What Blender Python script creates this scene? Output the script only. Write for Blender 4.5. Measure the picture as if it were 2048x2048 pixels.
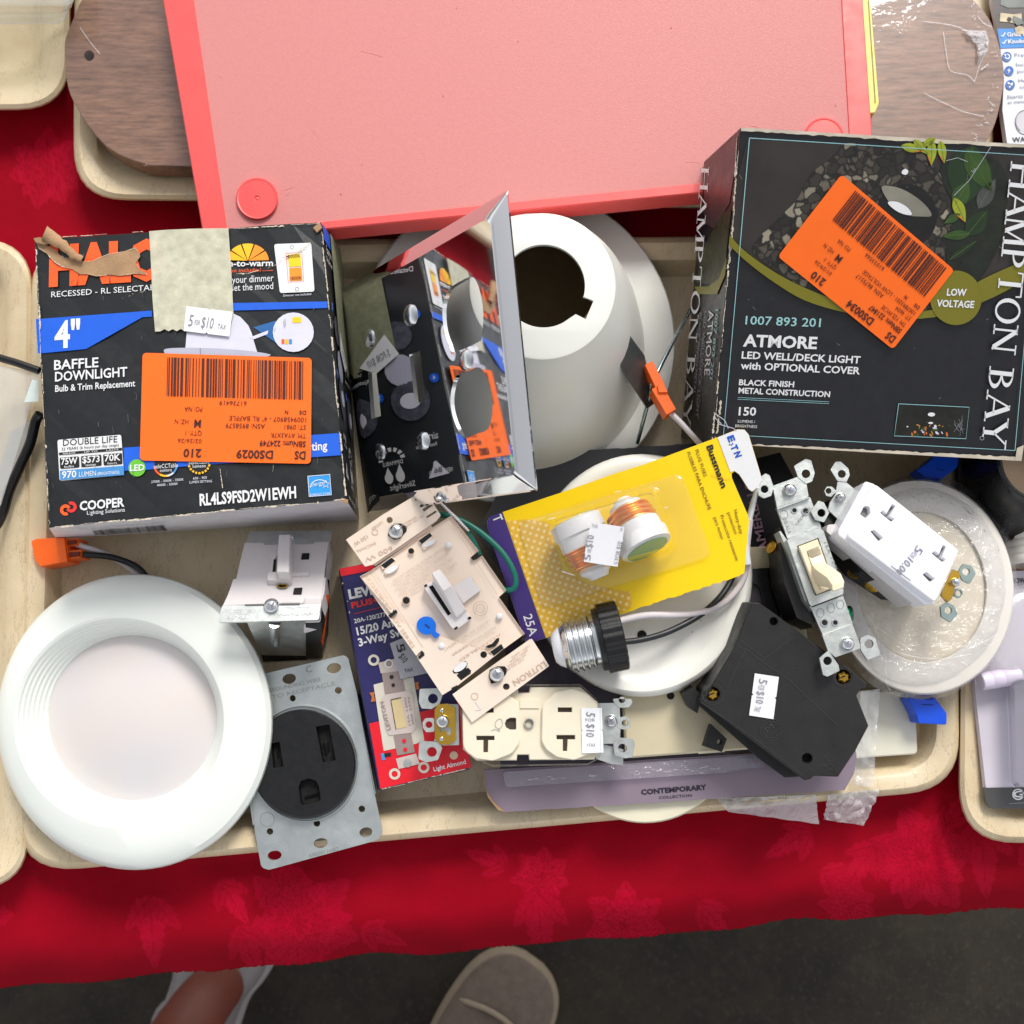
import bpy, bmesh, math, random
from mathutils import Vector, Matrix, noise
from mathutils.geometry import tessellate_polygon

for o in list(bpy.data.objects):
    bpy.data.objects.remove(o)
sc = bpy.context.scene
COL = sc.collection
random.seed(7)

# ------------------------------------------------------------------ camera
FPX = 1893.0                      # focal length in pixels of the 2048 px photograph
PITCH = math.atan(326.0 / FPX)    # the phone is tipped a little away from the table edge
CAMH = 0.53                       # camera height over the tablecloth (z = 0), metres
cam_d = bpy.data.cameras.new('camera')
cam = bpy.data.objects.new('camera', cam_d)
COL.objects.link(cam)
cam.location = (0, 0, CAMH)
cam.rotation_euler = (PITCH, 0, 0)
cam_d.sensor_width = 36.0
cam_d.lens = 36.0 * FPX / 2048.0
cam_d.clip_start = 0.01
cam_d.clip_end = 100.0
cam_d.dof.use_dof = True
cam_d.dof.focus_distance = 0.475
cam_d.dof.aperture_fstop = 13.0
sc.camera = cam

# ------------------------------------------------------------------ light
SUN_DIR = Vector((0.30, 0.95, 0.0)).normalized()
SUN_EL = math.radians(42)
w = bpy.data.worlds.new('World')
sc.world = w
w.use_nodes = True
nt = w.node_tree
bg = nt.nodes['Background']
sky = nt.nodes.new('ShaderNodeTexSky')
sky.sky_type = 'NISHITA'
sky.sun_disc = False
sky.sun_elevation = SUN_EL
sky.sun_rotation = math.atan2(SUN_DIR.x, SUN_DIR.y)
hs = nt.nodes.new('ShaderNodeHueSaturation')
hs.inputs['Saturation'].default_value = 0.12
nt.links.new(sky.outputs[0], hs.inputs['Color'])
nt.links.new(hs.outputs[0], bg.inputs['Color'])
bg.inputs['Strength'].default_value = 0.115
sd = bpy.data.lights.new('sun', 'SUN')
sd.energy = 1.5
sd.angle = math.radians(20)
sd.color = (1.0, 0.96, 0.89)
sun = bpy.data.objects.new('sun', sd)
COL.objects.link(sun)
sun.location = (0.5, 2, 2)
dvec = Vector((SUN_DIR.x * math.cos(SUN_EL), SUN_DIR.y * math.cos(SUN_EL), math.sin(SUN_EL)))
sun.rotation_euler = (-dvec).to_track_quat('-Z', 'Y').to_euler()
sc.view_settings.view_transform = 'Standard'
sc.view_settings.look = 'None'
sc.view_settings.exposure = 0.86
sc.view_settings.gamma = 1.0
sc.view_settings.use_curve_mapping = False
sc.render.engine = 'CYCLES'
sc.cycles.use_denoising = True
sc.cycles.max_bounces = 10
sc.cycles.transparent_max_bounces = 16
sc.cycles.caustics_reflective = False
sc.cycles.caustics_refractive = False
sc.cycles.sample_clamp_indirect = 6.0

# ------------------------------------------------------------------ helpers: pixels to places
CAM = Vector((0, 0, CAMH))
FW = Vector((0, math.sin(PITCH), -math.cos(PITCH)))
RT = Vector((1, 0, 0))
UP = Vector((0, math.cos(PITCH), math.sin(PITCH)))


def ray(px, py):
    return FW * FPX + RT * (px - 1024.0) + UP * (1024.0 - py)


def P(px, py, z):
    d = ray(px, py)
    return CAM + d * ((z - CAMH) / d.z)


class Pl:
    """the plane of a flat face; pt() finds where a sight line meets it"""
    def __init__(s, a, b, c):
        A, B, C_ = (q if isinstance(q, Vector) else P(*q) for q in (a, b, c))
        s.o = A
        s.n = (B - A).cross(C_ - A).normalized()
        if s.n.dot(CAM - A) < 0:
            s.n = -s.n

    def pt(s, px, py, h=0.0):
        d = ray(px, py)
        o = s.o + s.n * h
        return CAM + d * ((o - CAM).dot(s.n) / d.dot(s.n))


def flat(z):
    return Pl((900, 900, z), (1100, 900, z), (1000, 1100, z))


def rg(x0, y0, s):
    """reads points measured in an enlarged view of the photograph: offset and scale back to its pixels"""
    def f(*q):
        if isinstance(q[0], (int, float)):
            return (x0 + q[0] * s, y0 + q[1] * s)
        r = [(x0 + p[0] * s, y0 + p[1] * s) for p in q]
        return r[0] if len(r) == 1 else r
    return f


ZA = rg(0, 0, .3623); ZB = rg(600, 350, .3623); ZC = rg(1300, 0, .3872); ZD = rg(0, 440, .3727)
ZE = rg(1348, 500, .3623); ZF = rg(0, 1000, .3882); ZG = rg(680, 980, .2588); ZH = rg(950, 840, .31056)
ZI = rg(1500, 880, .2847); ZJ = rg(850, 1300, .31056); ZK = rg(1348, 1180, .3623); ZL = rg(0, 1500, .5694)
ZM = rg(400, 1040, .20704); ZN = rg(480, 1300, .2588); ZO = rg(1848, 0, .15528); ZP = rg(1748, 900, .44)
ZQ = rg(0, 480, .321); ZR = rg(650, 900, .2329); ZS = rg(1350, 980, .2174); ZT = rg(1250, 550, .2588)
ZU = rg(0, 0, .1553)


def el(cx, cy, rx, ry=None, rot=0.0, n=32, a0=0.0, a1=360.0):
    ry = rx if ry is None else ry
    c, s_ = math.cos(math.radians(rot)), math.sin(math.radians(rot))
    full = abs(a1 - a0) >= 360
    out = []
    for i in range(n if full else n + 1):
        a = math.radians(a0 + (a1 - a0) * i / n)
        x, y = rx * math.cos(a), ry * math.sin(a)
        out.append((cx + x * c - y * s_, cy + x * s_ + y * c))
    return out


def zel(Z, cx, cy, rx, ry=None, rot=0.0, n=24, **k):
    return Z(*el(cx, cy, rx, ry, rot, n, **k))


def rp(pts, r, n=5):
    """round the corners of a polygon; r in the polygon's own units, one number or one per corner"""
    out = []
    N = len(pts)
    for i in range(N):
        p0, p1, p2 = (Vector(pts[(i + k - 1) % N][:2]) for k in range(3))
        rr = r[i] if isinstance(r, (list, tuple)) else r
        a, b = p0 - p1, p2 - p1
        la, lb = a.length, b.length
        if rr <= 0 or la < 1e-9 or lb < 1e-9:
            out.append(tuple(p1)); continue
        a, b = a / la, b / lb
        ang = math.acos(max(-1, min(1, a.dot(b))))
        if ang > 3.05:
            out.append(tuple(p1)); continue
        d = min(rr / math.tan(ang / 2), la * .49, lb * .49)
        q0, q1 = p1 + a * d, p1 + b * d
        for k in range(n + 1):
            t = k / n
            q = q0 * (1 - t) ** 2 + p1 * 2 * t * (1 - t) + q1 * t * t
            out.append((q.x, q.y))
    return out


def inset(pts, d):
    """shift every edge of a polygon inwards by d"""
    N = len(pts)
    ar = sum(pts[i][0] * pts[(i + 1) % N][1] - pts[(i + 1) % N][0] * pts[i][1] for i in range(N))
    sg = 1 if ar > 0 else -1
    out = []
    for i in range(N):
        p0, p1, p2 = (Vector(pts[(i + k - 1) % N][:2]) for k in range(3))
        e0, e1 = (p1 - p0), (p2 - p1)
        if e0.length < 1e-9: e0 = e1
        if e1.length < 1e-9: e1 = e0
        n0 = Vector((-e0.y, e0.x)).normalized() * sg
        n1 = Vector((-e1.y, e1.x)).normalized() * sg
        m = (n0 + n1)
        m = m / max(m.length_squared, .3) * 2 if m.length > 1e-6 else n0
        q = p1 + m * d
        out.append((q.x, q.y))
    return out


def cat(pts, n=6, closed=False):
    """a smooth curve through points (2D or 3D)"""
    pts = [Vector(p) for p in pts]
    N = len(pts)
    out = []
    rng = range(N) if closed else range(N - 1)
    for i in rng:
        if closed:
            a, b, c, d = (pts[(i + k - 1) % N] for k in range(4))
        else:
            a, b, c, d = pts[max(i - 1, 0)], pts[i], pts[i + 1], pts[min(i + 2, N - 1)]
        for k in range(n):
            t = k / n
            out.append(.5 * ((2 * b) + (c - a) * t + (2 * a - 5 * b + 4 * c - d) * t * t + (3 * b - a - 3 * c + d) * t ** 3))
    if not closed:
        out.append(pts[-1])
    return out


def jag(a, b, n, amp, seed=0):
    """a ragged line from a to b (pixels)"""
    rn = random.Random(seed)
    a, b = Vector(a), Vector(b)
    d = b - a
    nn = Vector((-d.y, d.x)).normalized()
    return [tuple(a + d * (i / n) + nn * (rn.uniform(-amp, amp) if 0 < i < n else 0)) for i in range(n + 1)]


# ------------------------------------------------------------------ helpers: materials
def lin(c):
    c = c / 255.0
    return c / 12.92 if c <= .04045 else ((c + .055) / 1.055) ** 2.4


def rgb(c, k=1.0):
    return tuple(min(1, lin(v) * k) for v in c) + (1.0,)


_M = {}


def nodes(name):
    m = bpy.data.materials.new(name)
    m.use_nodes = True
    return m, m.node_tree, m.node_tree.nodes['Principled BSDF']


def coords(t, scale=(1, 1, 1), rot=(0, 0, 0)):
    tc = t.nodes.new('ShaderNodeTexCoord')
    mp = t.nodes.new('ShaderNodeMapping')
    mp.inputs['Scale'].default_value = scale
    mp.inputs['Rotation'].default_value = rot
    t.links.new(tc.outputs['Object'], mp.inputs['Vector'])
    return mp.outputs[0]


def ramp(t, fac, stops):
    r = t.nodes.new('ShaderNodeValToRGB')
    while len(r.color_ramp.elements) < len(stops):
        r.color_ramp.elements.new(.5)
    for e, (p, c) in zip(r.color_ramp.elements, stops):
        e.position = p
        e.color = c if len(c) == 4 else tuple(c) + (1,)
    t.links.new(fac, r.inputs[0])
    return r.outputs[0]


def noi(t, vec, scale, detail=3, rough=.55):
    n = t.nodes.new('ShaderNodeTexNoise')
    n.inputs['Scale'].default_value = scale
    n.inputs['Detail'].default_value = detail
    n.inputs['Roughness'].default_value = rough
    t.links.new(vec, n.inputs['Vector'])
    return n.outputs['Fac']


def mixc(t, fac, a, b):
    m = t.nodes.new('ShaderNodeMix')
    m.data_type = 'RGBA'
    for s_, v in ((0, fac), (6, a), (7, b)):
        if isinstance(v, (int, float)):
            m.inputs[s_].default_value = v
        elif isinstance(v, tuple):
            m.inputs[s_].default_value = v
        else:
            t.links.new(v, m.inputs[s_])
    return m.outputs[2]


def bump(t, b, h, strength, dist=.001):
    n = t.nodes.new('ShaderNodeBump')
    n.inputs['Strength'].default_value = strength
    n.inputs['Distance'].default_value = dist
    t.links.new(h, n.inputs['Height'])
    t.links.new(n.outputs[0], b.inputs['Normal'])


def M(name, c, rough=.5, metal=0.0, k=1.0, var=.06, vs=90.0, bs=0.0, bsc=900.0, dirt=0.0, dirtc=(60, 50, 40), coat=0.0, sss=0.0, spec=.5):
    """a plain procedural material: base colour with slight mottling, optional fine bump, optional specks"""
    if name in _M:
        return _M[name]
    m, t, b = nodes(name)
    v = coords(t)
    col = rgb(c, k)
    f = noi(t, v, vs, 4)
    lo = tuple(x * (1 - var) for x in col[:3]) + (1,)
    hi = tuple(min(1, x * (1 + var)) for x in col[:3]) + (1,)
    out = ramp(t, f, [(.3, lo), (.7, hi)])
    if dirt > 0:
        d = noi(t, v, 420, 5, .7)
        d2 = ramp(t, d, [(.74 - dirt * .12, (0, 0, 0)), (.78, (1, 1, 1))])
        out = mixc(t, d2, out, rgb(dirtc))
    t.links.new(out, b.inputs['Base Color'])
    b.inputs['Roughness'].default_value = rough
    b.inputs['Metallic'].default_value = metal
    b.inputs['Specular IOR Level'].default_value = spec
    if rough > .08 and rough < .9:
        r2 = ramp(t, noi(t, v, vs * 2.3, 4), [(.3, (rough * .82,) * 3), (.7, (min(1, rough * 1.2),) * 3)])
        t.links.new(r2, b.inputs['Roughness'])
    if coat:
        b.inputs['Coat Weight'].default_value = coat
        b.inputs['Coat Roughness'].default_value = .12
    if sss:
        b.inputs['Subsurface Weight'].default_value = sss
        b.inputs['Subsurface Radius'].default_value = (.004, .003, .002)
        b.inputs['Subsurface Scale'].default_value = 1.0
    if bs:
        bump(t, b, noi(t, v, bsc, 4), bs, .0006)
    _M[name] = m
    return m


def FILM(name, tint=(1, 1, 1), white=.06, gloss=.25, wr=60.0, rough=.12, ws=.9):
    """thin clear plastic: mostly see-through, a glossy wrinkled sheen and a little milkiness"""
    if name in _M:
        return _M[name]
    m, t, b = nodes(name)
    t.nodes.remove(b)
    out = t.nodes['Material Output']
    v = coords(t)
    tr = t.nodes.new('ShaderNodeBsdfTransparent'); tr.inputs[0].default_value = tuple(tint) + (1,)
    gl = t.nodes.new('ShaderNodeBsdfGlossy'); gl.inputs['Roughness'].default_value = rough
    gl.inputs['Color'].default_value = (.95, .96, 1, 1)
    df = t.nodes.new('ShaderNodeBsdfDiffuse'); df.inputs[0].default_value = (.85, .85, .87, 1)
    n = noi(t, v, wr, 4, .6)
    bp = t.nodes.new('ShaderNodeBump'); bp.inputs['Strength'].default_value = ws; bp.inputs['Distance'].default_value = .004
    t.links.new(n, bp.inputs['Height'])
    t.links.new(bp.outputs[0], gl.inputs['Normal'])
    lw = t.nodes.new('ShaderNodeLayerWeight'); lw.inputs['Blend'].default_value = .5
    t.links.new(bp.outputs[0], lw.inputs['Normal'])
    pw = t.nodes.new('ShaderNodeMath'); pw.operation = 'POWER'; pw.inputs[1].default_value = 3.0
    t.links.new(lw.outputs['Facing'], pw.inputs[0])
    ad = t.nodes.new('ShaderNodeMath'); ad.operation = 'MULTIPLY_ADD'
    t.links.new(pw.outputs[0], ad.inputs[0]); ad.inputs[1].default_value = .7; ad.inputs[2].default_value = .03 + gloss * .05
    m1 = t.nodes.new('ShaderNodeMixShader'); m1.inputs[0].default_value = white
    t.links.new(tr.outputs[0], m1.inputs[1]); t.links.new(df.outputs[0], m1.inputs[2])
    m2 = t.nodes.new('ShaderNodeMixShader')
    t.links.new(ad.outputs[0], m2.inputs[0]); t.links.new(m1.outputs[0], m2.inputs[1]); t.links.new(gl.outputs[0], m2.inputs[2])
    t.links.new(m2.outputs[0], out.inputs['Surface'])
    _M[name] = m
    return m


# ------------------------------------------------------------------ helpers: meshes
class MB:
    def __init__(s):
        s.v, s.f, s.mi, s.mats = [], [], [], []

    def mat(s, m):
        if m not in s.mats:
            s.mats.append(m)
        return s.mats.index(m)

    def add(s, vs, fs, m):
        k = len(s.v)
        i = s.mat(m)
        s.v += [Vector(v) for v in vs]
        for f in fs:
            s.f.append([a + k for a in f]); s.mi.append(i)

    def poly(s, pts3, m, holes=()):
        loops = [list(pts3)] + [list(h) for h in holes]
        allv = [v for l in loops for v in l]
        if len(loops) == 1 and len(allv) <= 4:
            s.add(allv, [list(range(len(allv)))], m); return
        tris = tessellate_polygon(loops)
        s.add(allv, [list(t_) for t_ in tris if len(set(t_)) == 3], m)

    def decal(s, pl, pts, m, h=.0002, holes=()):
        s.poly([pl.pt(x, y, h) for x, y in pts], m, [[pl.pt(x, y, h) for x, y in q] for q in holes])

    def prism(s, pl, pts, t, m, h=0.0, holes=(), side=None, shift=None, ch=0.0):
        """a slab whose top outline is seen at pts; it goes t down along the plane's normal; ch: edge chamfer in pixels"""
        sh = shift if shift is not None else -pl.n * t
        loops = [pts] + list(holes)
        side = side or m
        tops = []
        for j, q in enumerate(loops):
            if ch:
                top = [pl.pt(x, y, h) for x, y in inset(q, ch if j == 0 else -ch * .6)]
                edge = [pl.pt(x, y, h) - pl.n * (ch * .00025) for x, y in q]
            else:
                top = [pl.pt(x, y, h) for x, y in q]
                edge = top
            bot = [e + sh for e in edge]
            tops.append((top, bot))
            n = len(q)
            if ch:
                s.add(top + edge, [[i, (i + 1) % n, n + (i + 1) % n, n + i] for i in range(n)], m)
            s.add(edge + bot, [[i, (i + 1) % n, n + (i + 1) % n, n + i] for i in range(n)], side)
        s.poly(tops[0][0], m, [a for a, b in tops[1:]])
        s.poly(tops[0][1], side, [b for a, b in tops[1:]])

    def loft(s, loops, m, cap0=False, cap1=False, closed=True):
        n = len(loops[0])
        vs = [v for l in loops for v in l]
        fs = []
        for k in range(len(loops) - 1):
            for i in range(n if closed else n - 1):
                j = (i + 1) % n
                fs.append([k * n + i, k * n + j, (k + 1) * n + j, (k + 1) * n + i])
        s.add(vs, fs, m)
        if cap0: s.poly(loops[0], m)
        if cap1: s.poly(loops[-1], m)

    def tube(s, pts, r, m, n=10, caps=True, sm=6):
        pts = cat(pts, sm) if sm else [Vector(p) for p in pts]
        N = len(pts)
        rad = r if callable(r) else (lambda t: r)
        tn = [(pts[min(i + 1, N - 1)] - pts[max(i - 1, 0)]).normalized() for i in range(N)]
        a = Vector((0, 0, 1))
        if abs(tn[0].dot(a)) > .9: a = Vector((0, 1, 0))
        x = (a - tn[0] * a.dot(tn[0])).normalized()
        loops = []
        for i in range(N):
            x = (x - tn[i] * x.dot(tn[i])).normalized()
            y = tn[i].cross(x)
            rr = rad(i / (N - 1))
            loops.append([pts[i] + (x * math.cos(2 * math.pi * k / n) + y * math.sin(2 * math.pi * k / n)) * rr for k in range(n)])
        s.loft(loops, m, caps, caps)

    def lathe(s, o, axis, prof, m, n=28, cap0=True, cap1=True, rfun=None):
        """prof: (distance along the axis, radius)"""
        axis = axis.normalized()
        a = Vector((0, 0, 1))
        if abs(axis.dot(a)) > .9: a = Vector((0, 1, 0))
        x = (a - axis * a.dot(axis)).normalized()
        y = axis.cross(x)
        loops = []
        for d, r in prof:
            loops.append([o + axis * d + (x * math.cos(2 * math.pi * k / n) + y * math.sin(2 * math.pi * k / n)) * (r * (rfun(k / n, d) if rfun else 1)) for k in range(n)])
        s.loft(loops, m, cap0, cap1)

    def grid(s, fn, nu, nv, m):
        vs = [fn(i / nu, j / nv) for j in range(nv + 1) for i in range(nu + 1)]
        fs = [[j * (nu + 1) + i, j * (nu + 1) + i + 1, (j + 1) * (nu + 1) + i + 1, (j + 1) * (nu + 1) + i] for j in range(nv) for i in range(nu)]
        s.add(vs, fs, m)

    def hexa(s, top, bot, m, side=None):
        side = side or m
        s.add(top, [[0, 1, 2, 3]], m)
        s.add(bot, [[3, 2, 1, 0]], side)
        s.add(top + bot, [[i, (i + 1) % 4, 4 + (i + 1) % 4, 4 + i] for i in range(4)], side)


def obj(name, mb, root=None, parent=None, smooth=None, bevel=0.0, seg=2, off=None):
    """link a mesh builder as ONE mesh object, a child of parent (or of root)"""
    me = bpy.data.meshes.new(name)
    off = off if off is not None else (root.location if root is not None else Vector())
    me.from_pydata([tuple(v - off) for v in mb.v], [], mb.f)
    for m in mb.mats: me.materials.append(m)
    me.polygons.foreach_set('material_index', mb.mi)
    bm = bmesh.new(); bm.from_mesh(me)
    bmesh.ops.remove_doubles(bm, verts=bm.verts, dist=1e-6)
    bmesh.ops.recalc_face_normals(bm, faces=bm.faces)
    bm.to_mesh(me); bm.free()
    if smooth is not None:
        me.polygons.foreach_set('use_smooth', [True] * len(me.polygons))
        me.set_sharp_from_angle(angle=math.radians(smooth))
    o = bpy.data.objects.new(name, me)
    COL.objects.link(o)
    p = parent if parent is not None else root
    if p is not None: o.parent = p
    if bevel:
        bv = o.modifiers.new('bevel', 'BEVEL')
        bv.width = bevel; bv.segments = seg; bv.limit_method = 'ANGLE'; bv.angle_limit = math.radians(40)
    return o


def thing(name, label, cat_, base, group=None):
    o = bpy.data.objects.new(name, None)
    COL.objects.link(o)
    o.location = base if isinstance(base, Vector) else P(*base)
    o.empty_display_size = .02
    o['label'] = label; o['category'] = cat_
    if group: o['group'] = group
    return o


def tag(o, label, cat_, group=None):
    o['label'] = label; o['category'] = cat_
    if group: o['group'] = group
    return o


def lone(name, mb, label, cat_, base, group=None, **k):
    """a thing that is one mesh"""
    b = P(*base)
    o = obj(name, mb, off=b, **k)
    o.location = b
    return tag(o, label, cat_, group)


_T = {}


def glyphs(s_, bold):
    key = (s_, bold)
    if key not in _T:
        c = bpy.data.curves.new('t', 'FONT')
        c.body = s_; c.resolution_u = 2; c.offset = bold
        o = bpy.data.objects.new('t', c)
        me = bpy.data.meshes.new_from_object(o)
        vs = [v.co.copy() for v in me.vertices]
        fs = [list(p.vertices) for p in me.polygons]
        bpy.data.objects.remove(o); bpy.data.curves.remove(c); bpy.data.meshes.remove(me)
        _T[key] = (vs, fs)
    return _T[key]


CAPH = max(v.y for v in glyphs('H', 0.0)[0])


def text3(mb, s_, A, B, n, cap, m, bold=0.0, shear=0.0):
    """letters on a surface: baseline from A to B (3D), normal n, capital height cap in metres"""
    vs, fs = glyphs(s_, bold)
    if not vs: return
    x0, x1 = min(v.x for v in vs), max(v.x for v in vs)
    u = B - A
    L = u.length
    u.normalize()
    v_ = n.cross(u).normalized()
    kx, ky = L / (x1 - x0), cap / CAPH
    mb.add([A + u * ((v.x - x0) * kx) + v_ * (v.y * ky) + u * (v.y * ky * shear) for v in vs], fs, m)


def text(mb, pl, s_, A, B, cap, m, h=.0003, bold=0.0, shear=0.0):
    """letters on plane pl; A, B, cap in pixels"""
    a, b = pl.pt(A[0], A[1], h), pl.pt(B[0], B[1], h)
    d = Vector((B[0] - A[0], B[1] - A[1]))
    q = Vector((-d.y, d.x)).normalized() * cap
    c = (pl.pt(A[0] + q.x, A[1] + q.y, h) - a).length
    text3(mb, s_, a, b, pl.n, c, m, bold, shear)


def ztext(mb, pl, Z, s_, A, B, cap, m, **k):
    A2, B2 = Z(A), Z(B)
    f = (Vector(Z((1, 0))) - Vector(Z((0, 0)))).length
    text(mb, pl, s_, A2, B2, cap * f, m, **k)


def line(mb, pl, pts, wd, m, h=.0003):
    """a painted stroke of width wd pixels"""
    pts = [Vector(p[:2]) for p in pts]
    N = len(pts)
    L, R = [], []
    for i in range(N):
        t_ = (pts[min(i + 1, N - 1)] - pts[max(i - 1, 0)]).normalized()
        q = Vector((-t_.y, t_.x)) * wd / 2
        L.append(pl.pt(*(pts[i] + q), h)); R.append(pl.pt(*(pts[i] - q), h))
    mb.add(L + R, [[i, i + 1, N + i + 1, N + i] for i in range(N - 1)], m)


def scuff(mb, pl, a, b, wd, m, seed, h=.0004, dens=1.0):
    """worn paper showing along a box edge: ragged slivers of all sizes"""
    rn = random.Random(seed)
    a, b = Vector(a), Vector(b)
    L = (b - a).length
    d = (b - a) / L
    q = Vector((-d.y, d.x))
    t_ = 0.0
    while t_ < L:
        ln = rn.choice((3, 5, 8, 14, 26, 40)) * rn.uniform(.6, 1.3)
        if rn.random() < dens:
            n = max(2, int(ln / 2.5))
            kw = wd * rn.choice((.25, .4, .6, 1.0)); off = rn.uniform(-.25, .25) * wd
            up = [a + d * min(L, t_ + ln * i / n) + q * (off + kw * rn.uniform(.1, .6)) for i in range(n + 1)]
            dn = [a + d * min(L, t_ + ln * i / n) + q * (off - kw * rn.uniform(.1, .5)) for i in range(n + 1)]
            dn[0] = up[0]; dn[-1] = up[-1]
            mb.decal(pl, [tuple(p) for p in up + dn[-2:0:-1]], m, h)
        t_ += ln * rn.uniform(.45, 1.15)


def bil(q, u, v):
    """a point in a pixel quad q = BL, BR, TR, TL"""
    a = [Vector(p) for p in q]
    r = (a[0] * (1 - u) + a[1] * u) * (1 - v) + (a[3] * (1 - u) + a[2] * u) * v
    return (r.x, r.y)


def screw(mb, pl, px, r, m, h=.0, slot=None, hgt=.0016, rot=20):
    """a domed screw head with a cross slot; px pixels, r pixels"""
    c = pl.pt(px[0], px[1], h)
    R = (pl.pt(px[0] + r, px[1], h) - c).length
    mb.lathe(c - pl.n * .002, pl.n, [(0, R), (.002 + hgt * .35, R), (.002 + hgt * .8, R * .8), (.002 + hgt, R * .4), (.002 + hgt * 1.03, R * .05)], m, 18)
    if slot:
        for k in (0, 90):
            a = math.radians(rot + k)
            d = Vector((math.cos(a), math.sin(a))) * r * .62
            q = Vector((-d.y, d.x)).normalized() * r * .13
            pp = [Vector(px) + d + q, Vector(px) + d - q, Vector(px) - d - q, Vector(px) - d + q]
            mb.decal(pl, [tuple(p) for p in pp], slot, h + hgt * 1.12)


def tab(mb, pl, Z, outline, hole, r, m, t=.0012, h=0.0, rnd=8):
    """a metal ear with a hole through it"""
    mb.prism(pl, Z(*rp(outline, rnd, 3)), t, m, h, [Z(*el(hole[0], hole[1], r, r, 0, 16))])

# ================================================================== materials shared by several things
WHITE = M('white_plastic', (236, 236, 234), .38, var=.03, sss=.0)
PAPER = M('white_paper', (232, 232, 236), .7, var=.03)
PRINTW = M('white_print', (226, 226, 228), .55, var=.03)
INK = M('black_print', (22, 20, 22), .5)
FADED = M('faded_grey_print', (128, 128, 138), .6)
BLACKP = M('black_plastic', (15, 15, 17), .36, var=.2, bs=.15)
DARK = M('dark_recess', (12, 11, 10), .8)
STEEL = M('zinc_steel', (206, 210, 207), .38, .85, var=.12, vs=160, bs=.12)
STEELB = M('bright_steel', (215, 218, 220), .2, 1.0, var=.08)
BRASS = M('brass', (214, 170, 70), .26, 1.0, var=.12)
ORANGE = M('orange_connector', (255, 104, 16), .4, var=.05)
LABEL = M('orange_label_paper', (252, 106, 0), .6, var=.03)
LABINK = M('label_ink', (74, 22, 8), .6)
ALMOND = M('light_almond_plastic', (232, 221, 203), .36, var=.03)
WIREW = M('white_wire', (214, 206, 210), .4)
WIREB = M('black_wire', (30, 33, 36), .38)
GREENW = M('green_wire', (0, 104, 88), .36)
KRAFT = M('torn_cardboard', (166, 132, 98), .9, var=.18, bs=.5)
SCUFF = M('worn_paper_edge', (206, 194, 176), .85, var=.2)
BLUEINK = M('blue_print', (12, 92, 214), .45, var=.05)
CLEAR = FILM('clear_film', white=.05)

# ------------------------------------------------------------------ the setting
m, t, b = nodes('dark_tarmac')
v = coords(t)
gc = ramp(t, noi(t, v, 9, 9, .72), [(.3, rgb((22, 18, 13))), (.5, rgb((38, 32, 24))), (.72, rgb((58, 49, 36)))])
t.links.new(mixc(t, ramp(t, noi(t, v, 160, 3, .7), [(.55, (0, 0, 0)), (.75, (.6, .6, .6))]), gc, rgb((74, 65, 50))), b.inputs['Base Color'])
b.inputs['Roughness'].default_value = .9
bump(t, b, noi(t, v, 300, 4), .5, .003)
g = MB()
g.add([(-4, -4, -.74), (4, -4, -.74), (4, 4, -.74), (-4, 4, -.74)], [[0, 1, 2, 3]], m)
o = obj('ground', g); o['kind'] = 'structure'

# ------------------------------------------------------------------ folding table under the cloth
tm = M('table_laminate', (120, 112, 100), .5)
tb = thing('folding_table', 'folding table standing under the crimson tablecloth', 'table', Vector((0, .1, -.74)))
q = MB()
fr = [P(-900, 1900, 0), P(2950, 1640, 0), P(2950, -700, 0), P(-900, -700, 0)]
q.hexa([p + Vector((0, .012, -.006)) for p in fr], [p + Vector((0, .012, -.03)) for p in fr], tm)
obj('tabletop', q, tb)
for p in fr:
    q = MB(); c = p * .86
    q.tube([Vector((c.x, c.y + .03, -.03)), Vector((c.x, c.y + .03, -.74))], .014, STEEL, sm=0)
    obj('leg', q, tb)


# ------------------------------------------------------------------ tablecloth with woven flowers
def petal(u, v, L, W):
    """value of one woven petal at local (u along, v across): bright flesh, dark veins, 0 outside"""
    if u <= 0 or u >= L: return None
    f = u / L
    hw = W * .5 * math.sin(math.pi * f ** .75) ** .8 * (1 + .10 * math.sin(u * .33) + .06 * math.sin(u * .9))
    if abs(v) > hw: return None
    if hw - abs(v) < 1.6: return .25
    if abs(v) < 1.3 * (1 - f) + .5: return .2
    if ((u - abs(v) * 1.3) % 11) < 2.0: return .45
    return 1.0


def build_pattern():
    """every petal and leaf of the woven pattern: x, y, length, width, angle, brightness"""
    rn = random.Random(11)
    out = []
    for cx, cy, R, ph in FLOWERS:
        for k, (rr, n, br) in enumerate(((1.25, 7, .75), (1.0, 8, 1.0), (.68, 7, .8), (.4, 6, 1.0), (.2, 5, .6))):
            for i in range(n):
                a = ph + k * .4 + i * 2 * math.pi / n + rn.uniform(-.15, .15)
                out.append((cx, cy, R * rr * rn.uniform(.85, 1.12), R * rr * .62, a, br))
    for lx, ly, L, ang in LEAVES:
        out.append((lx, ly, L, L * .36, ang, .9))
        out.append((lx + 4, ly, L * .6, L * .26, ang + .7, .7)); out.append((lx, ly + 4, L * .6, L * .26, ang - .7, .7))
    return out


def damask(px, py):
    """1 where the woven flower pattern lies"""
    val = 0.0
    for cx, cy, L, W, ang, br in PATTERN:
        dx, dy = px - cx, py - cy
        if dx * dx + dy * dy > L * L: continue
        ca, sa = math.cos(ang), math.sin(ang)
        p = petal(dx * ca + dy * sa, -dx * sa + dy * ca, L, W)
        if p is not None: val = p * br
    return val


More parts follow.
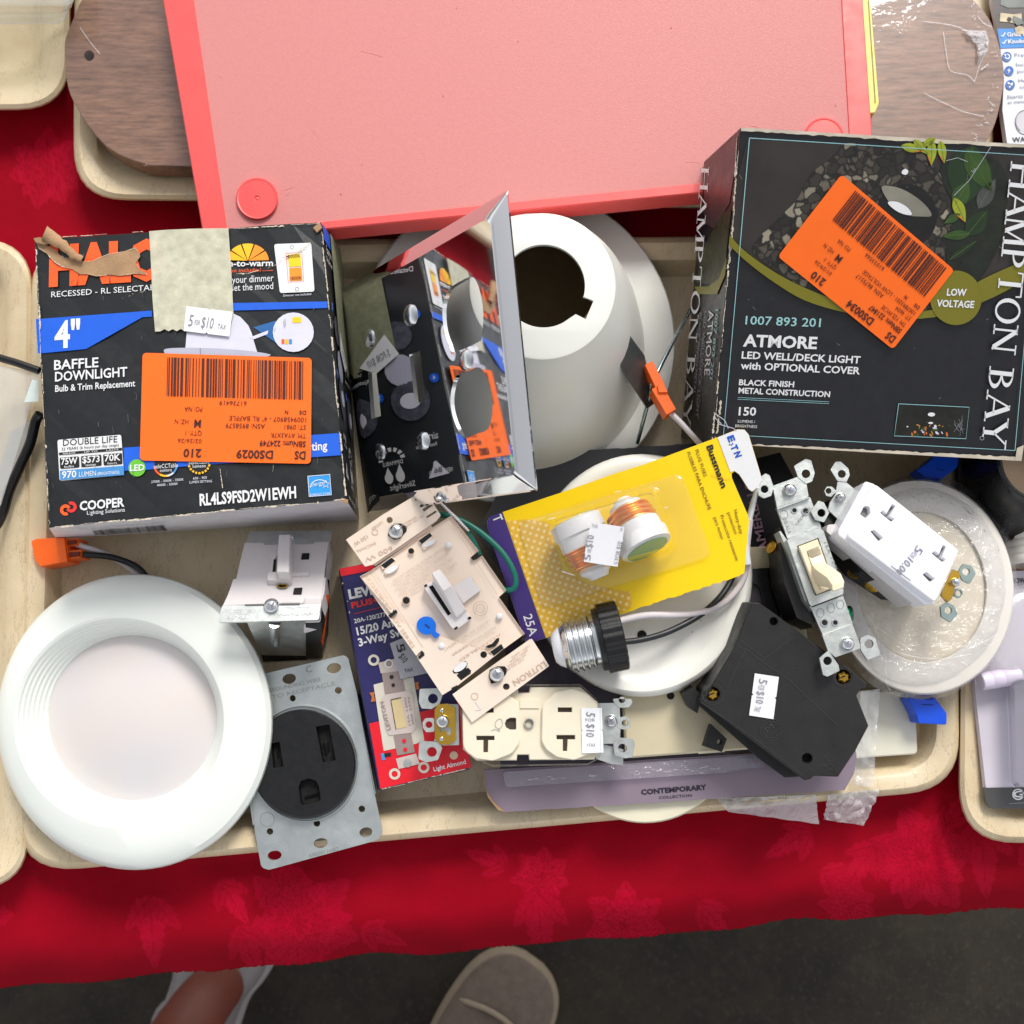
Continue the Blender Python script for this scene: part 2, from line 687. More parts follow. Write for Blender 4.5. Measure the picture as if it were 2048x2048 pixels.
FLOWERS = [(600, 1845, 100, .3), (1085, 1752, 52, .4), (1840, 1712, 95, .9), (1700, 1812, 50, 1.4), (95, 340, 70, .2), (1250, 1845, 70, 2.0), (2120, 1640, 100, .5), (-90, 1830, 100, .1)]
LEAVES = [(300, 1790, 150, 1.5), (440, 1760, 110, 1.0), (480, 1850, 120, 1.2), (720, 1860, 100, .3), (1075, 1780, 150, 1.5), (1010, 1730, 90, -2.8), (1640, 1740, 110, .5), (1960, 1640, 160, 1.5), (1750, 1690, 120, 2.2), (560, 1770, 80, -1.2), (160, 370, 90, -.9), (1620, 1660, 110, 2.6), (1400, 1800, 100, .9), (1890, 1650, 80, -1.0)]
PATTERN = build_pattern()


def hem(px):
    return 1974 - .0885 * px + 4e-6 * px * px + 7 * noise.noise(Vector((px * .004, 0, 0)))


xs = [-900, -700, -500, -350, -200] + [-60 + i * 2.7 for i in range(800)] + [2200, 2400, 2650, 2950]
rows = [-700, -300, 0, 120] + [190 + 6 * i for i in range(44)] + [480, 700, 900, 1100, 1300, 1450]
rows_f = [1 - i / 150.0 for i in range(151)]          # the strip along the front edge
vs, dm = [], []
for y in rows:
    for x in xs:
        vs.append(P(x, y, .0012 * noise.noise(Vector((x * .004, y * .004, 3))) - .0012)); dm.append(damask(x, y) if 190 <= y < 470 and x < 420 else 0.0)
for f in rows_f:
    for x in xs:
        hy = hem(x)
        y = hy - (hy - 1455) * f
        d = max(0.0, 1 - (hy - y) / 95.0)
        z = -.024 * d ** 2.8 - .0012 + .0012 * noise.noise(Vector((x * .004, y * .004, 3))) * (1 - d)
        z += (1 - d) * (.0022 * noise.noise(Vector((x * .0065, y * .011, 6))) + .0025 * math.exp(-((x - 1888 - (y - 1700) * .2) / 16) ** 2) + .002 * math.exp(-((x - 1150 + (y - 1700) * .5) / 30) ** 2) + .0016 * math.exp(-((y - 1705 + x * .085 - 40 * math.sin(x * .004)) / 14) ** 2)) * min(1, max(0, (y - 1560) / 120))
        wv = .0035 * d * noise.noise(Vector((x * .006, 5, 0)))
        p = P(x, y, z); p.y += wv
        if f == 0: p.z += .0006 * random.random(); p.y += random.uniform(-.0006, .0006)
        vs.append(p); dm.append(damask(x, y))
nx = len(xs); ny = len(rows) + len(rows_f)
me = bpy.data.meshes.new('tablecloth')
me.from_pydata([tuple(p) for p in vs], [], [[j * nx + i, j * nx + i + 1, (j + 1) * nx + i + 1, (j + 1) * nx + i] for j in range(ny - 1) for i in range(nx - 1)])
at = me.attributes.new('weave', 'FLOAT', 'POINT')
at.data.foreach_set('value', dm)
me.polygons.foreach_set('use_smooth', [True] * len(me.polygons))
m, t, b = nodes('crimson_damask')
v = coords(t)
a_ = t.nodes.new('ShaderNodeAttribute'); a_.attribute_name = 'weave'
fac = a_.outputs['Fac']
base = ramp(t, noi(t, v, 30, 4), [(.3, rgb((138, 0, 22))), (.7, rgb((154, 0, 27)))])
flo = ramp(t, noi(t, v, 60, 4), [(.3, rgb((166, 0, 36))), (.7, rgb((180, 2, 44)))])
t.links.new(mixc(t, fac, base, flo), b.inputs['Base Color'])
t.links.new(ramp(t, fac, [(0, (.72,) * 3), (1, (.5,) * 3)]), b.inputs['Roughness'])
b.inputs['Specular IOR Level'].default_value = .08
b.inputs['Sheen Weight'].default_value = .0
b.inputs['Sheen Tint'].default_value = rgb((255, 60, 90))
v2 = coords(t, (1, 6, 1), (0, 0, .08))
wv_ = t.nodes.new('ShaderNodeMath'); wv_.operation = 'ADD'
t.links.new(noi(t, v2, 900, 3), wv_.inputs[0])
ml = t.nodes.new('ShaderNodeMath'); ml.operation = 'MULTIPLY'; ml.inputs[1].default_value = .5
t.links.new(fac, ml.inputs[0]); t.links.new(ml.outputs[0], wv_.inputs[1])
bump(t, b, wv_.outputs[0], .35, .0008)
me.materials.append(m)
o = bpy.data.objects.new('tablecloth', me); COL.objects.link(o)
sol = o.modifiers.new('thickness', 'SOLIDIFY'); sol.thickness = .0008
tag(o, 'crimson damask tablecloth with woven flowers, its ragged hem along the table front', 'tablecloth')

# ------------------------------------------------------------------ cafeteria trays
m, t, b = nodes('cream_fibreglass')
v = coords(t)
c1 = ramp(t, noi(t, v, 26, 5, .6), [(.25, rgb((202, 180, 144))), (.5, rgb((214, 195, 161))), (.8, rgb((224, 209, 180)))])
sp = ramp(t, noi(t, v, 900, 4, .75), [(.62, (0, 0, 0)), (.72, (1, 1, 1))])
patch = ramp(t, noi(t, v, 40, 3), [(.40, (0, 0, 0)), (.62, (1, 1, 1))])
mu = t.nodes.new('ShaderNodeMath'); mu.operation = 'MULTIPLY'
t.links.new(sp, mu.inputs[0]); t.links.new(patch, mu.inputs[1])
mu2 = t.nodes.new('ShaderNodeMath'); mu2.operation = 'MULTIPLY'; mu2.inputs[1].default_value = .8
t.links.new(mu.outputs[0], mu2.inputs[0])
c2 = mixc(t, mu2.outputs[0], c1, rgb((70, 56, 38)))
# hair-thin scratches: narrow bands of a stretched, twisted noise
vs_ = coords(t, (1, .22, 1), (0, 0, .5))
sc1 = ramp(t, noi(t, vs_, 70, 6, .7), [(.492, (0, 0, 0)), (.5, (1, 1, 1)), (.508, (0, 0, 0))])
mu3 = t.nodes.new('ShaderNodeMath'); mu3.operation = 'MULTIPLY'; mu3.inputs[1].default_value = .42
t.links.new(sc1, mu3.inputs[0])
t.links.new(mixc(t, mu3.outputs[0], c2, rgb((96, 78, 54))), b.inputs['Base Color'])
b.inputs['Roughness'].default_value = .42
bump(t, b, noi(t, v, 500, 4), .18, .0006)
TRAYM = m


def tray(quad, label, r=105, base=None):
    lp = []
    for ins, z in ((16, .0006), (2, .008), (0, .015), (3, .0195), (12, .0215), (34, .0205), (46, .019), (54, .016), (72, .007), (80, .0048), (96, .004)):
        pp = rp(inset(quad, ins) if ins else quad, max(30, r - ins * .75), 8)
        lp.append([P(x, y, z) for x, y in pp])
    q = MB(); q.loft(lp, TRAYM, True, True)
    cx = sum(p[0] for p in quad) / 4; cy = sum(p[1] for p in quad) / 4
    return lone('serving_tray', q, label, 'tray', (cx, cy, .0006), group='cream cafeteria trays on the red cloth', smooth=35)


tray([(62, 482), (1908, 470), (1921, 1578), (28, 1749)], 'cream tray in the middle, holding the heap of switches and boxes', 118)
tray([(-1500, 455), (66, 480), (56, 1770), (-1500, 1890)], 'cream tray at the left edge, holding the black rimmed clamshell')
tray([(-1500, -620), (142, -600), (141, 219), (-1500, 236)], 'cream tray in the top left corner, under the clear plastic tub')
tray([(151, -700), (1962, -700), (1990, 425), (147, 399)], 'cream tray under the oval wooden board')
tray([(1928, 458), (3400, 440), (3400, 1640), (1916, 1690)], 'cream tray at the right edge, under the lavender blister pack', 118)
tray([(1974, -700), (3400, -720), (3400, 425), (2014, 432)], 'cream tray in the top right corner, under the blue and white package')

# ------------------------------------------------------------------ oval wooden board in shrink wrap
m, t, b = nodes('walnut_laminate')
v = coords(t, (1, 7, 1), (0, 0, .035))
gr = noi(t, v, 62, 9, .72)
v3 = coords(t, (1, 5, 1), (0, 0, .035))
br = noi(t, v3, 6, 3)
c1 = ramp(t, gr, [(.3, rgb((84, 56, 42))), (.46, rgb((124, 90, 70))), (.58, rgb((142, 105, 83))), (.75, rgb((160, 124, 100)))])
c2 = ramp(t, br, [(.3, (.82, .80, .82)), (.7, (1.08, 1.04, 1.0))])
mm = t.nodes.new('ShaderNodeMix'); mm.data_type = 'RGBA'; mm.blend_type = 'MULTIPLY'; mm.inputs[0].default_value = 1
t.links.new(c1, mm.inputs[6]); t.links.new(c2, mm.inputs[7])
t.links.new(mm.outputs[2], b.inputs['Base Color'])
b.inputs['Roughness'].default_value = .42
bump(t, b, gr, .12, .0006)
WOOD = m
WZ = .034
wpl = flat(WZ)
outl = [(290, 328), (225, 301), (181, 257), (147, 203), (134, 163), (129, 105), (132, 72), (147, 36), (165, -5), (205, -55), (260, -95), (340, -118),
        (1000, -116), (1800, -105), (1890, -60), (1947, 0), (1968, 23), (1986, 53), (2003, 109), (2008, 155), (1998, 220), (1980, 270), (1945, 318), (1890, 352), (1800, 362), (1000, 347), (350, 332)]
outl = [tuple(p[:2]) for p in cat([Vector((x, y, 0)) for x, y in outl], 4, True)]
rt = thing('oval_board', 'oval walnut wood board in torn shrink wrap, under the pink cutting board', 'wooden board', (1000, 100, .0225))
q = MB()
q.prism(wpl, outl, .0115, WOOD, 0, [el(178, 111, 10, 10, 0, 20)], ch=1.5)
obj('board', q, rt)
q = MB(); q.prism(wpl, el(178, 111, 10.5, 10.5, 0, 20), .001, M('board_hole_floor', (70, 62, 52), .8), -.006)
obj('hole', q, rt)
wf = FILM('shrink_film', white=.008, gloss=.0, wr=35, rough=.06, ws=.12)
q = MB()
q.decal(wpl, outl, wf, .0006)
n_ = len(outl)
obj('shrink_wrap', q, rt)
q = MB()
cr = FILM('crumpled_film', white=.42, gloss=.9, wr=260, rough=.16, ws=1.4)
for i, quad in enumerate(([ZO(490, 385), ZO(800, 400), ZO(835, 520), ZO(680, 580)], [ZO(680, 570), ZO(840, 520), ZO(820, 640), ZO(690, 820)], [ZO(720, 900), ZO(830, 810), ZO(830, 850), ZO(730, 915)])):
    def fn(u, v_, quad=quad, i=i):
        x, y = bil(quad, u, v_)
        return wpl.pt(x, y, .0012 + .004 * abs(noise.noise(Vector((x * .06, y * .06, i * 7)))) * math.sin(math.pi * u) ** .5 * math.sin(math.pi * v_) ** .5 + .0002)
    q.grid(fn, 16, 16, cr)
obj('torn_film', q, rt)
q = MB()
rn = random.Random(4)
glint = FILM('film_crease', white=.3, gloss=1.0, wr=300, rough=.2)  # whitish strokes that paint glints along the creases of clear film
for i in range(46):
    a = rn.uniform(-.95, .62)
    cx, cy, R = 1772, 150, 232
    d = Vector((math.cos(a), math.sin(a) * 1.02))
    r0 = R - rn.uniform(4, 22); r1 = r0 - rn.uniform(2, 9)
    p0 = Vector((cx, cy)) + d * r0; p1 = Vector((cx, cy)) + d * r1 + Vector((rn.uniform(-2, 2), rn.uniform(-4, 4)))
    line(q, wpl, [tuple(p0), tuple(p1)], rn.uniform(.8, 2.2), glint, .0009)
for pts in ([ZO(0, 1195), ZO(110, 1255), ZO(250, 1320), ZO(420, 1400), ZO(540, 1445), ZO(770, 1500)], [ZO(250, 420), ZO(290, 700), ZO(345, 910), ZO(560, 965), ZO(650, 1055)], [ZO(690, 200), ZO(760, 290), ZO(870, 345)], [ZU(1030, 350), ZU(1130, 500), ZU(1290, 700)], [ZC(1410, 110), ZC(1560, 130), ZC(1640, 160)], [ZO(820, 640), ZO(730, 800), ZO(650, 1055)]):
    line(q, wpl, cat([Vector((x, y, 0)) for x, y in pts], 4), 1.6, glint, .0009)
obj('crease_glints', q, rt)

# ------------------------------------------------------------------ yellow-green board and pink board
ygm = M('yellow_green_plastic', (238, 226, 110), .4, var=.03)
yp = flat(.0425)
q = MB(); q.prism(yp, rp([(700, -330), (1738, -330), (1741, 0), (1758, 206), (1750, 226), (700, 262)], [0, 8, 0, 12, 8, 8], 4), .008, ygm, ch=1.5)
rt = thing('cutting_board', 'yellow green cutting board, a sliver showing right of the pink one', 'cutting board', (1200, -20, .0345), 'plastic cutting boards on the oval wood')
obj('board', q, rt, smooth=None)
q = MB(); q.decal(yp, [(1736, 0), (1738, 0), (1752, 205), (1750, 207)], M('green_rim_line', (110, 130, 50), .5), .0003)
obj('edge_line', q, rt)
pk = M('coral_plastic', (232, 84, 82), .4, var=.02, vs=40, sss=.15)
pk2 = M('coral_panel', (206, 128, 125), .6, var=.03, vs=500, bs=.22, bsc=1300)
pp = flat(.0555)
PO = [(322, -330), (1722, -330), (1726, 0), (1750, 352), (408, 482), (326, 0)]
PI = [(383, -310), (1680, -310), (1683, 0), (1702, 335), (454, 462), (387, 0)]
rt = thing('cutting_board', 'large pink cutting board lying face down with round feet showing', 'cutting board', (1000, 60, .0435), 'plastic cutting boards on the oval wood')
q = MB(); q.prism(pp, rp(PO, 5, 3), .0125, pk, 0, [rp(PI, 5, 3)], ch=2.2); obj('rim', q, rt)
q = MB(); q.prism(flat(.0549), rp(inset(PI, -3), 5, 3), .0105, pk2)
rn = random.Random(21)
pks = M('panel_scuff', (224, 150, 146), .7); pkd = M('panel_speck', (176, 92, 88), .8)
for i in range(7):
    x, y = rn.uniform(440, 1650), rn.uniform(10, 400); a = rn.uniform(0, 6.3); L = rn.uniform(6, 46)
    line(q, flat(.0549), cat([Vector((x, y, 0)), Vector((x + L * .5 * math.cos(a) + 2, y + L * .5 * math.sin(a), 0)), Vector((x + L * math.cos(a), y + L * math.sin(a), 0))], 4), rn.uniform(.5, 1.1), pks, .0002)
for i in range(8): q.decal(flat(.0549), el(rn.uniform(430, 1680), rn.uniform(5, 420), rn.uniform(.8, 2), rn.uniform(.8, 1.6), 0, 7), pkd, .0002)
obj('panel', q, rt)
for cx, cy, r in ((514, 397, 42), (1648, 275, 40), (-400, 0, 0)):
    if r == 0: continue
    q = MB()
    fp = flat(.0552)
    lp = [[fp.pt(x, y, h) for x, y in el(cx, cy, rr, rr, 0, 40)] for rr, h in ((r, -.0005), (r, .0012), (r - 2, .0019), (r - 5, .0017), (6, .0017), (4, .0013), (1.5, .0016))]
    q.loft(lp, pk, True, True)
    obj('foot', q, rt)


# ================================================================== printed matter helpers
def barcode(mb, pl, quad, seed, m, h=.0006):
    """upright bars filling a pixel quad (BL, BR, TR, TL)"""
    rn = random.Random(seed)
    u = 0.0
    while u < 1:
        wd = rn.choice((.006, .006, .009, .013, .02))
        if u + wd > 1: break
        mb.decal(pl, [bil(quad, u, 0), bil(quad, u + wd, 0), bil(quad, u + wd, 1), bil(quad, u, 1)], m, h)
        u += wd + rn.choice((.005, .007, .01, .015))


def clearance_label(root, pl, quad, d, h, label):
    """an orange barcode label; quad in pixels as one would read it: BL, BR, TR, TL"""
    q = MB()
    rq = rp(quad, 9, 4)
    q.prism(pl, rq, .00015, LABEL, h)
    H = (Vector(quad[3]) - Vector(quad[0])).length
    def T(s_, u0, u1, v_, cap, bold=0.0):
        text(q, pl, s_, bil(quad, u0, v_), bil(quad, u1, v_), cap * H, LABINK, h + .0003, bold)
    T('DS', .03, .095, .885, .074, .028); T(d[0], .22, .435, .885, .074, .028); T('210', .64, .745, .885, .074, .028)
    T('SBNum: ' + d[1], .03, .30, .79, .052, .022); T(d[2], .64, .78, .79, .038)
    T('TM: ' + d[3], .03, .235, .715, .044); T('QTY: 1', .64, .735, .715, .042)
    T('ST: ' + d[4], .03, .155, .635, .044); T('ASN: ' + d[5], .27, .5, .635, .044); T('M', .645, .685, .61, .072, .02); T('HZ: N', .72, .80, .61, .042)
    T(d[6], .03, .48, .565, .044); T('DS', .03, .07, .50, .036, .02); T('N', .135, .155, .50, .036, .02); T('PO: NA', .64, .745, .49, .044)
    T(d[7], .38, .54, .425, .042)
    barcode(q, pl, [bil(quad, .05, .035), bil(quad, .86, .035), bil(quad, .86, .395), bil(quad, .05, .395)], 3 + len(d[6]), LABINK, h + .0003)
    o = obj('clearance_label', q, root)
    o['label'] = label
    return o


def price_tag(root, pl, quad, words, h, m=None, ink=None, name='price_tag', plain=False):
    """a small white tag with nicked long edges; words: (text, u0, u1, v, cap in parts of the height)"""
    q = MB()
    pts = list(quad)
    H = (Vector(quad[3]) - Vector(quad[0])).length
    out = [quad[0], bil(quad, .47, 0), bil(quad, .5, .06), bil(quad, .53, 0), quad[1], bil(quad, 1, .5), quad[2], bil(quad, .53, 1), bil(quad, .5, .94), bil(quad, .47, 1), quad[3]]
    q.prism(pl, out, .00015, m or PAPER, h)
    for s_, u0, u1, v_, cap in words:
        text(q, pl, s_, bil(quad, u0, v_), bil(quad, u1, v_), cap * H, ink or FADED, h + .0002)
    return obj(name, q, root)


TAGW = [('5', .08, .17, .22, .46), ('FOR', .215, .33, .3, .2), ('$10', .36, .62, .22, .44), ('TAX', .72, .9, .25, .2)]

# ------------------------------------------------------------------ black carton of the downlight (left)
CB = M('carton_black_gloss', (26, 29, 32), .34, var=.12, bs=.12, bsc=260)
CS = M('carton_underside', (206, 202, 208), .42, var=.1)
rt = thing('downlight_carton', 'black downlight carton with torn top corner, masking tape and an orange barcode label', 'box', (390, 760, .006), 'light fitting cartons in the trays')
TL, TR, BR, BL = ZD((186, 104), (1722, 14), (1858, 1502), (262, 1652))
hz = .083
top = [P(*BL, hz - .001), P(*BR, hz), P(*TR, hz + .002), P(*TL, hz)]
hp = Pl(top[0], top[1], top[3])
top[2] = hp.pt(*TR)
bot = [P(*ZD(300, 1708), .0225), P(*ZD(1928, 1612), .006), P(*ZD(1838, 210), .006), P(*ZD(238, 175), .0225)]
# rest its left side on the tray rim
q = MB()
n = 10
def edgepts(a, b, amp, sd):
    rn_ = random.Random(sd)
    return [a.lerp(b, i / n) + (Vector((0, 0, 1)) * rn_.uniform(-amp, amp) if 0 < i < n else Vector()) for i in range(n)]
tl_ = []; bl_ = []
for i in range(4):
    tl_ += edgepts(top[i], top[(i + 1) % 4], .0006, i)
    bl_ += edgepts(bot[i], bot[(i + 1) % 4], .0006, i + 9)
q.poly(tl_, CB)
N4 = len(tl_)
q.add(tl_ + bl_, [[i, (i + 1) % N4, N4 + (i + 1) % N4, N4 + i] for i in range(n)], CS)
q.add(tl_ + bl_, [[i, (i + 1) % N4, N4 + (i + 1) % N4, N4 + i] for i in range(n, N4)], CB)
q.poly(bl_, CB)
obj('carton', q, rt, bevel=.0009)
hp = Pl(top[0], top[1], top[3])
q = MB()
X = lambda *a, **k: ztext(q, hp, ZD, *a, **k)
D = lambda pts, m_, h=.0006: q.decal(hp, ZD(*pts), m_, h)
OR = M('orange_print', (250, 92, 28), .45); GREYB = M('pale_print', (214, 212, 226), .45, var=.04)
LB = M('light_blue_print', (70, 140, 200), .45); GRN = M('green_print', (104, 190, 50), .45)
AMB = M('amber_print', (255, 190, 20), .45)
X('HALO', (262, 345), (885, 306), 196, OR, bold=.055, h=.0006)
X('RECESSED - RL SELECTABLE', (275, 415), (880, 372), 30, PRINTW, h=.0006)
D([(192, 532), (815, 486), (815, 519), (765, 521), (462, 692), (204, 717)], BLUEINK)
D([(1225, 446), (1755, 437), (1757, 472), (1228, 487)], BLUEINK)
X('4"', (292, 686), (430, 676), 138, PRINTW, h=.0008, bold=.025)
X('BAFFLE', (290, 804), (528, 788), 50, PRINTW, h=.0006, bold=.018)
X('DOWNLIGHT', (295, 866), (683, 838), 49, PRINTW, h=.0006, bold=.018)
X('Bulb & Trim Replacement', (296, 922), (725, 892), 34, PRINTW, h=.0006, bold=.015)
# energy panel
q.decal(hp, ZD(*rp([(308, 1180), (650, 1152), (666, 1368), (320, 1400)], 12, 4)), PRINTW, .0006)
X('DOUBLE LIFE', (338, 1212), (630, 1192), 34, INK, h=.0008)
X('32 YEARS (6 hours per day usage)', (330, 1237), (638, 1213), 15, INK, h=.0008)
D([(316, 1248), (654, 1222), (655, 1236), (317, 1262)], INK, .0008)
for (x0, x1), s_, s2, hd in (((320, 424), '75W', 'bulbs', 'REPLACES'), ((434, 543), '$573', 'savings', 'UP TO'), ((553, 655), '70K', 'hours', 'LASTS')):
    f = lambda x, y: (x, y - (x - 320) * .078)
    q.decal(hp, ZD(*rp([f(x0, 1276), f(x1, 1276), f(x1 + 3, 1336), f(x0 + 3, 1336)], 8, 3)), INK, .0008)
    X(s_, f(x0 + 8, 1314), f(x1 - 8, 1314), 34, PRINTW, h=.001, bold=.02)
    X(s2, f(x0 + 25, 1332), f(x1 - 28, 1332), 12, PRINTW, h=.001)
    X(hd, f(x0 + 18, 1260), f(x1 - 20, 1260), 9, PRINTW, h=.001)
q.decal(hp, ZD((321, 1345), (664, 1318), (666, 1368), (323, 1396)), LB, .0008)
X('970', (332, 1386), (410, 1380), 36, PRINTW, h=.001, bold=.02)
X('LUMEN', (424, 1379), (515, 1372), 27, PRINTW, h=.001); X('(BRIGHTNESS)', (522, 1370), (640, 1361), 16, PRINTW, h=.001)
# lower blue band and badges
D([(662, 1222), (1825, 1143), (1829, 1262), (1300, 1300), (1040, 1318), (790, 1340), (668, 1345)], BLUEINK)
X('ting', (1672, 1238), (1757, 1230), 44, PRINTW, h=.0008, bold=.02)
q.decal(hp, zel(ZD, 735, 1330, 46), GRN, .0008); X('LED', (697, 1347), (775, 1343), 32, PRINTW, h=.001, bold=.025)
for k in range(9):
    a0 = 10 + k * 18
    c_ = OR if k > 5 else (AMB if k > 3 else GREYB if k > 1 else LB)
    o1 = el(888, 1312, 66, 66, 0, 4, a0=a0, a1=a0 + 18.5); o2 = el(888, 1312, 56, 56, 0, 4, a0=a0, a1=a0 + 18.5)
    q.decal(hp, ZD(*(o1 + o2[::-1])), c_, .0009)
    if k % 1 == 0:
        o1 = el(1068, 1302, 62, 62, 0, 3, a0=a0, a1=a0 + 11); o2 = el(1068, 1302, 51, 51, 0, 3, a0=a0, a1=a0 + 11)
        q.decal(hp, ZD(*(o1 + o2[::-1])), AMB, .0009)
q.decal(hp, zel(ZD, 888, 1312, 60), CB, .0007); q.decal(hp, zel(ZD, 1068, 1302, 58), CB, .0007)
X('seleCCTable', (828, 1334), (955, 1326), 22, PRINTW, h=.001); X('colors', (858, 1352), (922, 1348), 16, PRINTW, h=.001)
X('selectable', (1012, 1312), (1125, 1306), 18, PRINTW, h=.001); X('lumens', (1034, 1330), (1104, 1326), 17, PRINTW, h=.001)
X('2700K - 3000K - 3500K', (812, 1412), (986, 1398), 13, GREYB, h=.0006); X('4000K - 5000K', (842, 1430), (955, 1421), 13, GREYB, h=.0006)
X('600 - 900', (1036, 1393), (1110, 1388), 13, GREYB, h=.0006); X('LUMEN SETTING', (1016, 1414), (1138, 1407), 13, GREYB, h=.0006)
X('COOPER', (428, 1558), (668, 1536), 46, PRINTW, h=.0006, bold=.03)
X('Lighting Solutions', (467, 1582), (670, 1564), 21, PRINTW, h=.0006)
for cx, cy, a0, a1, c_ in ((352, 1556, 60, 330, OR), (382, 1540, -120, 150, M('red_orange_print', (226, 50, 40), .45))):
    q.decal(hp, ZD(*(el(cx, cy, 30, 30, 0, 16, a0=a0, a1=a1) + el(cx, cy, 13, 13, 0, 16, a0=a0, a1=a1)[::-1])), c_, .0006 + (.0002 if cx > 360 else 0))
X('RL4LS9FSD2W1EWH', (1072, 1532), (1590, 1490), 60, PRINTW, h=.0006, bold=.03)
# energy mark
D([(1650, 1373), (1771, 1363), (1780, 1476), (1658, 1486)], M('cyan_blue_print', (40, 150, 225), .45), .0006)
line(q, hp, ZD((1652, 1375), (1770, 1365), (1778, 1474), (1659, 1484), (1652, 1375)), 1.3, PRINTW, .0008)
line(q, hp, ZD(*el(1716, 1440, 52, 46, 0, 14, a0=185, a1=320)), 1.6, PRINTW, .0008)
X('energy', (1664, 1432), (1735, 1420), 22, PRINTW, h=.0008, shear=.3); X('ENERGY STAR', (1664, 1481), (1773, 1471), 11, PRINTW, h=.0008)
st = []
for k in range(10):
    a = math.radians(-90 + 36 * k); r_ = 22 if k % 2 == 0 else 9
    st.append((1748 + r_ * math.cos(a), 1418 + r_ * math.sin(a)))
line(q, hp, ZD(*(st + st[:1])), 1.4, PRINTW, .0009)
# dimmer picture and half sun
for k in range(5):
    a0 = 182 + k * 36; o1 = el(1330, 218, 112, 92, 0, 6, a0=a0, a1=a0 + 32)
    q.decal(hp, ZD(*(o1 + [(1330 + 6 * math.cos(math.radians(a0 + 16)), 218)])), (AMB, AMB, AMB, M('deep_amber_print', (255, 150, 30), .45), M('deep_amber_print', (255, 150, 30), .45))[k], .0006)
X('dim-to-warm', (1168, 250), (1465, 246), 33, PRINTW, h=.0006, bold=.02); X('option included', (1176, 284), (1400, 276), 20, OR, h=.0006)
line(q, hp, ZD((1408, 273), (1465, 270)), 1.2, OR, .0006)
X('Use your dimmer', (1170, 344), (1468, 328), 38, PRINTW, h=.0006); X('to set the mood', (1190, 384), (1466, 370), 36, PRINTW, h=.0006)
q.decal(hp, ZD(*rp([(1470, 129), (1670, 122), (1688, 384), (1502, 392)], 14, 4)), PRINTW, .0006)
D([(1545, 186), (1612, 180), (1617, 248), (1551, 252)], M('yellow_print', (250, 205, 20), .45), .0008)
D([(1552, 258), (1617, 254), (1623, 324), (1556, 328)], M('deep_amber_print', (255, 150, 30), .45), .0008)
line(q, hp, ZD((1535, 178), (1620, 172), (1630, 330), (1547, 336), (1535, 178)), .8, OR, .0008)
X('3000K', (1546, 205), (1612, 200), 18, INK, h=.001); X('1800K', (1556, 322), (1619, 318), 18, INK, h=.001)
for c_ in ((1566, 145), (1594, 370)):
    line(q, hp, zel(ZD, c_[0], c_[1], 10, n=12) + zel(ZD, c_[0], c_[1], 10, n=12)[:1], .7, FADED, .0008)
X('Dimmer not included', (1520, 411), (1670, 402), 12, GREYB, h=.0006)
# the pictured lamp, its beam and close-up
D([(1360, 576), (1480, 540), (1482, 660)], M('beam_print', (34, 96, 160), .45), .0006)
q.decal(hp, zel(ZD, 1574, 602, 110, 106), GREYB, .0008)
D([(1568, 522), (1616, 520), (1617, 550), (1570, 552)], M('yellow_print', (250, 205, 20), .45), .001)
for i, c_ in enumerate((OR, AMB, LB)):
    D([(1510 + i * 20, 640), (1526 + i * 20, 639), (1527 + i * 20, 664), (1511 + i * 20, 665)], c_, .001)
D([(994, 700), (1002, 600), (1230, 620), (1252, 502), (1290, 520), (1332, 565), (1352, 610), (1362, 650), (1380, 708), (1200, 730)], GREYB, .0006)
D([(1335, 632), (1440, 592), (1436, 612), (1362, 640)], GREYB, .0007)
q.decal(hp, ZD(*cat([Vector((x, y, 0)) for x, y in [(878, 698), (960, 686), (1180, 690), (1380, 708), (1446, 730), (1180, 760), (940, 745)]], 3, True)), M('lilac_grey_print', (178, 178, 196), .45), .0008)  # flange of the pictured lamp, printed in lilac grey
obj('printing', q, rt)
# right flank: seen mirrored in the chrome plate
q = MB()
A0, A1, B0, B1 = top[2], top[1], bot[2], bot[1]           # top-far, top-near, bottom-far, bottom-near
sn = (A1 - A0).cross(B0 - A0).normalized()
if sn.x < 0: sn = -sn
def SP(s_, h_, off=.0006):      # s_: 0 far .. 1 near; h_: 0 top edge .. 1 bottom edge
    return A0.lerp(A1, s_).lerp(B0.lerp(B1, s_), h_) + sn * off
def ST(s_, sy, h0, h1, cap, m_=PRINTW, off=.0007, bold=0.0):
    text3(q, s_, SP(sy, h0, off), SP(sy, h1, off), sn, cap, m_, bold)
def SD(pts, m_, off=.0006): q.poly([SP(a, b_, off) for a, b_ in pts], m_)
def SC(s0, h0, rs, rh, m_, off=.0007): q.poly([SP(s0 + rs * math.cos(i * .393), h0 + rh * math.sin(i * .393), off) for i in range(16)], m_)
DPH = M('dim_photo_print', (70, 72, 84), .45, var=.5, vs=300)
SD([(.0, .02), (.0, .35), (.06, .35), (.06, .02)], BLUEINK); SD([(.0, .72), (.0, .98), (.05, .98), (.05, .72)], BLUEINK)
ST('Easy Installation', .10, .10, .55, .0042); ST('Detailed instructions inside', .135, .06, .62, .0028)
ST('easy to remove', .17, .75, .97, .0022); ST('of all ages', .19, .8, .97, .0022)
SC(.37, .27, .055, .11, DPH); SC(.34, .85, .06, .12, DPH); SC(.62, .27, .075, .15, DPH); SC(.65, .7, .075, .16, DPH); SC(.5, .3, .06, .12, M('lilac_grey_print', (178, 178, 196), .45))
SC(.62, .27, .03, .08, GREYB, .0009); SC(.66, .7, .03, .07, GREYB, .0009)
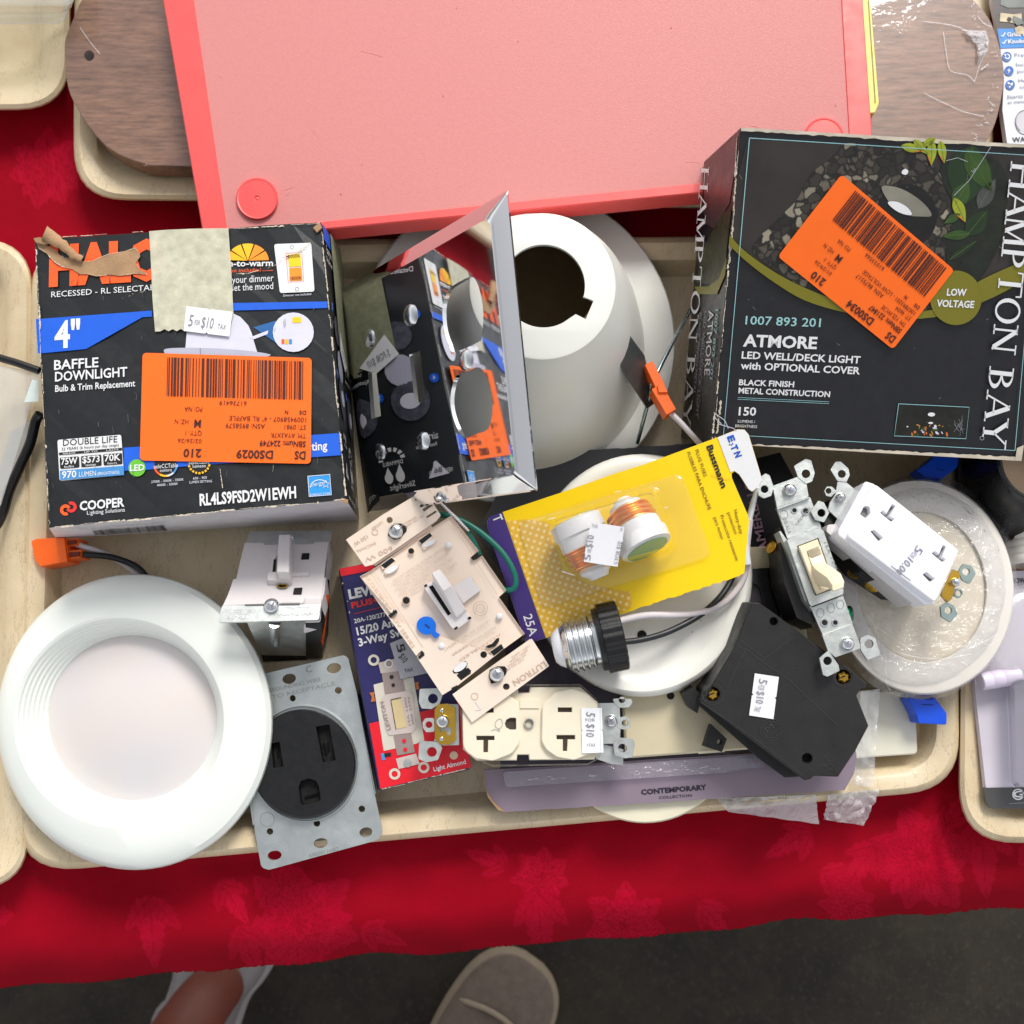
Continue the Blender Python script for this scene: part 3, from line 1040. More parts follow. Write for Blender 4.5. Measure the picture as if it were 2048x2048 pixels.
for s0, h0, n_ in ((.55, .06, '4'), (.59, .5, '5'), (.3, .1, '2')): SC(s0, h0, .018, .035, BLUEINK, .0009); ST(n_, s0 + .008, h0 - .01, h0 + .012, .0025, off=.0011)
ST('Select your color', .47, .55, .8, .0024); ST('temperature', .5, .6, .85, .0024); ST('Ajuste la temperatura', .53, .55, .88, .0022)
ST('airtight', .775, .12, .28, .004); ST('Rated for closets', .80, .14, .3, .002); ST('DIMMABLE', .84, .42, .58, .0022); ST('VERY WIDE FLOOD', .905, .06, .24, .0022)
for a in range(7):
    an = math.pi * a / 6.5
    SD([(.82 - .03 * math.sin(an), .5 - .07 * math.cos(an)), (.82 - .045 * math.sin(an), .5 - .105 * math.cos(an)), (.82 - .045 * math.sin(an + .3), .5 - .105 * math.cos(an + .3)), (.82 - .03 * math.sin(an + .3), .5 - .07 * math.cos(an + .3))], PRINTW)
SC(.885, .46, .022, .035, PRINTW); SC(.885, .55, .02, .033, PRINTW); SD([(.84, .45), (.88, .425), (.88, .495)], PRINTW); SD([(.845, .545), (.882, .515), (.882, .583)], PRINTW)
SD([(.855, .17), (.87, .15), (.91, .09), (.915, .25), (.875, .2), (.858, .19)], GREYB); ST('B6', .9, .14, .2, .0028, INK, .0009)
ST('Silverlight', .93, .36, .56, .003); ST('LEARN MORE', .95, .68, .9, .0024); ST('ABOUT THE PRODUCT', .965, .66, .9, .002); ST('www.cooperlighting.com', .985, .12, .6, .002)
obj('side_printing', q, rt)
TAPE = M('masking_tape', (216, 213, 190), .75, var=.16, vs=200, bs=.25)
TAPE.node_tree.nodes['Principled BSDF'].inputs['Alpha'].default_value = .70
q = MB()
q.poly([SP(-.005, .30, .0012), SP(-.005, .86, .0012), SP(.45, .88, .0012), SP(.5, .72, .0012), SP(.47, .5, .0012), SP(.44, .3, .0012)], M('olive_masking_tape', (132, 134, 106), .75, var=.2, vs=200))  # olive tone, darker than the strip on top
obj('masking_tape', q, rt)['label'] = 'olive tape on the flank'
q = MB()
q.poly([SP(.36, .36, .0016), SP(.44, .28, .0016), SP(.50, .48, .0016), SP(.47, .6, .0016)], PAPER)
text3(q, '5 FOR $10', SP(.44, .34, .0019), SP(.475, .52, .0019), sn, .004, FADED)
obj('price_tag', q, rt)
# tape, tags and the tear on top
q = MB()
tp = [(800, 60), (900, 52), (1050, 46), (1225, 44), (1240, 250), (1253, 510), (1235, 560), (1200, 575)] + [(1190 - i * 22, 585 + (8 if i % 2 else -4) + i * .3) for i in range(16)] + [(832, 598), (818, 420), (808, 200)]
q.prism(hp, ZD(*tp), .00015, TAPE, .0013)
q2 = ZD((800, 62), (1225, 46))
q.poly([hp.pt(*q2[0], .0013), hp.pt(*q2[1], .0013), hp.pt(*q2[1], .0) + Vector((0, .0008, -.012)), hp.pt(*q2[0], .0) + Vector((0, .0008, -.012))], TAPE)
obj('masking_tape', q, rt)
price_tag(rt, hp, ZD((985, 595), (1230, 625), (1248, 492), (1000, 462)), TAGW, .0018)
clearance_label(rt, hp, ZD((1673, 740), (765, 712), (750, 1290), (1668, 1308)), ('DS0029', '224749', '02/26/26', 'AYA3X7R', '0981', '8958579', '1009458907 - 4" RL BAFFLE', '61736419'), .0015, 'orange barcode label stuck upside down')
q = MB()
tear = [(196, 108), (238, 128), (300, 165), (345, 200), (420, 218), (480, 222), (520, 210), (585, 182), (655, 170), (728, 150), (742, 172), (752, 196), (730, 232), (748, 262), (790, 292), (720, 286), (650, 298), (575, 294), (520, 300), (465, 288), (430, 290), (385, 262), (330, 248), (290, 222), (250, 178), (205, 150)]
tr_ = [tuple(Vector(p) + Vector((random.uniform(-3, 3), random.uniform(-3, 3)))) for p in tear]
q.decal(hp, ZD(*[tuple(p[:2]) for p in cat([Vector((x, y, 0)) for x, y in tr_], 2, True)]), KRAFT, .0011)
for k in range(len(tear)):
    a, b_ = tear[k], tear[(k + 1) % len(tear)]
    scuff(q, hp, ZD(*a), ZD(*b_), 2.2, SCUFF, k, .0014, .8)
# the curled-back strip
cur = [ZD(238, 66), ZD(300, 110), ZD(345, 140), ZD(395, 190), ZD(440, 210)]
def fl(u, v_):
    i = u * 3.999; k = int(i); f = i - k
    c_ = Vector(cur[k]).lerp(Vector(cur[k + 1]), f)
    wd = 13 * (1 - .55 * u) + 2 * noise.noise(Vector((u * 9, 1, 2)))
    a = math.pi * 1.5 * v_ - .4
    return hp.pt(c_.x + wd * .75 * math.cos(a) * .6, c_.y - wd * math.cos(a), .0016 + .0042 * (1 - .5 * u) * max(0, math.sin(a * .8 + .3)))
q.grid(fl, 20, 12, KRAFT)
q.prism(hp, ZD((180, 98), (215, 92), (250, 110), (262, 122), (235, 130), (190, 118)), .001, KRAFT, .003)
obj('torn_cardboard', q, rt)
q = MB()
scuff(q, hp, ZD(192, 140), ZD(266, 1640), 4.0, SCUFF, 1, .0012, .9)
scuff(q, hp, ZD(285, 1648), ZD(1850, 1500), 4.5, SCUFF, 2, .0012, .9)
scuff(q, hp, ZD(1728, 60), ZD(1855, 1480), 4.5, SCUFF, 3, .0012, .75)
scuff(q, hp, ZD(300, 92), ZD(770, 62), 3.0, SCUFF, 4, .0012, .7)
scuff(q, hp, ZD(1250, 44), ZD(1716, 18), 4.0, SCUFF, 5, .0012, .9)
pts = ZD((1700, 62), (1668, 118), (1630, 150), (1575, 182), (1520, 205), (1495, 232), (1440, 258), (1390, 268), (1330, 285), (1270, 290))
for k in range(len(pts) - 1): scuff(q, hp, pts[k], pts[k + 1], 3.2, SCUFF if k % 3 else INK, 20 + k, .0014, 1)
for a, b_ in (((1180, 1330), (1196, 1440)), ((1467, 1310), (1462, 1350)), ((622, 1390), (628, 1440)), ((690, 400), (780, 382)), ((655, 420), (700, 404))):
    scuff(q, hp, ZD(*a), ZD(*b_), 2, SCUFF, a[0], .0012, .6)
rn = random.Random(33)
for i in range(70):
    x, y = rn.uniform(230, 1820), rn.uniform(120, 1600)
    if 740 < x < 1690 and 700 < y < 1320: continue
    line(q, hp, ZD((x, y), (x + rn.uniform(-8, 8), y + rn.uniform(4, 44))), rn.uniform(.35, .9), M('carton_scratch', (92, 94, 98), .6), .0012)
q.prism(hp, ZD((1680, 40), (1716, 14), (1728, 40), (1700, 66)), .001, KRAFT, .0016)
q.prism(hp, ZD((1830, 1490), (1868, 1500), (1866, 1520), (1835, 1515)), .001, KRAFT, .001)
obj('worn_edges', q, rt)
q = MB()   # barcode strip on the near flank
u0, u1, d0, d1 = top[0], top[1], bot[0], bot[1]
fn_ = (u1 - u0).cross(d0 - u0).normalized()
if fn_.y > 0: fn_ = -fn_
def NP(a, b_): return u0.lerp(u1, a).lerp(d0.lerp(d1, a), b_) + fn_ * .0006
rn = random.Random(8); x = .13
while x < .36:
    wd = rn.choice((.002, .003, .005)); q.poly([NP(x, .45), NP(x + wd, .45), NP(x + wd, .85), NP(x, .85)], INK); x += wd + rn.choice((.002, .003, .004))
text3(q, 'RL4LS9FSD2W1EWH', NP(.1, .32), NP(.38, .32), fn_, .0042, FADED)
obj('flank_barcode', q, rt)

# ------------------------------------------------------------------ chrome wall plate leaning on the can light
CHR = M('chrome', (226, 226, 228), .035, 1.0, var=.01)
rt = thing('wall_plate', 'mirror chrome wall plate with two toggle slots, leaning on the white can light', 'wall plate', (800, 830, .008))
cp = Pl((*ZB(1147, 85), .151), (*ZB(1310, 1742), .135), (*ZB(250, 1260), .011))
OUT = ZB((1149, 82), (1312, 1743), (372, 1868), (214, 640))
INN = ZB((1046, 232), (1188, 1652), (404, 1782), (262, 680))
def duo(pts): return [tuple(p[:2]) for p in cat([Vector((*c, 0)) for c in ZB(*pts)], 3, True)]
H1 = duo([(822, 632), (862, 600), (940, 562), (975, 590), (1002, 680), (1012, 780), (1003, 890), (985, 922), (850, 978), (822, 935), (796, 860), (786, 760), (796, 690)])
H2 = duo([(866, 1105), (930, 1082), (990, 1062), (1035, 1125), (1060, 1225), (1060, 1320), (1038, 1402), (970, 1430), (905, 1452), (868, 1398), (840, 1320), (830, 1240), (842, 1160)])
H3 = ZB((376, 1092), (420, 1078), (447, 1330), (394, 1347)); H4 = ZB((603, 990), (663, 970), (695, 1245), (635, 1263))
q = MB()
rise = .0055
rings = [[cp.pt(x, y, h) for x, y in rp(pp, r, 4)] for pp, r, h in ((OUT, 3, -.001), (OUT, 3, .0), (inset(OUT, 3), 4, .0012), (inset(INN, -7), 12, rise - .001), (inset(INN, -2), 14, rise - .0003), (INN, 14, rise + .0001))]
q.loft(rings, CHR)
q.poly([cp.pt(x, y, rise + .0001) for x, y in rp(INN, 14, 4)], CHR, [[cp.pt(x, y, rise + .0001) for x, y in h_] for h_ in (H1, H2, H3, H4)])
for h_ in (H1, H2, H3, H4):
    a = [cp.pt(x, y, rise + .0001) for x, y in h_]
    q.loft([a, [v_ - cp.n * .0022 for v_ in a]], CHR)
obj('plate', q, rt, smooth=9)
for c_, r in (((612, 775), 40), ((382, 900), 33), ((917, 1022), 42), ((443, 1530), 30), ((683, 1468), 34)):
    q = MB(); screw(q, cp, ZB(*c_), r * .3623 * .8, STEELB, rise, None, .0022); obj('screw', q, rt, smooth=40)

# ------------------------------------------------------------------ white recessed can light
CANW = M('can_white', (226, 226, 220), .36, var=.05, vs=22, dirt=.1, dirtc=(150, 142, 126))
rt = thing('recessed_light', 'white recessed can light standing on its flange with a keyed hole on top', 'recessed light', (1033, 724, .0215))
prof = [(1031, 690, 316, .0216), (1031, 690, 319, .0232), (1032, 690, 316, .0246), (1037, 692, 268, .0262), (1043, 696, 246, .030), (1050, 680, 236, .040), (1060, 652, 219, .056), (1069, 624, 197, .073), (1076, 600, 172, .089), (1081.5, 584, 155, .098), (1084.5, 575, 148.5, .1015), (1085, 573, 146, .1028), (1085, 572, 142, .1032)]
q = MB()
q.loft([[P(x, y, z) for x, y in el(a, b_, r, r, 0, 72)] for a, b_, r, z in prof], CANW)
hole = el(1087, 572, 83, 83, 0, 60, a0=62, a1=377)
notch = ZB((1565, 668), (1620, 695), (1578, 796), (1522, 768))
hp_ = hole + notch[:]
cpl = flat(.1032)
q.poly([cpl.pt(x, y) for x, y in el(1085, 572, 142, 142, 0, 72)], CANW, [[cpl.pt(x, y) for x, y in hp_]])
a = [cpl.pt(x, y) for x, y in hp_]
q.loft([a, [v_ - Vector((0, 0, .0018)) for v_ in a]], CANW)
obj('can', q, rt, smooth=32)
q = MB()
BAF = M('baffle_interior', (170, 152, 120), .7)
q.loft([[P(x, y, z) for x, y in el(a, b_, r, r, 0, 48)] for a, b_, r, z in ((1087, 571, 104, .1008), (1076, 602, 158, .085), (1060, 655, 206, .053), (1040, 700, 236, .0235))], BAF, False, True)
obj('baffle', q, rt, smooth=40)
q = MB()
sp_ = Pl((*ZB(1700, 870), .083), (*ZB(1748, 775), .083), (*ZT(205, 1000), .047))
sm_ = M('spring_steel', (112, 118, 118), .42, .8, var=.15)
q.prism(sp_, [ZB(1690, 905), ZB(1700, 862), ZB(1745, 775), ZB(1758, 800), ZT(150, 620), ZT(240, 985), ZT(175, 1030), ZT(0, 760)], .0011, sm_)
q.tube([sp_.pt(*ZB(1688, 900), .0006), sp_.pt(*ZB(1742, 772), .0006)], .0016, sm_, sm=0)
obj('spring_clip', q, rt)
q = MB()
q.tube([P(*ZT(505, 270), .034), P(*ZT(380, 500), .048), P(*ZT(262, 730), .060), P(*ZT(205, 840), .058), P(*ZT(190, 940), .050), P(*ZT(95, 1300), .027)], .0011, M('spring_wire', (160, 176, 180), .25, 1.0), sm=4)
obj('torsion_wire', q, rt, smooth=60)
q = MB()
op = flat(.064)
q.prism(op, ZT(*rp([(153, 694), (214, 664), (300, 830), (330, 920), (396, 1036), (322, 1082), (205, 882), (236, 868)], 8, 3)), .010, ORANGE, ch=.8)
q.prism(op, ZT((250, 850), (292, 832), (330, 905), (262, 905)), .002, ORANGE, .0012)
c1_ = obj('connector', q, rt)
q = MB()
q.tube([P(*ZT(345, 1060), .059), P(*ZT(430, 1140), .060), P(*ZT(520, 1240), .060), P(*ZT(640, 1370), .054), P(*ZT(800, 1540), .050)], .00145, WIREW)
obj('wire', q, rt, c1_, smooth=60)


# ================================================================== black carton of the deck light (right)
HB = M('carton_charcoal', (29, 29, 33), .36, var=.1, bs=.08, bsc=260)
rt = thing('deck_light_carton', 'charcoal deck light carton with a garden picture and a slanted orange barcode label', 'box', (1750, 640, .02), 'light fitting cartons in the trays')
tops = [P(1425, 888, .075), P(2044, 922, .075), P(2101, 291, .132), P(1481, 254, .132)]
bots = [P(1361, 876, .0055), P(1960, 905, .0055), P(2010, 352, .0565), P(1408, 322, .0565)]
hp = Pl(tops[0], tops[1], tops[3])
tops[2] = hp.pt(2101, 291)
q = MB(); q.hexa(tops, bots, HB); obj('carton', q, rt, bevel=.0008)
# the printed picture: gravel, leaves and a lamp
m, t, b = nodes('gravel_print')
v = coords(t)
vo = t.nodes.new('ShaderNodeTexVoronoi'); vo.inputs['Scale'].default_value = 250; vo.inputs['Randomness'].default_value = 1
nv = t.nodes.new('ShaderNodeVectorMath'); nv.operation = 'ADD'
nn_ = t.nodes.new('ShaderNodeTexNoise'); nn_.inputs['Scale'].default_value = 160
t.links.new(v, nn_.inputs['Vector'])
sc_ = t.nodes.new('ShaderNodeVectorMath'); sc_.operation = 'SCALE'; sc_.inputs[3].default_value = .006
t.links.new(nn_.outputs['Color'], sc_.inputs[0]); t.links.new(v, nv.inputs[0]); t.links.new(sc_.outputs[0], nv.inputs[1])
t.links.new(nv.outputs[0], vo.inputs['Vector'])
sx = t.nodes.new('ShaderNodeSeparateColor'); t.links.new(vo.outputs['Color'], sx.inputs[0])
vd = t.nodes.new('ShaderNodeTexVoronoi'); vd.feature = 'DISTANCE_TO_EDGE'; vd.inputs['Scale'].default_value = 250
t.links.new(nv.outputs[0], vd.inputs['Vector'])
cc = ramp(t, sx.outputs[0], [(.0, rgb((32, 29, 26))), (.5, rgb((60, 54, 47))), (.85, rgb((96, 88, 76))), (.98, rgb((150, 142, 124)))])
mk = ramp(t, vd.outputs['Distance'], [(.02, (0, 0, 0)), (.16, (1, 1, 1))])
t.links.new(mixc(t, mk, rgb((22, 20, 18)), cc), b.inputs['Base Color'])
b.inputs['Roughness'].default_value = .4
GRAV = m
OLIVE = M('olive_print', (118, 112, 22), .4, var=.03)
SKYL = M('pale_blue_line_print', (150, 200, 206), .4)
q = MB()
X = lambda *a, **k: ztext(q, hp, ZE, *a, **k)
XC = lambda *a, **k: ztext(q, hp, ZC, *a, **k)
D = lambda Z, pts, m_, h=.0005: q.decal(hp, Z(*pts), m_, h)
sm2 = lambda Z, pts, n=4: Z(*[tuple(p[:2]) for p in cat([Vector((x, y, 0)) for x, y in pts], n, True)])
photo = [(505, 716), (1100, 752), (1932, 802), (2060, 812), (2020, 1290), (1932, 1345), (1700, 1450), (1480, 1600), (1200, 1612), (960, 1560), (800, 1500), (640, 1400), (520, 1320), (413, 1217), (440, 960)]
D(ZC, photo, M('dark_slab_print', (48, 43, 40), .4, var=.3, vs=25), .0004)
q.decal(hp, sm2(ZC, [(1010, 742), (1130, 752), (1360, 765), (1500, 900), (1540, 1060), (1570, 1200), (1520, 1320), (1480, 1590), (1200, 1600), (950, 1555), (760, 1480), (640, 1390), (530, 1300), (560, 1230), (680, 1110), (760, 1030), (830, 900), (930, 820)]), GRAV, .0006)
q.decal(hp, sm2(ZC, [(1500, 860), (1560, 830), (1660, 800), (1760, 810), (1830, 880), (1850, 1000), (1810, 1250), (1700, 1440), (1560, 1450), (1530, 1250), (1580, 1080), (1520, 960)]), M('shade_leaf_print', (24, 30, 18), .4, var=.5, vs=120), .0007)
LG = M('leaf_print', (46, 74, 24), .4, var=.3, vs=80); LY = M('young_leaf_print', (150, 160, 40), .4, var=.2, vs=80); LR = M('leaf_tip_print', (206, 112, 50), .4)
LD = M('deep_leaf_print', (26, 48, 20), .4, var=.3, vs=80); LV = M('leaf_vein_print', (96, 110, 50), .4)
def leaf(cx, cy, L, W, ang, m_, h=.0008, tip=None):
    ca, sa = math.cos(math.radians(ang)), math.sin(math.radians(ang))
    def tf(u, v_): return (cx + u * ca - v_ * sa, cy + u * sa + v_ * ca)
    us = [i / 10 for i in range(11)]
    up = [tf((u - .5) * L, W * .5 * math.sin(math.pi * u ** .8)) for u in us]; dn = [tf((u - .5) * L, -W * .5 * math.sin(math.pi * u ** .8)) for u in us]
    q.decal(hp, ZC(*(up + dn[-2:0:-1])), m_, h)
    line(q, hp, ZC(tf(-.46 * L, 0), tf(.4 * L, 0)), .8, LV, h + .0001)
    if tip:
        up = [tf((u - .5) * L, W * .5 * math.sin(math.pi * u ** .8)) for u in us[6:]]; dn = [tf((u - .5) * L, W * .28 * math.sin(math.pi * u ** .8)) for u in us[6:]]
        q.decal(hp, ZC(*(up + dn[-2:0:-1])), tip, h + .0002)
leaf(1640, 910, 330, 220, 100, LD); leaf(1610, 1000, 150, 90, -60, LG, .0009); leaf(1700, 880, 260, 120, 60, LG, .0009)
for a in ((1355, 765, 120, 46, 12, LY, LR), (1400, 760, 110, 40, 45, LY, None), (1455, 790, 130, 50, 92, LY, LR), (1510, 785, 120, 44, 80, LY, LR), (1440, 735, 80, 40, 150, LY, None)):
    leaf(a[0], a[1], a[2], a[3], a[4], a[5], .001, a[6])
leaf(1600, 1085, 140, 60, 65, LY, .001, LR); leaf(1580, 1215, 150, 50, 175, LG, .001); leaf(1690, 1150, 170, 100, -50, LD, .0009); leaf(1740, 1000, 180, 80, -60, M('grey_leaf_print', (70, 74, 70), .4, var=.4, vs=150), .0009); leaf(1620, 1290, 190, 40, -35, LD, .0009); leaf(1560, 1130, 100, 40, 150, LG, .0011)
for p in ([(1530, 830), (1590, 815), (1640, 835)], [(1570, 1010), (1650, 930), (1760, 760)], [(1660, 880), (1668, 890), (1680, 870)]): line(q, hp, ZC(*p), .7, GREYB, .0011)
q.decal(hp, sm2(ZC, [(1305, 880), (1320, 872), (1335, 885), (1322, 903), (1300, 895)]), PRINTW, .0009)
# well light in the picture
q.decal(hp, zel(ZC, 1325, 1115, 158, 165, 0, 32), M('lamp_ring_print', (22, 21, 20), .35), .0009)
q.decal(hp, sm2(ZC, [(1196, 966), (1250, 962), (1320, 985), (1390, 1030), (1440, 1080), (1452, 1116), (1390, 1118), (1330, 1112), (1270, 1085), (1225, 1030)]), M('lamp_bowl_print', (128, 124, 112), .4, var=.2, vs=60), .0011)
q.decal(hp, sm2(ZC, [(1228, 1046), (1275, 1042), (1330, 1072), (1352, 1108), (1310, 1106), (1262, 1082)]), PRINTW, .0013)
# olive swoosh, badge, frame line
q.decal(hp, ZC(*([tuple(p[:2]) for p in cat([Vector((x, y, 0)) for x, y in [(412, 1214), (470, 1278), (560, 1350), (700, 1438), (850, 1508), (1000, 1560), (1200, 1600), (1480, 1596), (1700, 1452), (1932, 1345), (2030, 1290)]], 4)] + [tuple(p[:2]) for p in cat([Vector((x, y, 0)) for x, y in [(2020, 1400), (1932, 1452), (1718, 1560), (1470, 1638), (1200, 1645), (1000, 1612), (800, 1552), (640, 1458), (500, 1352), (408, 1266)]], 4)])), OLIVE, .0012)
q.decal(hp, zel(ZC, 1580, 1538, 134, 141, 0, 36), OLIVE, .0014)
XC('LOW', (1532, 1526), (1633, 1528), 34, PRINTW, h=.0016, bold=.03); XC('VOLTAGE', (1479, 1583), (1672, 1590), 34, PRINTW, h=.0016, bold=.03)
fr_ = [(1499, 276), (2082, 312), (2030, 901), (1447, 869), (1499, 276)]
line(q, hp, fr_, 1.6, SKYL, .0015)
X('1007 893 201', (393, 410), (808, 425), 46, M('pale_aqua_print', (150, 196, 198), .45), bold=.01)
X('ATMORE', (380, 530), (787, 545), 62, PRINTW, bold=.03)
X('LED WELL/DECK LIGHT', (372, 598), (1027, 626), 38, PRINTW, bold=.022); X('with OPTIONAL COVER', (367, 656), (1025, 686), 38, PRINTW, bold=.022)
X('BLACK FINISH', (358, 745), (662, 757), 30, PRINTW, bold=.025); X('METAL CONSTRUCTION', (355, 790), (860, 812), 30, PRINTW, bold=.025)
line(q, hp, ZE((352, 814), (858, 838)), .8, SKYL); line(q, hp, ZE((350, 824), (856, 848)), .8, SKYL)
X('150', (356, 912), (452, 914), 44, PRINTW, bold=.02); X('LUMENS /', (352, 952), (447, 956), 15, PRINTW); X('BRIGHTNESS', (338, 978), (458, 983), 15, PRINTW)
line(q, hp, ZE((1240, 849), (1630, 868), (1612, 1042), (1216, 1026), (1240, 849)), 1.2, SKYL, .0008)
D(ZE, [(1240, 849), (1630, 868), (1612, 1042), (1216, 1026)], M('night_garden_print', (24, 24, 18), .4, var=.5, vs=150), .0006)
q.decal(hp, zel(ZE, 1421, 908, 20, 11), PRINTW, .0009); q.decal(hp, zel(ZE, 1417, 955, 13, 6), PRINTW, .0009)
rn = random.Random(2)
WG = M('warm_glow_print', (170, 120, 60), .4, var=.4, vs=200)
for i in range(34):
    cx = rn.gauss(1390, 55); cy = rn.uniform(965, 1025)
    q.decal(hp, zel(ZE, cx, cy, rn.uniform(3, 15), rn.uniform(3, 8), rn.uniform(0, 90), 7), rn.choice((WG, GREYB, LG, LR)), .0008)
for i in range(12): line(q, hp, ZE((rn.uniform(1540, 1600), rn.uniform(930, 1030)), (rn.uniform(1560, 1605), rn.uniform(910, 1010))), .7, FADED, .0008)
# brand name down the right side, drawn with slab serifs: strokes (x0, y0, x1, y1, width) in a unit cell
SER = {'H': [(.14, 0, .14, 1, .15), (.78, 0, .78, 1, .15), (.14, .52, .78, .52, .06)], 'A': [(.08, 0, .46, 1, .06), (.84, 0, .46, 1, .16), (.22, .34, .7, .34, .06)],
       'M': [(.1, 0, .12, 1, .07), (.12, 1, .48, .05, .15), (.48, .05, .84, 1, .06), (.86, 0, .84, 1, .15)], 'P': [(.16, 0, .16, 1, .15)], 'T': [(.46, 0, .46, 1, .15), (.04, .97, .88, .97, .06), (.06, .97, .05, .76, .05), (.87, .97, .88, .76, .05)],
       'O': [], 'N': [(.14, 0, .14, 1, .07), (.12, 1, .78, .02, .15), (.80, 0, .80, 1, .07)], 'B': [(.16, 0, .16, 1, .15)], 'Y': [(.46, 0, .46, .45, .15), (.46, .45, .08, 1, .15), (.46, .45, .84, 1, .06)]}
SERF = {'H': [(.14, 0), (.14, 1), (.78, 0), (.78, 1)], 'A': [(.08, 0), (.84, 0)], 'M': [(.1, 0), (.1, 1), (.86, 0), (.86, 1)], 'P': [(.16, 0), (.12, 1)], 'T': [(.46, 0)], 'O': [], 'N': [(.14, 0), (.1, 1), (.8, 1)], 'B': [(.12, 0), (.12, 1)], 'Y': [(.46, 0), (.08, 1), (.84, 1)]}
def serif_word(mb, word, fn, m_):
    """fn(x, y) places a point of the unit-height word on a surface"""
    x = 0.0
    adv = {'H': .98, 'A': .92, 'M': 1.05, 'P': .8, 'T': .92, 'O': 1.0, 'N': .98, 'B': .86, 'Y': .92, ' ': .5}
    for ch in word:
        if ch != ' ':
            for x0, y0, x1, y1, wd in SER[ch]:
                d = Vector((x1 - x0, y1 - y0)).normalized(); n_ = Vector((-d.y, d.x)) * wd / 2
                if abs(d.y) > .3: n_ = Vector((wd / 2 / max(.6, abs(d.y)), 0))
                mb.poly([fn(x + a, b_) for a, b_ in ((x0 + n_.x, y0 + n_.y), (x1 + n_.x, y1 + n_.y), (x1 - n_.x, y1 - n_.y), (x0 - n_.x, y0 - n_.y))], m_)
            for sx_, sy_ in SERF[ch]:
                y0 = sy_ - (.05 if sy_ else 0)
                mb.poly([fn(x + a, b_) for a, b_ in ((sx_ - .17, y0), (sx_ + .17, y0), (sx_ + .17, y0 + .05), (sx_ - .17, y0 + .05))], m_)
            rings = {'O': [(.47, .5, .44, .52, .30, .45, 0, 360)], 'P': [(.2, .73, .46, .27, .31, .215, -90, 90)], 'B': [(.2, .76, .42, .24, .28, .19, -90, 90), (.2, .27, .5, .27, .35, .215, -90, 90)]}.get(ch, [])
            for cx, cy, rx, ry, ix, iy, a0, a1 in rings:
                o_ = el(cx, cy, rx, ry, 0, 20, a0=a0, a1=a1); i_ = el(cx, cy, ix, iy, 0, 20, a0=a0, a1=a1)
                k = len(o_); cl = a1 - a0 >= 360
                mb.add([fn(x + a, b_) for a, b_ in o_ + i_], [[j, (j + 1) % k, k + (j + 1) % k, k + j] for j in range(k if cl else k - 1)], m_)
        x += adv[ch]
    return x
L_ = .98 + .92 + 1.05 + .8 + .92 + 1.0 + .98 + .5 + .86 + .92 + .92
def along(A, B, cap, pl, h):
    A, B = Vector(A), Vector(B)
    d = (B - A) / L_
    up = Vector((d.y, -d.x)).normalized() * cap
    return lambda x, y: pl.pt(*(A + d * x + up * y), h)
serif_word(q, 'HAMPTON BAY', along((2022, 324), (1963, 890), 49, hp, .0017), PRINTW)
line(q, hp, el(1964, 876, 4, 4, 0, 10) + el(1964, 876, 4, 4, 0, 10)[:1], .6, PRINTW)
obj('printing', q, rt)
# left flank
q = MB()
sp = Pl(tops[0], tops[3], bots[0])
serif_word(q, 'HAMPTON BAY', along(ZC(262, 860), ZT(440, 1170), 17, sp, .0005), PRINTW)
q.decal(sp, [ZC(370, 1100), ZC(420, 1080), ZC(402, 1240), ZC(392, 1340), ZC(350, 1470), ZC(240, 1460), ZC(270, 1300)], M('flank_garden_print', (40, 46, 24), .4, var=.6, vs=90), .0004)
q.decal(sp, [ZC(396, 1330), ZC(388, 1420), ZC(345, 1520), ZC(250, 1520), ZC(228, 1480), ZC(300, 1480), ZC(355, 1440)], OLIVE, .0006)
q.decal(sp, [ZC(278, 838), ZC(452, 700), ZC(440, 860), ZC(410, 1050), ZC(330, 1180), ZC(280, 1150)], M('flank_slab_print', (62, 46, 48), .35, var=.3, vs=40), .0003)
TX = lambda s_, A, B, cap, m_: text(q, sp, s_, ZT(*A), ZT(*B), cap, m_, .0006)
TX('ATMORE', (645, 275), (612, 775), 10, PRINTW); TX('1007 893 201', (700, 265), (655, 800), 5.5, SKYL); TX('LED WELL/DECK LIGHT', (612, 280), (545, 1095), 6, FADED); TX('BLACK FINISH METAL', (578, 290), (527, 920), 4.5, FADED)
obj('side_printing', q, rt)
clearance_label(rt, hp, ZC((1572, 1395), (990, 900), (660, 1325), (1255, 1805)), ('DS0034', '221847', '01/29/26', 'YZLWC3E', '4604', '8675517', '1007893201 - LOW VOLTAGE', '61033566'), .0018, 'orange barcode label stuck on aslant')
q = MB()
q.decal(hp, [(1482, 255), (2100, 292), (2100, 300)] + jag((2100, 299), (1482, 262), 60, 1.6, 2), SCUFF, .0007)
scuff(q, hp, (1478, 300), (1426, 880), 5, SCUFF, 5, .0008, .95); scuff(q, hp, (1440, 800), (1432, 880), 9, SCUFF, 6, .0009, 1); scuff(q, hp, (1474, 270), (1468, 420), 3, SCUFF, 7, .0009, .7)
q.decal(hp, [(1500, 891), (2043, 922), (2044, 914)] + jag((2042, 914), (1500, 888.5), 70, 1.5, 3), SCUFF, .0007)
q.decal(hp, [(2043, 922), (2030, 921), (2034, 896), (2048, 890)], SCUFF, .0009)
for i in range(16):
    x, y = rn.uniform(1440, 2020), rn.uniform(300, 880)
    line(q, hp, [(x, y), (x + rn.uniform(-7, 7), y + rn.uniform(-4, 9))], .6, FADED, .002)
for p in ([ZE(230, 905), ZE(280, 940), ZE(300, 985)], [ZE(225, 925), ZE(262, 960)], [ZE(245, 960), ZE(330, 985), ZE(345, 1000)]): line(q, hp, p, 1.4, GREYB, .002)
obj('worn_edges', q, rt)

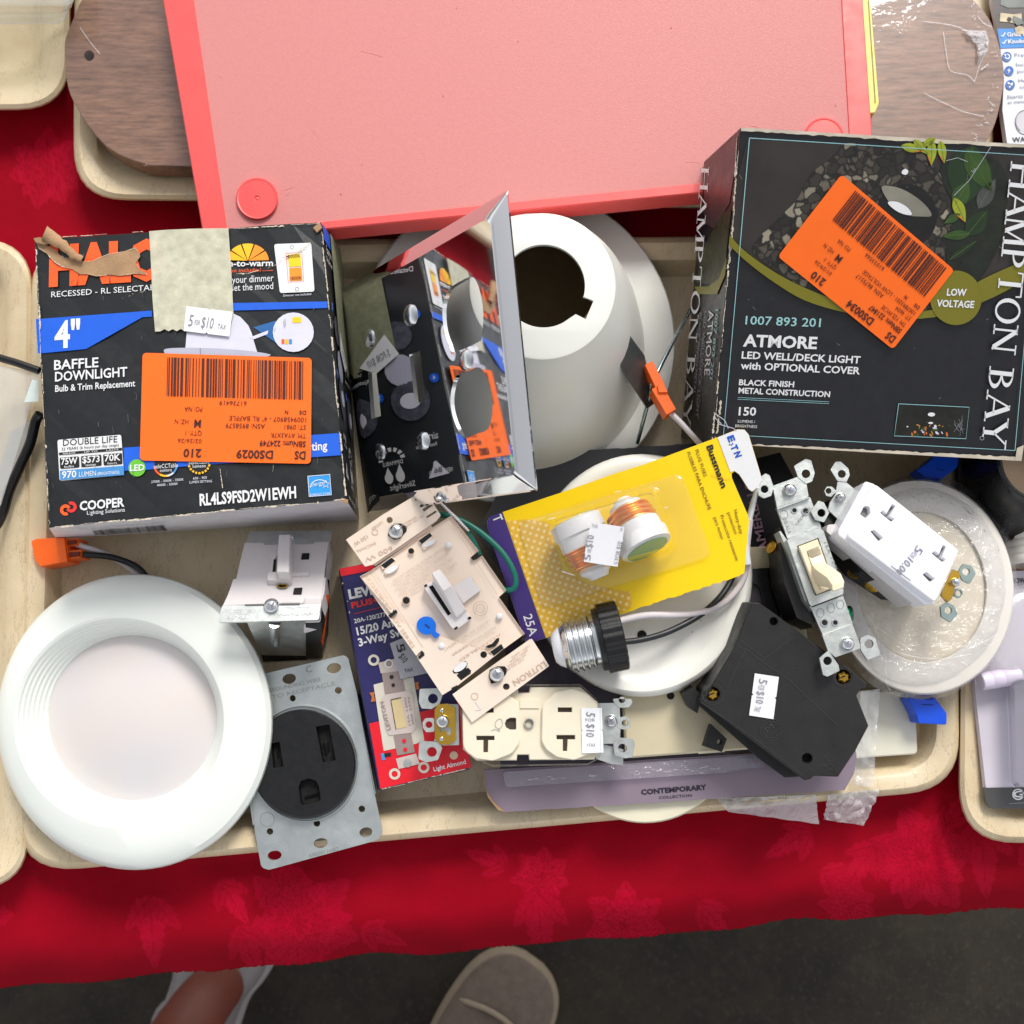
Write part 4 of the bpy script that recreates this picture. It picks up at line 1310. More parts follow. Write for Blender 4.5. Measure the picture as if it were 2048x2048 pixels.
# ================================================================== cream round cover, blank plate, plastic bag under the package
CREAM = M('cream_plastic', (224, 218, 194), .35, var=.03)
q = MB()
cpl_ = flat(.0265)
lp = [[P(x, y, z) for x, y in el(1290, 1482, r, r * .95, 0, 64)] for r, z in ((168, .0222), (173, .0235), (173, .0255), (170, .0265))]
q.loft(lp, CREAM, True, True)
lone('round_cover', q, 'cream round cover plate poking out below the lavender package strip', 'cover plate', (1290, 1482, .0222), smooth=40)
q = MB(); q.prism(flat(.022), rp(ZK((560, 540), (1330, 560), (1347, 906), (560, 960)), [0, 6, 10, 0], 4), .016, M('ivory_blank_plate', (226, 222, 204), .32, var=.02), ch=3)
lone('blank_plate', q, 'square ivory blank plate in the tray corner, beside the blue clip', 'wall plate', (1760, 1440, .005))

# ================================================================== wall plate package: black top, cream plate, lavender foot strip
rt = thing('plate_package', 'black and lavender wall plate package lying under the round lamp and the breaker', 'package', (1300, 1250, .0275))
kp = flat(.0305)
BCARD = M('black_card', (20, 17, 22), .32, var=.25, vs=60)
LAV = M('lavender_card', (134, 119, 133), .42, var=.06, vs=50)
q = MB()
hdr = jag(ZH(390, 218), (1398, 886), 30, 1.0, 4) + [(1440, 935), (1560, 905), (1590, 960), (1578, 1122), (1480, 1135), (1200, 1140), (1000, 1140), (952, 1066), (1010, 960)]
q.prism(kp, hdr, .003, BCARD)
text(q, kp, 'AMERELLE', (1536, 1104), (1505, 962), 17, M('mauve_print', (176, 138, 160), .5), .0003, .02)
obj('header_card', q, rt)
q = MB(); q.prism(flat(.0295), [(1020, 1120), (1580, 1105), (1655, 1490), (1000, 1545)], .002, M('card_back', (60, 52, 66), .5)); obj('backing_card', q, rt)
q = MB()
band = ZJ((378, 772), (900, 745), (1450, 705)) + ZK((380, 905), (1000, 860), (1008, 915), (995, 1010), (945, 1100)) + jag(ZK(942, 1105), ZJ(520, 1045), 44, .9, 6) + ZJ((440, 975), (395, 900))
q.prism(kp, band, .003, LAV)
FP = flat(.0308)
text(q, kp, 'CONTEMPORARY', ZJ(1393, 931), ZJ(1815, 898), 9.5, M('navy_print', (30, 24, 44), .5), .0003, .04)
text(q, kp, 'COLLECTION', ZJ(1508, 959), ZJ(1718, 944), 5.2, M('navy_print', (30, 24, 44), .5), .0003, .01)
q.decal(kp, ZJ((378, 772), (395, 900), (440, 975), (518, 1045), (470, 1030), (405, 950), (380, 860)), KRAFT, .0004)
obj('foot_strip', q, rt)
q = MB()
q.prism(flat(.0335), rp(ZJ((500, 785), (1932, 690), (2300, 660), (2310, 730), (1930, 790), (520, 885)), 6, 3), .003, FILM('ridge_film', (.92, .9, .95), white=.12, gloss=.9, wr=160, ws=.6))
rn = random.Random(5)
for i in range(26):
    x = rn.uniform(620, 1900); y = 835 - (x - 620) * .062 + rn.uniform(-8, 14)
    line(q, flat(.0338), ZJ((x, y), (x + rn.uniform(8, 40), y - rn.uniform(0, 6))), rn.uniform(.8, 2.4), glint, .0002)  # painted glints scattered along the clear ridge
obj('clear_ridge', q, rt)
q = MB()
q.prism(flat(.035), rp([(1226, 1105), (1588, 1090), (1648, 1488), (1252, 1517)], 12, 4), .005, M('cream_wall_plate', (206, 194, 164), .36, var=.03), ch=4)
q.prism(flat(.0352), el(*ZJ(1582, 295), 7.5, 7.5, 0, 16), .003, DARK, .0002)
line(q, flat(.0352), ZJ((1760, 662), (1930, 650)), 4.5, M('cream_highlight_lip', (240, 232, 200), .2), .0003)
obj('cream_plate', q, rt)
q = MB()
q.prism(flat(.040), rp([(1440, 1140), (1553, 1135), (1563, 1262), (1448, 1262)], 6, 3), .005, M('black_gloss', (16, 15, 17), .2), 0, [rp([(1452, 1166), (1520, 1166), (1534, 1262 - 4), (1460, 1258)], [14, 26, 0, 0], 5)])
obj('rocker_frame', q, rt, bevel=.0006)
q = MB()
q.prism(flat(.037), rp([(1452, 1164), (1522, 1164), (1536, 1260), (1458, 1260)], 6, 3), .001, M('rocker_grey', (84, 76, 82), .4)); obj('rocker', q, rt)

# ================================================================== plastic bag, lower right of the package
BAGM = FILM('poly_bag', white=.42, gloss=.8, wr=150, rough=.22, ws=1.0)
rt = thing('plastic_bag', 'crumpled clear plastic bag hanging over the tray rim below the lavender strip', 'plastic bag', (1690, 1560, .0225))
def sheet(quad, zf, amp, fr_, sd, m_, nu=26, nv=18, rag=0.0):
    s_ = MB()
    def fn(u, v_):
        x, y = bil(quad, u, v_)
        e = rag * noise.noise(Vector((u * 7, v_ * 7, sd + 5)))
        return P(x + e, y + e * .7, zf(u, v_) + amp * abs(noise.noise(Vector((x * fr_, y * fr_, sd)))) + amp * .4 * abs(noise.noise(Vector((x * fr_ * 2.6, y * fr_ * 2.6, sd)))))
    s_.grid(fn, nu, nv, m_)
    return s_
s_ = sheet(ZK((300, 1225), (800, 1292), (782, 1130), (230, 1150)), lambda u, v_: .021 + .0 * u - .012 * (1 - v_) * max(0, u - .2), .003, .05, 1, BAGM, 30, 12, 2)
obj('grooved_flap', s_, rt, smooth=80)
s_ = sheet(ZK((826, 1268), (1050, 1300), (1142, 1095), (850, 1130)), lambda u, v_: .0225 - .010 * (1 - v_), .006, .045, 2, BAGM, 26, 20, 4)
obj('crumpled_end', s_, rt, smooth=80)
s_ = sheet(ZK((985, 1075), (1098, 1090), (1138, 545), (1030, 560)), lambda u, v_: .0235 + .010 * v_, .004, .03, 3, FILM('bag_fold', white=.3, gloss=.8, wr=90, rough=.2), 12, 40, 2)
obj('folded_neck', s_, rt, smooth=80)

# ================================================================== round disc lamp in the middle
DISC = M('lamp_white_enamel', (234, 233, 226), .3, var=.025, vs=14, dirt=.15, dirtc=(120, 110, 90))
rt = thing('disc_light', 'white round disc light lying under the yellow fuse card', 'ceiling light', (1283, 1150, .0345))
q = MB()
lp = [[P(x, y, z) for x, y in el(1283, 1151, r, r * 1.094, 0, 72)] for r, z in ((196, .0345), (214, .0365), (221, .0395), (222, .043), (219, .0455), (212, .0468), (190, .0462), (183, .0448), (150, .0445))]
q.loft(lp, DISC, True, True)
for i in range(14):
    rn = random.Random(i); p = (1283 + rn.uniform(-160, 170), 1150 + rn.uniform(-190, 180))
    q.lathe(P(*p, .0446), Vector((0, 0, 1)), [(0, rn.uniform(.0002, .0005)), (.0002, .0002)], FADED, 6)
obj('trim', q, rt, smooth=38)
q = MB(); q.lathe(P(*ZH(1075, 1385), .0445), Vector((0, 0, 1)), [(0, .0024), (.0004, .0024)], DARK, 14); obj('screw_hole', q, rt)

# ================================================================== fuse blister card
rt = thing('fuse_card', 'yellow blister card of two screw-in plug fuses, on top of the disc light', 'fuse pack', (1180, 1080, .0475))
fp = Pl((*ZH(150, 600), .052), (*ZH(1690, 60), .0795), (*ZH(455, 1405), .0505))
YEL = M('yellow_card', (255, 212, 0), .34, var=.02)
PUR = M('purple_print', (66, 46, 122), .4, var=.06)
bot_edge = [(1735, 985)] + [(p[0], p[1]) for p in jag((1690, 1008), (930, 1252), 34, 6, 9)] + [(455, 1405), (330, 1442), (140, 880), (78, 690), (78, 650), (98, 622)]
card = [(175, 594), (600, 452), (900, 345), (1100, 282), (1560, 112), (1690, 60), (1735, 62), (1762, 92), (1850, 385), (1822, 432), (1785, 462), (1762, 446), (1700, 350), (1672, 330), (1652, 345), (1655, 375), (1757, 612), (1765, 650)] + bot_edge
q = MB(); q.prism(fp, ZH(*card), .0009, YEL); obj('card', q, rt)
q = MB()
D = lambda pts, m_, h=.0003: q.decal(fp, ZH(*pts), m_, h)
D([(98, 622), (178, 593), (455, 1404), (332, 1441), (140, 880), (79, 690), (79, 650)], PUR)
D([(1562, 112), (1690, 61), (1735, 63), (1761, 93), (1849, 385), (1821, 431), (1785, 460), (1763, 445), (1701, 348), (1672, 328), (1645, 335)], PRINTW)
m, t, b = nodes('halftone_print')
v = coords(t, (1, 1, 1), (0, 0, math.radians(19)))
ws_ = []
for k in 'XY':
    wv = t.nodes.new('ShaderNodeTexWave'); wv.wave_type = 'BANDS'; wv.bands_direction = k; wv.inputs['Scale'].default_value = 100
    t.links.new(v, wv.inputs['Vector']); ws_.append(wv.outputs['Fac'])
mu = t.nodes.new('ShaderNodeMath'); mu.operation = 'MULTIPLY'; t.links.new(ws_[0], mu.inputs[0]); t.links.new(ws_[1], mu.inputs[1])
t.links.new(ramp(t, mu.outputs[0], [(.35, rgb((238, 186, 60))), (.6, rgb((252, 226, 150)))]), b.inputs['Base Color'])
b.inputs['Roughness'].default_value = .35
q.decal(fp, ZH((205, 650), (330, 640), (470, 660), (560, 960), (720, 1060), (1000, 1110), (1010, 1200), (930, 1246), (458, 1402)), m, .0003)
X = lambda *a, **k: ztext(q, fp, ZH, *a, **k)
X('Bussmann', (1490, 170), (1588, 440), 40, INK, h=.0004, bold=.03)
X('PLUG FUSES', (1417, 195), (1474, 366), 22, INK, h=.0004); X('FUSIBLES PARA ENCHUFE', (1364, 210), (1502, 580), 22, INK, h=.0004)
X('Heavy-duty', (1666, 580), (1706, 735), 22, INK, h=.0004); X('protection', (1624, 598), (1672, 735), 22, INK, h=.0004)
X('Protección resistente', (1578, 616), (1680, 908), 22, INK, h=.0004); X('para motor', (1536, 630), (1586, 772), 22, INK, h=.0004)
EB = M('royal_blue_print', (16, 84, 190), .4)
for s_, a, b_ in (('E', (1624, 108), (1638, 145)), ('T', (1646, 170), (1658, 200)), ('N', (1668, 212), (1680, 244))): X(s_, a, b_, 40, EB, h=.0005, bold=.05)
for c_ in ((1660, 152), (1652, 160), (1690, 206), (1640, 158)): q.decal(fp, zel(ZH, c_[0], c_[1], 5, n=8), EB, .0005)
X('25A', (310, 1262), (352, 1396), 56, PRINTW, h=.0005, bold=.01); X('T', (112, 625), (126, 662), 58, PRINTW, h=.0005, bold=.02)
line(q, fp, ZH((1520, 355), (1580, 375), (1645, 385)), 1.2, M('crease_print', (226, 176, 20), .5), .0004)
obj('printing', q, rt)
q = MB()
BL_ = FILM('blister_clear', white=.035, gloss=.55, wr=40, rough=.06, ws=.25)
fl_ = [(270, 662), (1330, 338), (1530, 880), (430, 1222)]
d0 = [(468, 650), (1172, 438), (1300, 820), (640, 1010)]
lp = []
for pts, h, r in ((fl_, .0004, 60), (inset(fl_, 8), .0016, 60), (inset(fl_, 24), .0017, 60)):
    lp.append([fp.pt(*ZH(*p), h) for p in rp(pts, r, 8)])
for pts, h, r in ((inset(d0, -22), .0018, 80), (inset(d0, -8), .004, 80), (d0, .016, 80), (inset(d0, 6), .0245, 80), (inset(d0, 22), .0275, 70), (inset(d0, 50), .028, 50)):
    lp.append([fp.pt(*ZH(*p), h) for p in rp(pts, r, 8)])
q.loft(lp, BL_, False, True)
for pts in ([(1215, 565), (1245, 560)], [(900, 462), (940, 458)], [(470, 640), (520, 628)], [(1150, 436), (1180, 440)], [(1238, 575), (1240, 580)], [(560, 975), (640, 1000)]):
    line(q, fp, ZH(*pts), 2.5, glint, .029 if pts[0][1] > 500 and pts[0][0] < 700 else .006)  # painted glints on the blister's edges
obj('blister', q, rt, smooth=50)
COP = M('copper_thread', (246, 184, 118), .34, 1.0, var=.1)
PORC = M('fuse_porcelain', (226, 224, 224), .35, var=.03)
def fuse(a, b_, h, hb, face, label):
    A, B = fp.pt(*ZH(*a), h), fp.pt(*ZH(*b_), hb)
    ax = (B - A).normalized(); L = (B - A).length
    q = MB()
    q.lathe(A, ax, [(0, .0112), (.0006, .0128), (L * .2, .0132), (L * .24, .0132), (L * .245, .0122), (L * .47, .012)], PORC, 30)
    o = obj('fuse', q, rt, smooth=35)
    o['label'] = label
    q = MB()
    pr = []
    for k in range(25):
        f = k / 24
        pr.append((L * (.46 + .34 * f), .0116 + .0012 * math.cos(f * 2 * math.pi * 3.5) * (1 if 0 < k < 24 else .5) - .0015 * f))
    q.lathe(A, ax, pr, COP, 28); obj('thread', q, rt, o, smooth=60)
    q = MB(); q.lathe(A, ax, [(L * .79, .0085), (L * .88, .0082), (L * .93, .006), (L, .0045)], PORC, 24); obj('tip', q, rt, o, smooth=50)
    q = MB(); q.lathe(A, -ax, [(-.0004, .0106), (.0005, .0104), (.0007, .004)], face, 24); obj('window', q, rt, o, smooth=40)
    q = MB()
    for k in range(26):
        rr = random.Random(k)
        s0 = -1.0 + k * .08
        p = A + ax * (L * .27) + (fp.n * math.cos(s0) + ax.cross(fp.n) * math.sin(s0)) * .0129
        d_ = ax.cross((p - A - ax * (L * .27)).normalized())
        q.poly([p + ax * rr.uniform(-.0005, .0005), p + d_ * .0007, p + ax * .0007 + d_ * .0003], FADED)
    return o
fuse((640, 640), (805, 1015), .0135, .0125, M('fuse_glass', (190, 200, 180), .15), 'left fuse lying head up, its brassy thread towards the price tag')
fuse((1110, 830), (945, 520), .0170, .0100, M('fuse_green_glass', (88, 150, 96), .15), 'right fuse showing its green window')
tgp = Pl(fp.pt(*ZH(745, 655), .0292), fp.pt(*ZH(962, 690), .0296), fp.pt(*ZH(918, 945), .0288))
q = MB()
q.prism(tgp, ZH((745, 655), (962, 690), (950, 770), (955, 778), (945, 790), (918, 945), (800, 928), (700, 912), (716, 800), (722, 790)), .0002, PAPER)
ztext(q, tgp, ZH, '5', (742, 905), (748, 868), 42, FADED, h=.0003); ztext(q, tgp, ZH, 'FOR', (748, 855), (752, 832), 26, FADED, h=.0003)
ztext(q, tgp, ZH, '$10', (754, 825), (768, 745), 42, FADED, h=.0003); ztext(q, tgp, ZH, 'TAX', (752, 690), (790, 694), 20, FADED, h=.0003)
ztext(q, tgp, ZH, '5 FOR $10', (925, 930), (948, 785), 30, FADED, h=.0003); ztext(q, tgp, ZH, 'X', (932, 712), (952, 715), 20, FADED, h=.0003)
obj('price_tag', q, rt)

# ================================================================== screw-base adapter with its two wires
rt = thing('socket_adapter', 'chrome screw base adapter with black ring and two wires, in front of the yellow card', 'socket adapter', (1180, 1275, .047))
A, B = P(*ZH(500, 1478), .0615), P(*ZH(955, 1380), .0635)
ax = (B - A).normalized(); L = (B - A).length
q = MB(); q.lathe(A, ax, [(0, .003), (L * .01, .0065), (L * .06, .0085), (L * .15, .0105), (L * .17, .0106)], M('insulator_white', (224, 226, 232), .2), 32); obj('tip_insulator', q, rt, smooth=40)
q = MB()
pr = [(L * .14, .0108), (L * .19, .0122)]
for k in range(57):
    f = k / 56
    pr.append((L * (.21 + .36 * f), .0128 + .0007 * math.cos(f * 2 * math.pi * 4.5)))
pr += [(L * .58, .0124), (L * .68, .0124)]
q.lathe(A, ax, pr, STEELB, 40); obj('screw_shell', q, rt, smooth=60)
q = MB()
rib = lambda k, d: 1 + (.035 if int(k * 48) % 2 == 0 else -.0) 
q.lathe(A, ax, [(L * .62, .0130), (L * .63, .0152), (L * .70, .0156), (L * .705, .0152)], BLACKP, 48)
q.lathe(A, ax, [(L * .70, .0152), (L * .705, .0166), (L * .97, .0166), (L * .985, .0158), (L * .985, .006)], BLACKP, 96, rfun=lambda k, d: 1 + (.03 if (k * 24) % 1 < .5 else 0))
obj('black_ring', q, rt, smooth=30)
q = MB(); q.tube([P(*ZH(955, 1430), .0640), P(*ZH(1085, 1412), .0615), P(*ZH(1250, 1362), .0580), P(*ZH(1440, 1262), .0535), P(*ZH(1570, 1150), .0505), P(*ZH(1645, 1040), .0478), P(*ZH(1668, 960), .0478)], .0016, WIREB); obj('wire', q, rt, smooth=60)['label'] = 'black wire'
q = MB(); q.tube([P(*ZH(915, 1297), .0650), P(*ZH(1100, 1258), .0605), P(*ZH(1370, 1252), .0555), P(*ZH(1560, 1205), .0515), P(*ZH(1690, 1090), .0520), P(*ZH(1745, 960), .0545), P(*ZH(1752, 800), .058), P(*ZH(1770, 640), .0625)], .0017, WIREW); obj('wire', q, rt, smooth=60)['label'] = 'white wire'
q = MB()
q.tube([P(*ZH(1748, 930), .0575), P(*ZH(1738, 800), .059), P(*ZH(1752, 690), .0615), P(*ZH(1785, 560), .0645), P(*ZH(1818, 432), .071)], lambda t_: .0022 * (1 - .6 * t_) + .0003, M('white_tie', (226, 230, 234), .35), 6)
obj('cable_tie', q, rt, smooth=60)


# ================================================================== round downlight, lower left
TRW = M('trim_white_enamel', (230, 234, 228), .32, var=.03, vs=14, dirt=.08, dirtc=(160, 150, 130))
rt = thing('round_downlight', 'big white round downlight with a frosted lens, leaning over the front tray rim', 'recessed light', (270, 1444, .0225))
q = MB()
pr = [(270, 1444, 268, 288, .0240), (270, 1444, 274, 294, .0275), (270, 1444, 276, 296, .0315), (269, 1444, 274, 294, .0345), (266, 1444, 266, 285, .0372), (258, 1443, 248, 262, .0398), (242, 1443, 214, 213, .0417), (239, 1443, 209, 207, .0413)]
for k in range(7):
    f = (k + .5) / 7; g_ = (k + 1) / 7
    pr.append((239 + 27 * f, 1443 - 7 * f, 209 - 42 * f, 207 - 43 * f, .0413 - .0165 * f + .0004))
    pr.append((239 + 27 * g_, 1443 - 7 * g_, 209 - 42 * g_, 207 - 43 * g_, .0413 - .0165 * g_ - .0002))
q.loft([[P(x, y, z) for x, y in el(a, b_, c_, d, 0, 96)] for a, b_, c_, d, z in pr], TRW, True, False)
obj('trim', q, rt, smooth=25)
m, t, b = nodes('frosted_lens')
b.inputs['Base Color'].default_value = rgb((232, 226, 228))
b.inputs['Roughness'].default_value = .16
b.inputs['Subsurface Weight'].default_value = .25
b.inputs['Subsurface Radius'].default_value = (.006, .006, .006)
v = coords(t)
t.links.new(ramp(t, noi(t, v, 16, 3), [(.3, rgb((222, 212, 206))), (.7, rgb((214, 210, 214)))]), b.inputs['Base Color'])
q = MB()
lp = []
for k in range(9):
    f = k / 8
    r = 1 - f
    lp.append([P(x, y, .0250 + .0075 * (1 - r * r)) for x, y in el(265.6, 1435.6, 169 * max(r, .02), 166 * max(r, .02), 0, 64)])
q.loft(lp, m, False, True)
obj('lens', q, rt, smooth=60)
q = MB()
op = flat(.026)
q.prism(op, ZF(*rp([(160, 212), (185, 200), (330, 193), (345, 204), (352, 300), (345, 318), (205, 343), (178, 305)], 8, 3)), .014, ORANGE, ch=1.2)
q.prism(op, ZF(*rp([(262, 200), (330, 194), (346, 316), (276, 328)], 4, 2)), .002, ORANGE, .0018)
q.prism(flat(.025), ZF((338, 200), (402, 198), (398, 234), (346, 238)), .012, ORANGE); q.prism(flat(.025), ZF((350, 262), (418, 256), (412, 296), (354, 304)), .012, ORANGE)
q.prism(flat(.026), ZF((345, 210), (392, 206), (390, 226), (348, 232)), .002, M('connector_socket', (110, 26, 6), .6), .0001)
q.prism(flat(.026), ZF((356, 270), (410, 266), (407, 288), (358, 294)), .002, M('connector_socket', (110, 26, 6), .6), .0001)
cn = obj('connector', q, rt)
q = MB(); q.tube([P(*ZF(375, 278), .022), P(*ZF(450, 282), .021), P(*ZF(560, 292), .018), (P(*ZF(650, 318), .016)), P(*ZF(715, 352), .016), P(*ZF(765, 410), .018)], .0017, WIREB); obj('wire', q, rt, cn, smooth=60)['label'] = 'black wire'
q = MB(); q.tube([P(*ZF(368, 220), .022), P(*ZF(430, 240), .021), P(*ZF(520, 268), .017), P(*ZF(640, 330), .011), P(*ZF(740, 410), .012)], .0016, WIREW); obj('wire', q, rt, cn, smooth=60)['label'] = 'white wire'

# ================================================================== white toggle dimmer standing tilted (beside the carton)
rt = thing('dimmer_switch', 'white toggle dimmer with a zinc strap, tilted up behind the round downlight', 'dimmer switch', (560, 1180, .006), 'loose dimmers in the middle tray')
zt, zb = .028, .060
dp = Pl((*ZM(480, 110), zt), (*ZM(1275, 100), zt), (*ZM(640, 965), zb))
DW = M('dimmer_white', (222, 216, 216), .36, var=.03)
q = MB()
q.prism(dp, ZM((432, 216), (618, 216), (622, 236), (1098, 228), (1102, 208), (1246, 206), (1206, 480), (1172, 810), (968, 806), (960, 800), (790, 802), (770, 808), (430, 818), (216, 830), (262, 730), (300, 632), (318, 570), (348, 566), (395, 360)), .006, DW, ch=1.2)
q.prism(dp, ZM((1175, 560), (1215, 556), (1246, 206), (1252, 206), (1200, 700), (1172, 812)), .012, DW, -.001)
obj('face', q, rt)
q = MB(); q.prism(dp, rp(ZM((482, 110), (1276, 100), (1252, 216), (1100, 214), (1096, 232), (622, 240), (618, 220), (444, 220)), [2, 2, 0, 0, 0, 0, 0, 0], 2), .0013, STEEL, -.0005)
sc_ = obj('strap', q, rt)
q = MB(); screw(q, dp, ZM(880, 165), 8, STEEL, 0); obj('screw', q, rt, sc_, smooth=40)
stp = Pl((*ZM(216, 826), .0585), (*ZM(1166, 812), .0585), (*ZM(640, 978), .061))
q = MB(); q.prism(stp, ZM(*rp([(216, 828), (1168, 812), (1150, 965), (164, 988)], [2, 2, 30, 30], 4)), .0016, STEEL)
q.prism(stp, rp(ZM((432, 815), (966, 805), (966, 822), (432, 830)), 2, 2), .0005, M('strap_slot', (80, 84, 84), .5), .0002)
so = obj('strap', q, rt)
q = MB()
for s_, a, b_, c_ in (('TSL06', (448, 922), (262, 926), 28), ('600W INC.', (462, 896), (275, 900), 15), ('1.2A, 300W LED', (520, 876), (225, 880), 15), ('1.2A, 150W CFL', (530, 856), (228, 858), 13)): ztext(q, stp, ZM, s_, a, b_, c_, PRINTW, h=.0003)
ztext(q, stp, ZM, 'LEVITON', (1140, 892), (770, 902), 20, PRINTW, h=.0003, shear=.3); ztext(q, stp, ZM, 'Remove Tabs', (1130, 828), (810, 836), 16, PRINTW, h=.0003)
obj('lettering', q, rt, so)
q = MB(); screw(q, stp, ZM(692, 832), 15.5, STEELB, .0002, FADED, .003, 30); obj('screw', q, rt, so, smooth=40)
q = MB()     # switch frame, post and lever
q.prism(dp, ZM((652, 505), (740, 500), (742, 470), (862, 470), (862, 505), (860, 590), (652, 578)), .006, DW, .004)
q.prism(dp, ZM((680, 326), (738, 322), (738, 356), (724, 362), (708, 505), (664, 505), (694, 356), (680, 352)), .006, DW, .003)
q.prism(dp, ZM((712, 380), (734, 380), (722, 500), (700, 500)), .001, DARK, .0032)
q.prism(dp, ZM((866, 500), (1052, 498), (1050, 532), (866, 536)), .003, DW, .0015)
fo = obj('switch_frame', q, rt)
q = MB(); q.prism(dp, ZM(*rp([(762, 138), (872, 136), (862, 400), (858, 500), (740, 496), (746, 390)], 6, 2)), .013, DW, .011, ch=1.5); obj('lever', q, rt)
q = MB()
q.prism(dp, ZM((985, 322), (1056, 318), (1050, 372), (978, 374)), .001, DARK, .0008); q.prism(dp, ZM((910, 656), (988, 652), (978, 712), (898, 712)), .001, DARK, .0008)
lp_ = [[dp.pt(x, y, h) for x, y in zel(ZM, 794, 636, rx, ry, 0, 20)] for rx, ry, h in ((56, 22, .0004), (54, 21, .0014), (40, 13, .0014), (38, 12, .0004))]
q.loft(lp_, BRASS, False, False); q.poly(lp_[-1], DARK)
obj('holes', q, rt)
q = MB()     # body: zinc front, black shell, orange sticker
fz = .0565
fb = [P(*ZM(452, 985), fz), P(*ZM(1022, 985), fz), P(*ZM(1022, 1312), .010), P(*ZM(600, 1312), .010)]
bk = [p + Vector((0, .030, -.006)) for p in fb]
bk[0].z -= .022; bk[1].z -= .022; bk[2].z = bk[3].z = .008
q.hexa(fb, bk, STEEL)
q.tube([P(*ZM(722, 990), .058), P(*ZM(722, 1100), .045), P(*ZM(720, 1178), .036)], .0030, STEELB, 12, sm=3)
obj('yoke_box', q, rt)
q = MB()
q.hexa([P(*ZM(1020, 1000), .0552), P(*ZM(1172, 1000), .0552), P(*ZM(1186, 1335), .0085), P(*ZM(1024, 1340), .0085)], [p + Vector((0, .034, -.001)) for p in (P(*ZM(1020, 1000), .026), P(*ZM(1172, 1000), .026), P(*ZM(1186, 1335), .0085), P(*ZM(1024, 1340), .0085))], BLACKP)
q.hexa([P(*ZM(590, 1300), .0115), P(*ZM(1040, 1296), .0115), P(*ZM(1040, 1350), .0065), P(*ZM(612, 1372), .0065)], [p + Vector((0, .03, 0)) for p in (P(*ZM(590, 1300), .0115), P(*ZM(1040, 1296), .0115), P(*ZM(1040, 1350), .0065), P(*ZM(612, 1372), .0065))], BLACKP)
q.hexa([P(*ZM(1176, 560), .044), P(*ZM(1252, 580), .038), P(*ZM(1248, 870), .030), P(*ZM(1172, 980), .0555)], [P(*ZM(1176, 560), .036), P(*ZM(1250, 580), .020), P(*ZM(1240, 1100), .012), P(*ZM(1182, 1300), .0100)], BLACKP)
obj('shell', q, rt)
q = MB(); q.hexa([P(*ZM(992, 972), .0575), P(*ZM(1165, 966), .0575), P(*ZM(1165, 1058), .0475), P(*ZM(1000, 1106), .043)], [p + Vector((0, .012, -.0005)) for p in (P(*ZM(992, 972), .0565), P(*ZM(1165, 966), .0565), P(*ZM(1165, 1058), .0475), P(*ZM(1000, 1106), .043))], DW); obj('face_lug', q, rt, bevel=.001)
q = MB(); q.poly([P(*ZM(1192, 720), .047), P(*ZM(1250, 724), .0425), P(*ZM(1190, 1222), .0285), P(*ZM(1166, 1165), .035)], M('orange_red_sticker', (208, 82, 30), .45, var=.3, vs=250)); obj('warning_sticker', q, rt)

# ================================================================== black range receptacle on its steel plate
rt = thing('range_receptacle', 'black range receptacle on a bare steel plate, half under the round downlight', 'receptacle', (640, 1500, .0225))
RS = M('plate_zinc', (190, 196, 196), .42, .85, var=.1, vs=60, bs=.12)
rp_ = Pl((500, 1340, .0248), (700, 1320, .0248), (600, 1720, .0268))
slots = [zel(ZN, *c_, n=18) for c_ in ((380, 222, 52, 38, -12), (727, 140, 54, 38, -12), (266, 1588, 55, 37, -10), (623, 1492, 54, 37, -10), (972, 1408, 50, 36, -10), (407, 373, 23, 24), (760, 312, 26, 25), (231, 1403, 25, 25), (594, 1340, 25, 25), (941, 1228, 25, 25))]
q = MB(); q.prism(rp_, rp(ZN((40, 216), (802, 38), (838, 62), (905, 335), (1040, 1110), (1104, 1412), (1062, 1470), (222, 1700), (164, 1682), (112, 1395), (90, 1060)), [0, 10, 8, 0, 0, 14, 14, 14, 12, 3, 3], 4), .0016, RS, 0, slots, ch=.5)
q.prism(rp_, ZN((62, 1090), (92, 1070), (112, 1340), (100, 1360)), .012, RS, -.0005)
q.prism(rp_, ZN((884, 330), (908, 360), (1050, 1110), (1036, 1120)), .014, RS, -.0008)
po = obj('plate', q, rt)
q = MB()
TXG = M('stamped_mark', (150, 152, 150), .5, .6)
for s_, a, b_, c_ in (('GROUNDING WIRE', (215, 330), (625, 240), 30), ('TO RECEPTACLE', (250, 380), (735, 270), 30), ('ARROW HART', (530, 1605), (765, 1548), 26), ('C', (515, 180), (560, 165), 50)): ztext(q, rp_, ZN, s_, a, b_, c_, TXG, h=.0002)
line(q, rp_, zel(ZN, 210, 1310, 55, n=20) + zel(ZN, 210, 1310, 55, n=20)[:1], 1.0, TXG, .0002)
obj('stamping', q, rt, po)
q = MB()
pts = [(r, h) for r, h in ((1.0, -.012), (1.0, .0035), (.985, .0050), (.96, .0056))]
sl = [ZN((585, 592), (690, 574), (740, 852), (640, 870)), ZN((240, 722), (306, 708), (336, 900), (256, 912)), ZN(*rp([(452, 1062), (470, 1010), (530, 992), (590, 1010), (612, 1060), (626, 1164), (470, 1202)], 25, 3))]
q.loft([[rp_.pt(x, y, h) for x, y in zel(ZN, 490, 882, 408 * f, 426 * f, -8, 64)] for f, h in pts], BLACKP, True, False)
q.poly([rp_.pt(x, y, .0056) for x, y in zel(ZN, 490, 882, 408 * .96, 426 * .96, -8, 64)], BLACKP, [[rp_.pt(x, y, .0056) for x, y in s_] for s_ in sl])
for s_ in sl:
    a = [rp_.pt(x, y, .0056) for x, y in s_]
    bt = [p - rp_.n * .0048 for p in a]
    q.loft([a, bt], BLACKP); q.poly(bt, DARK)
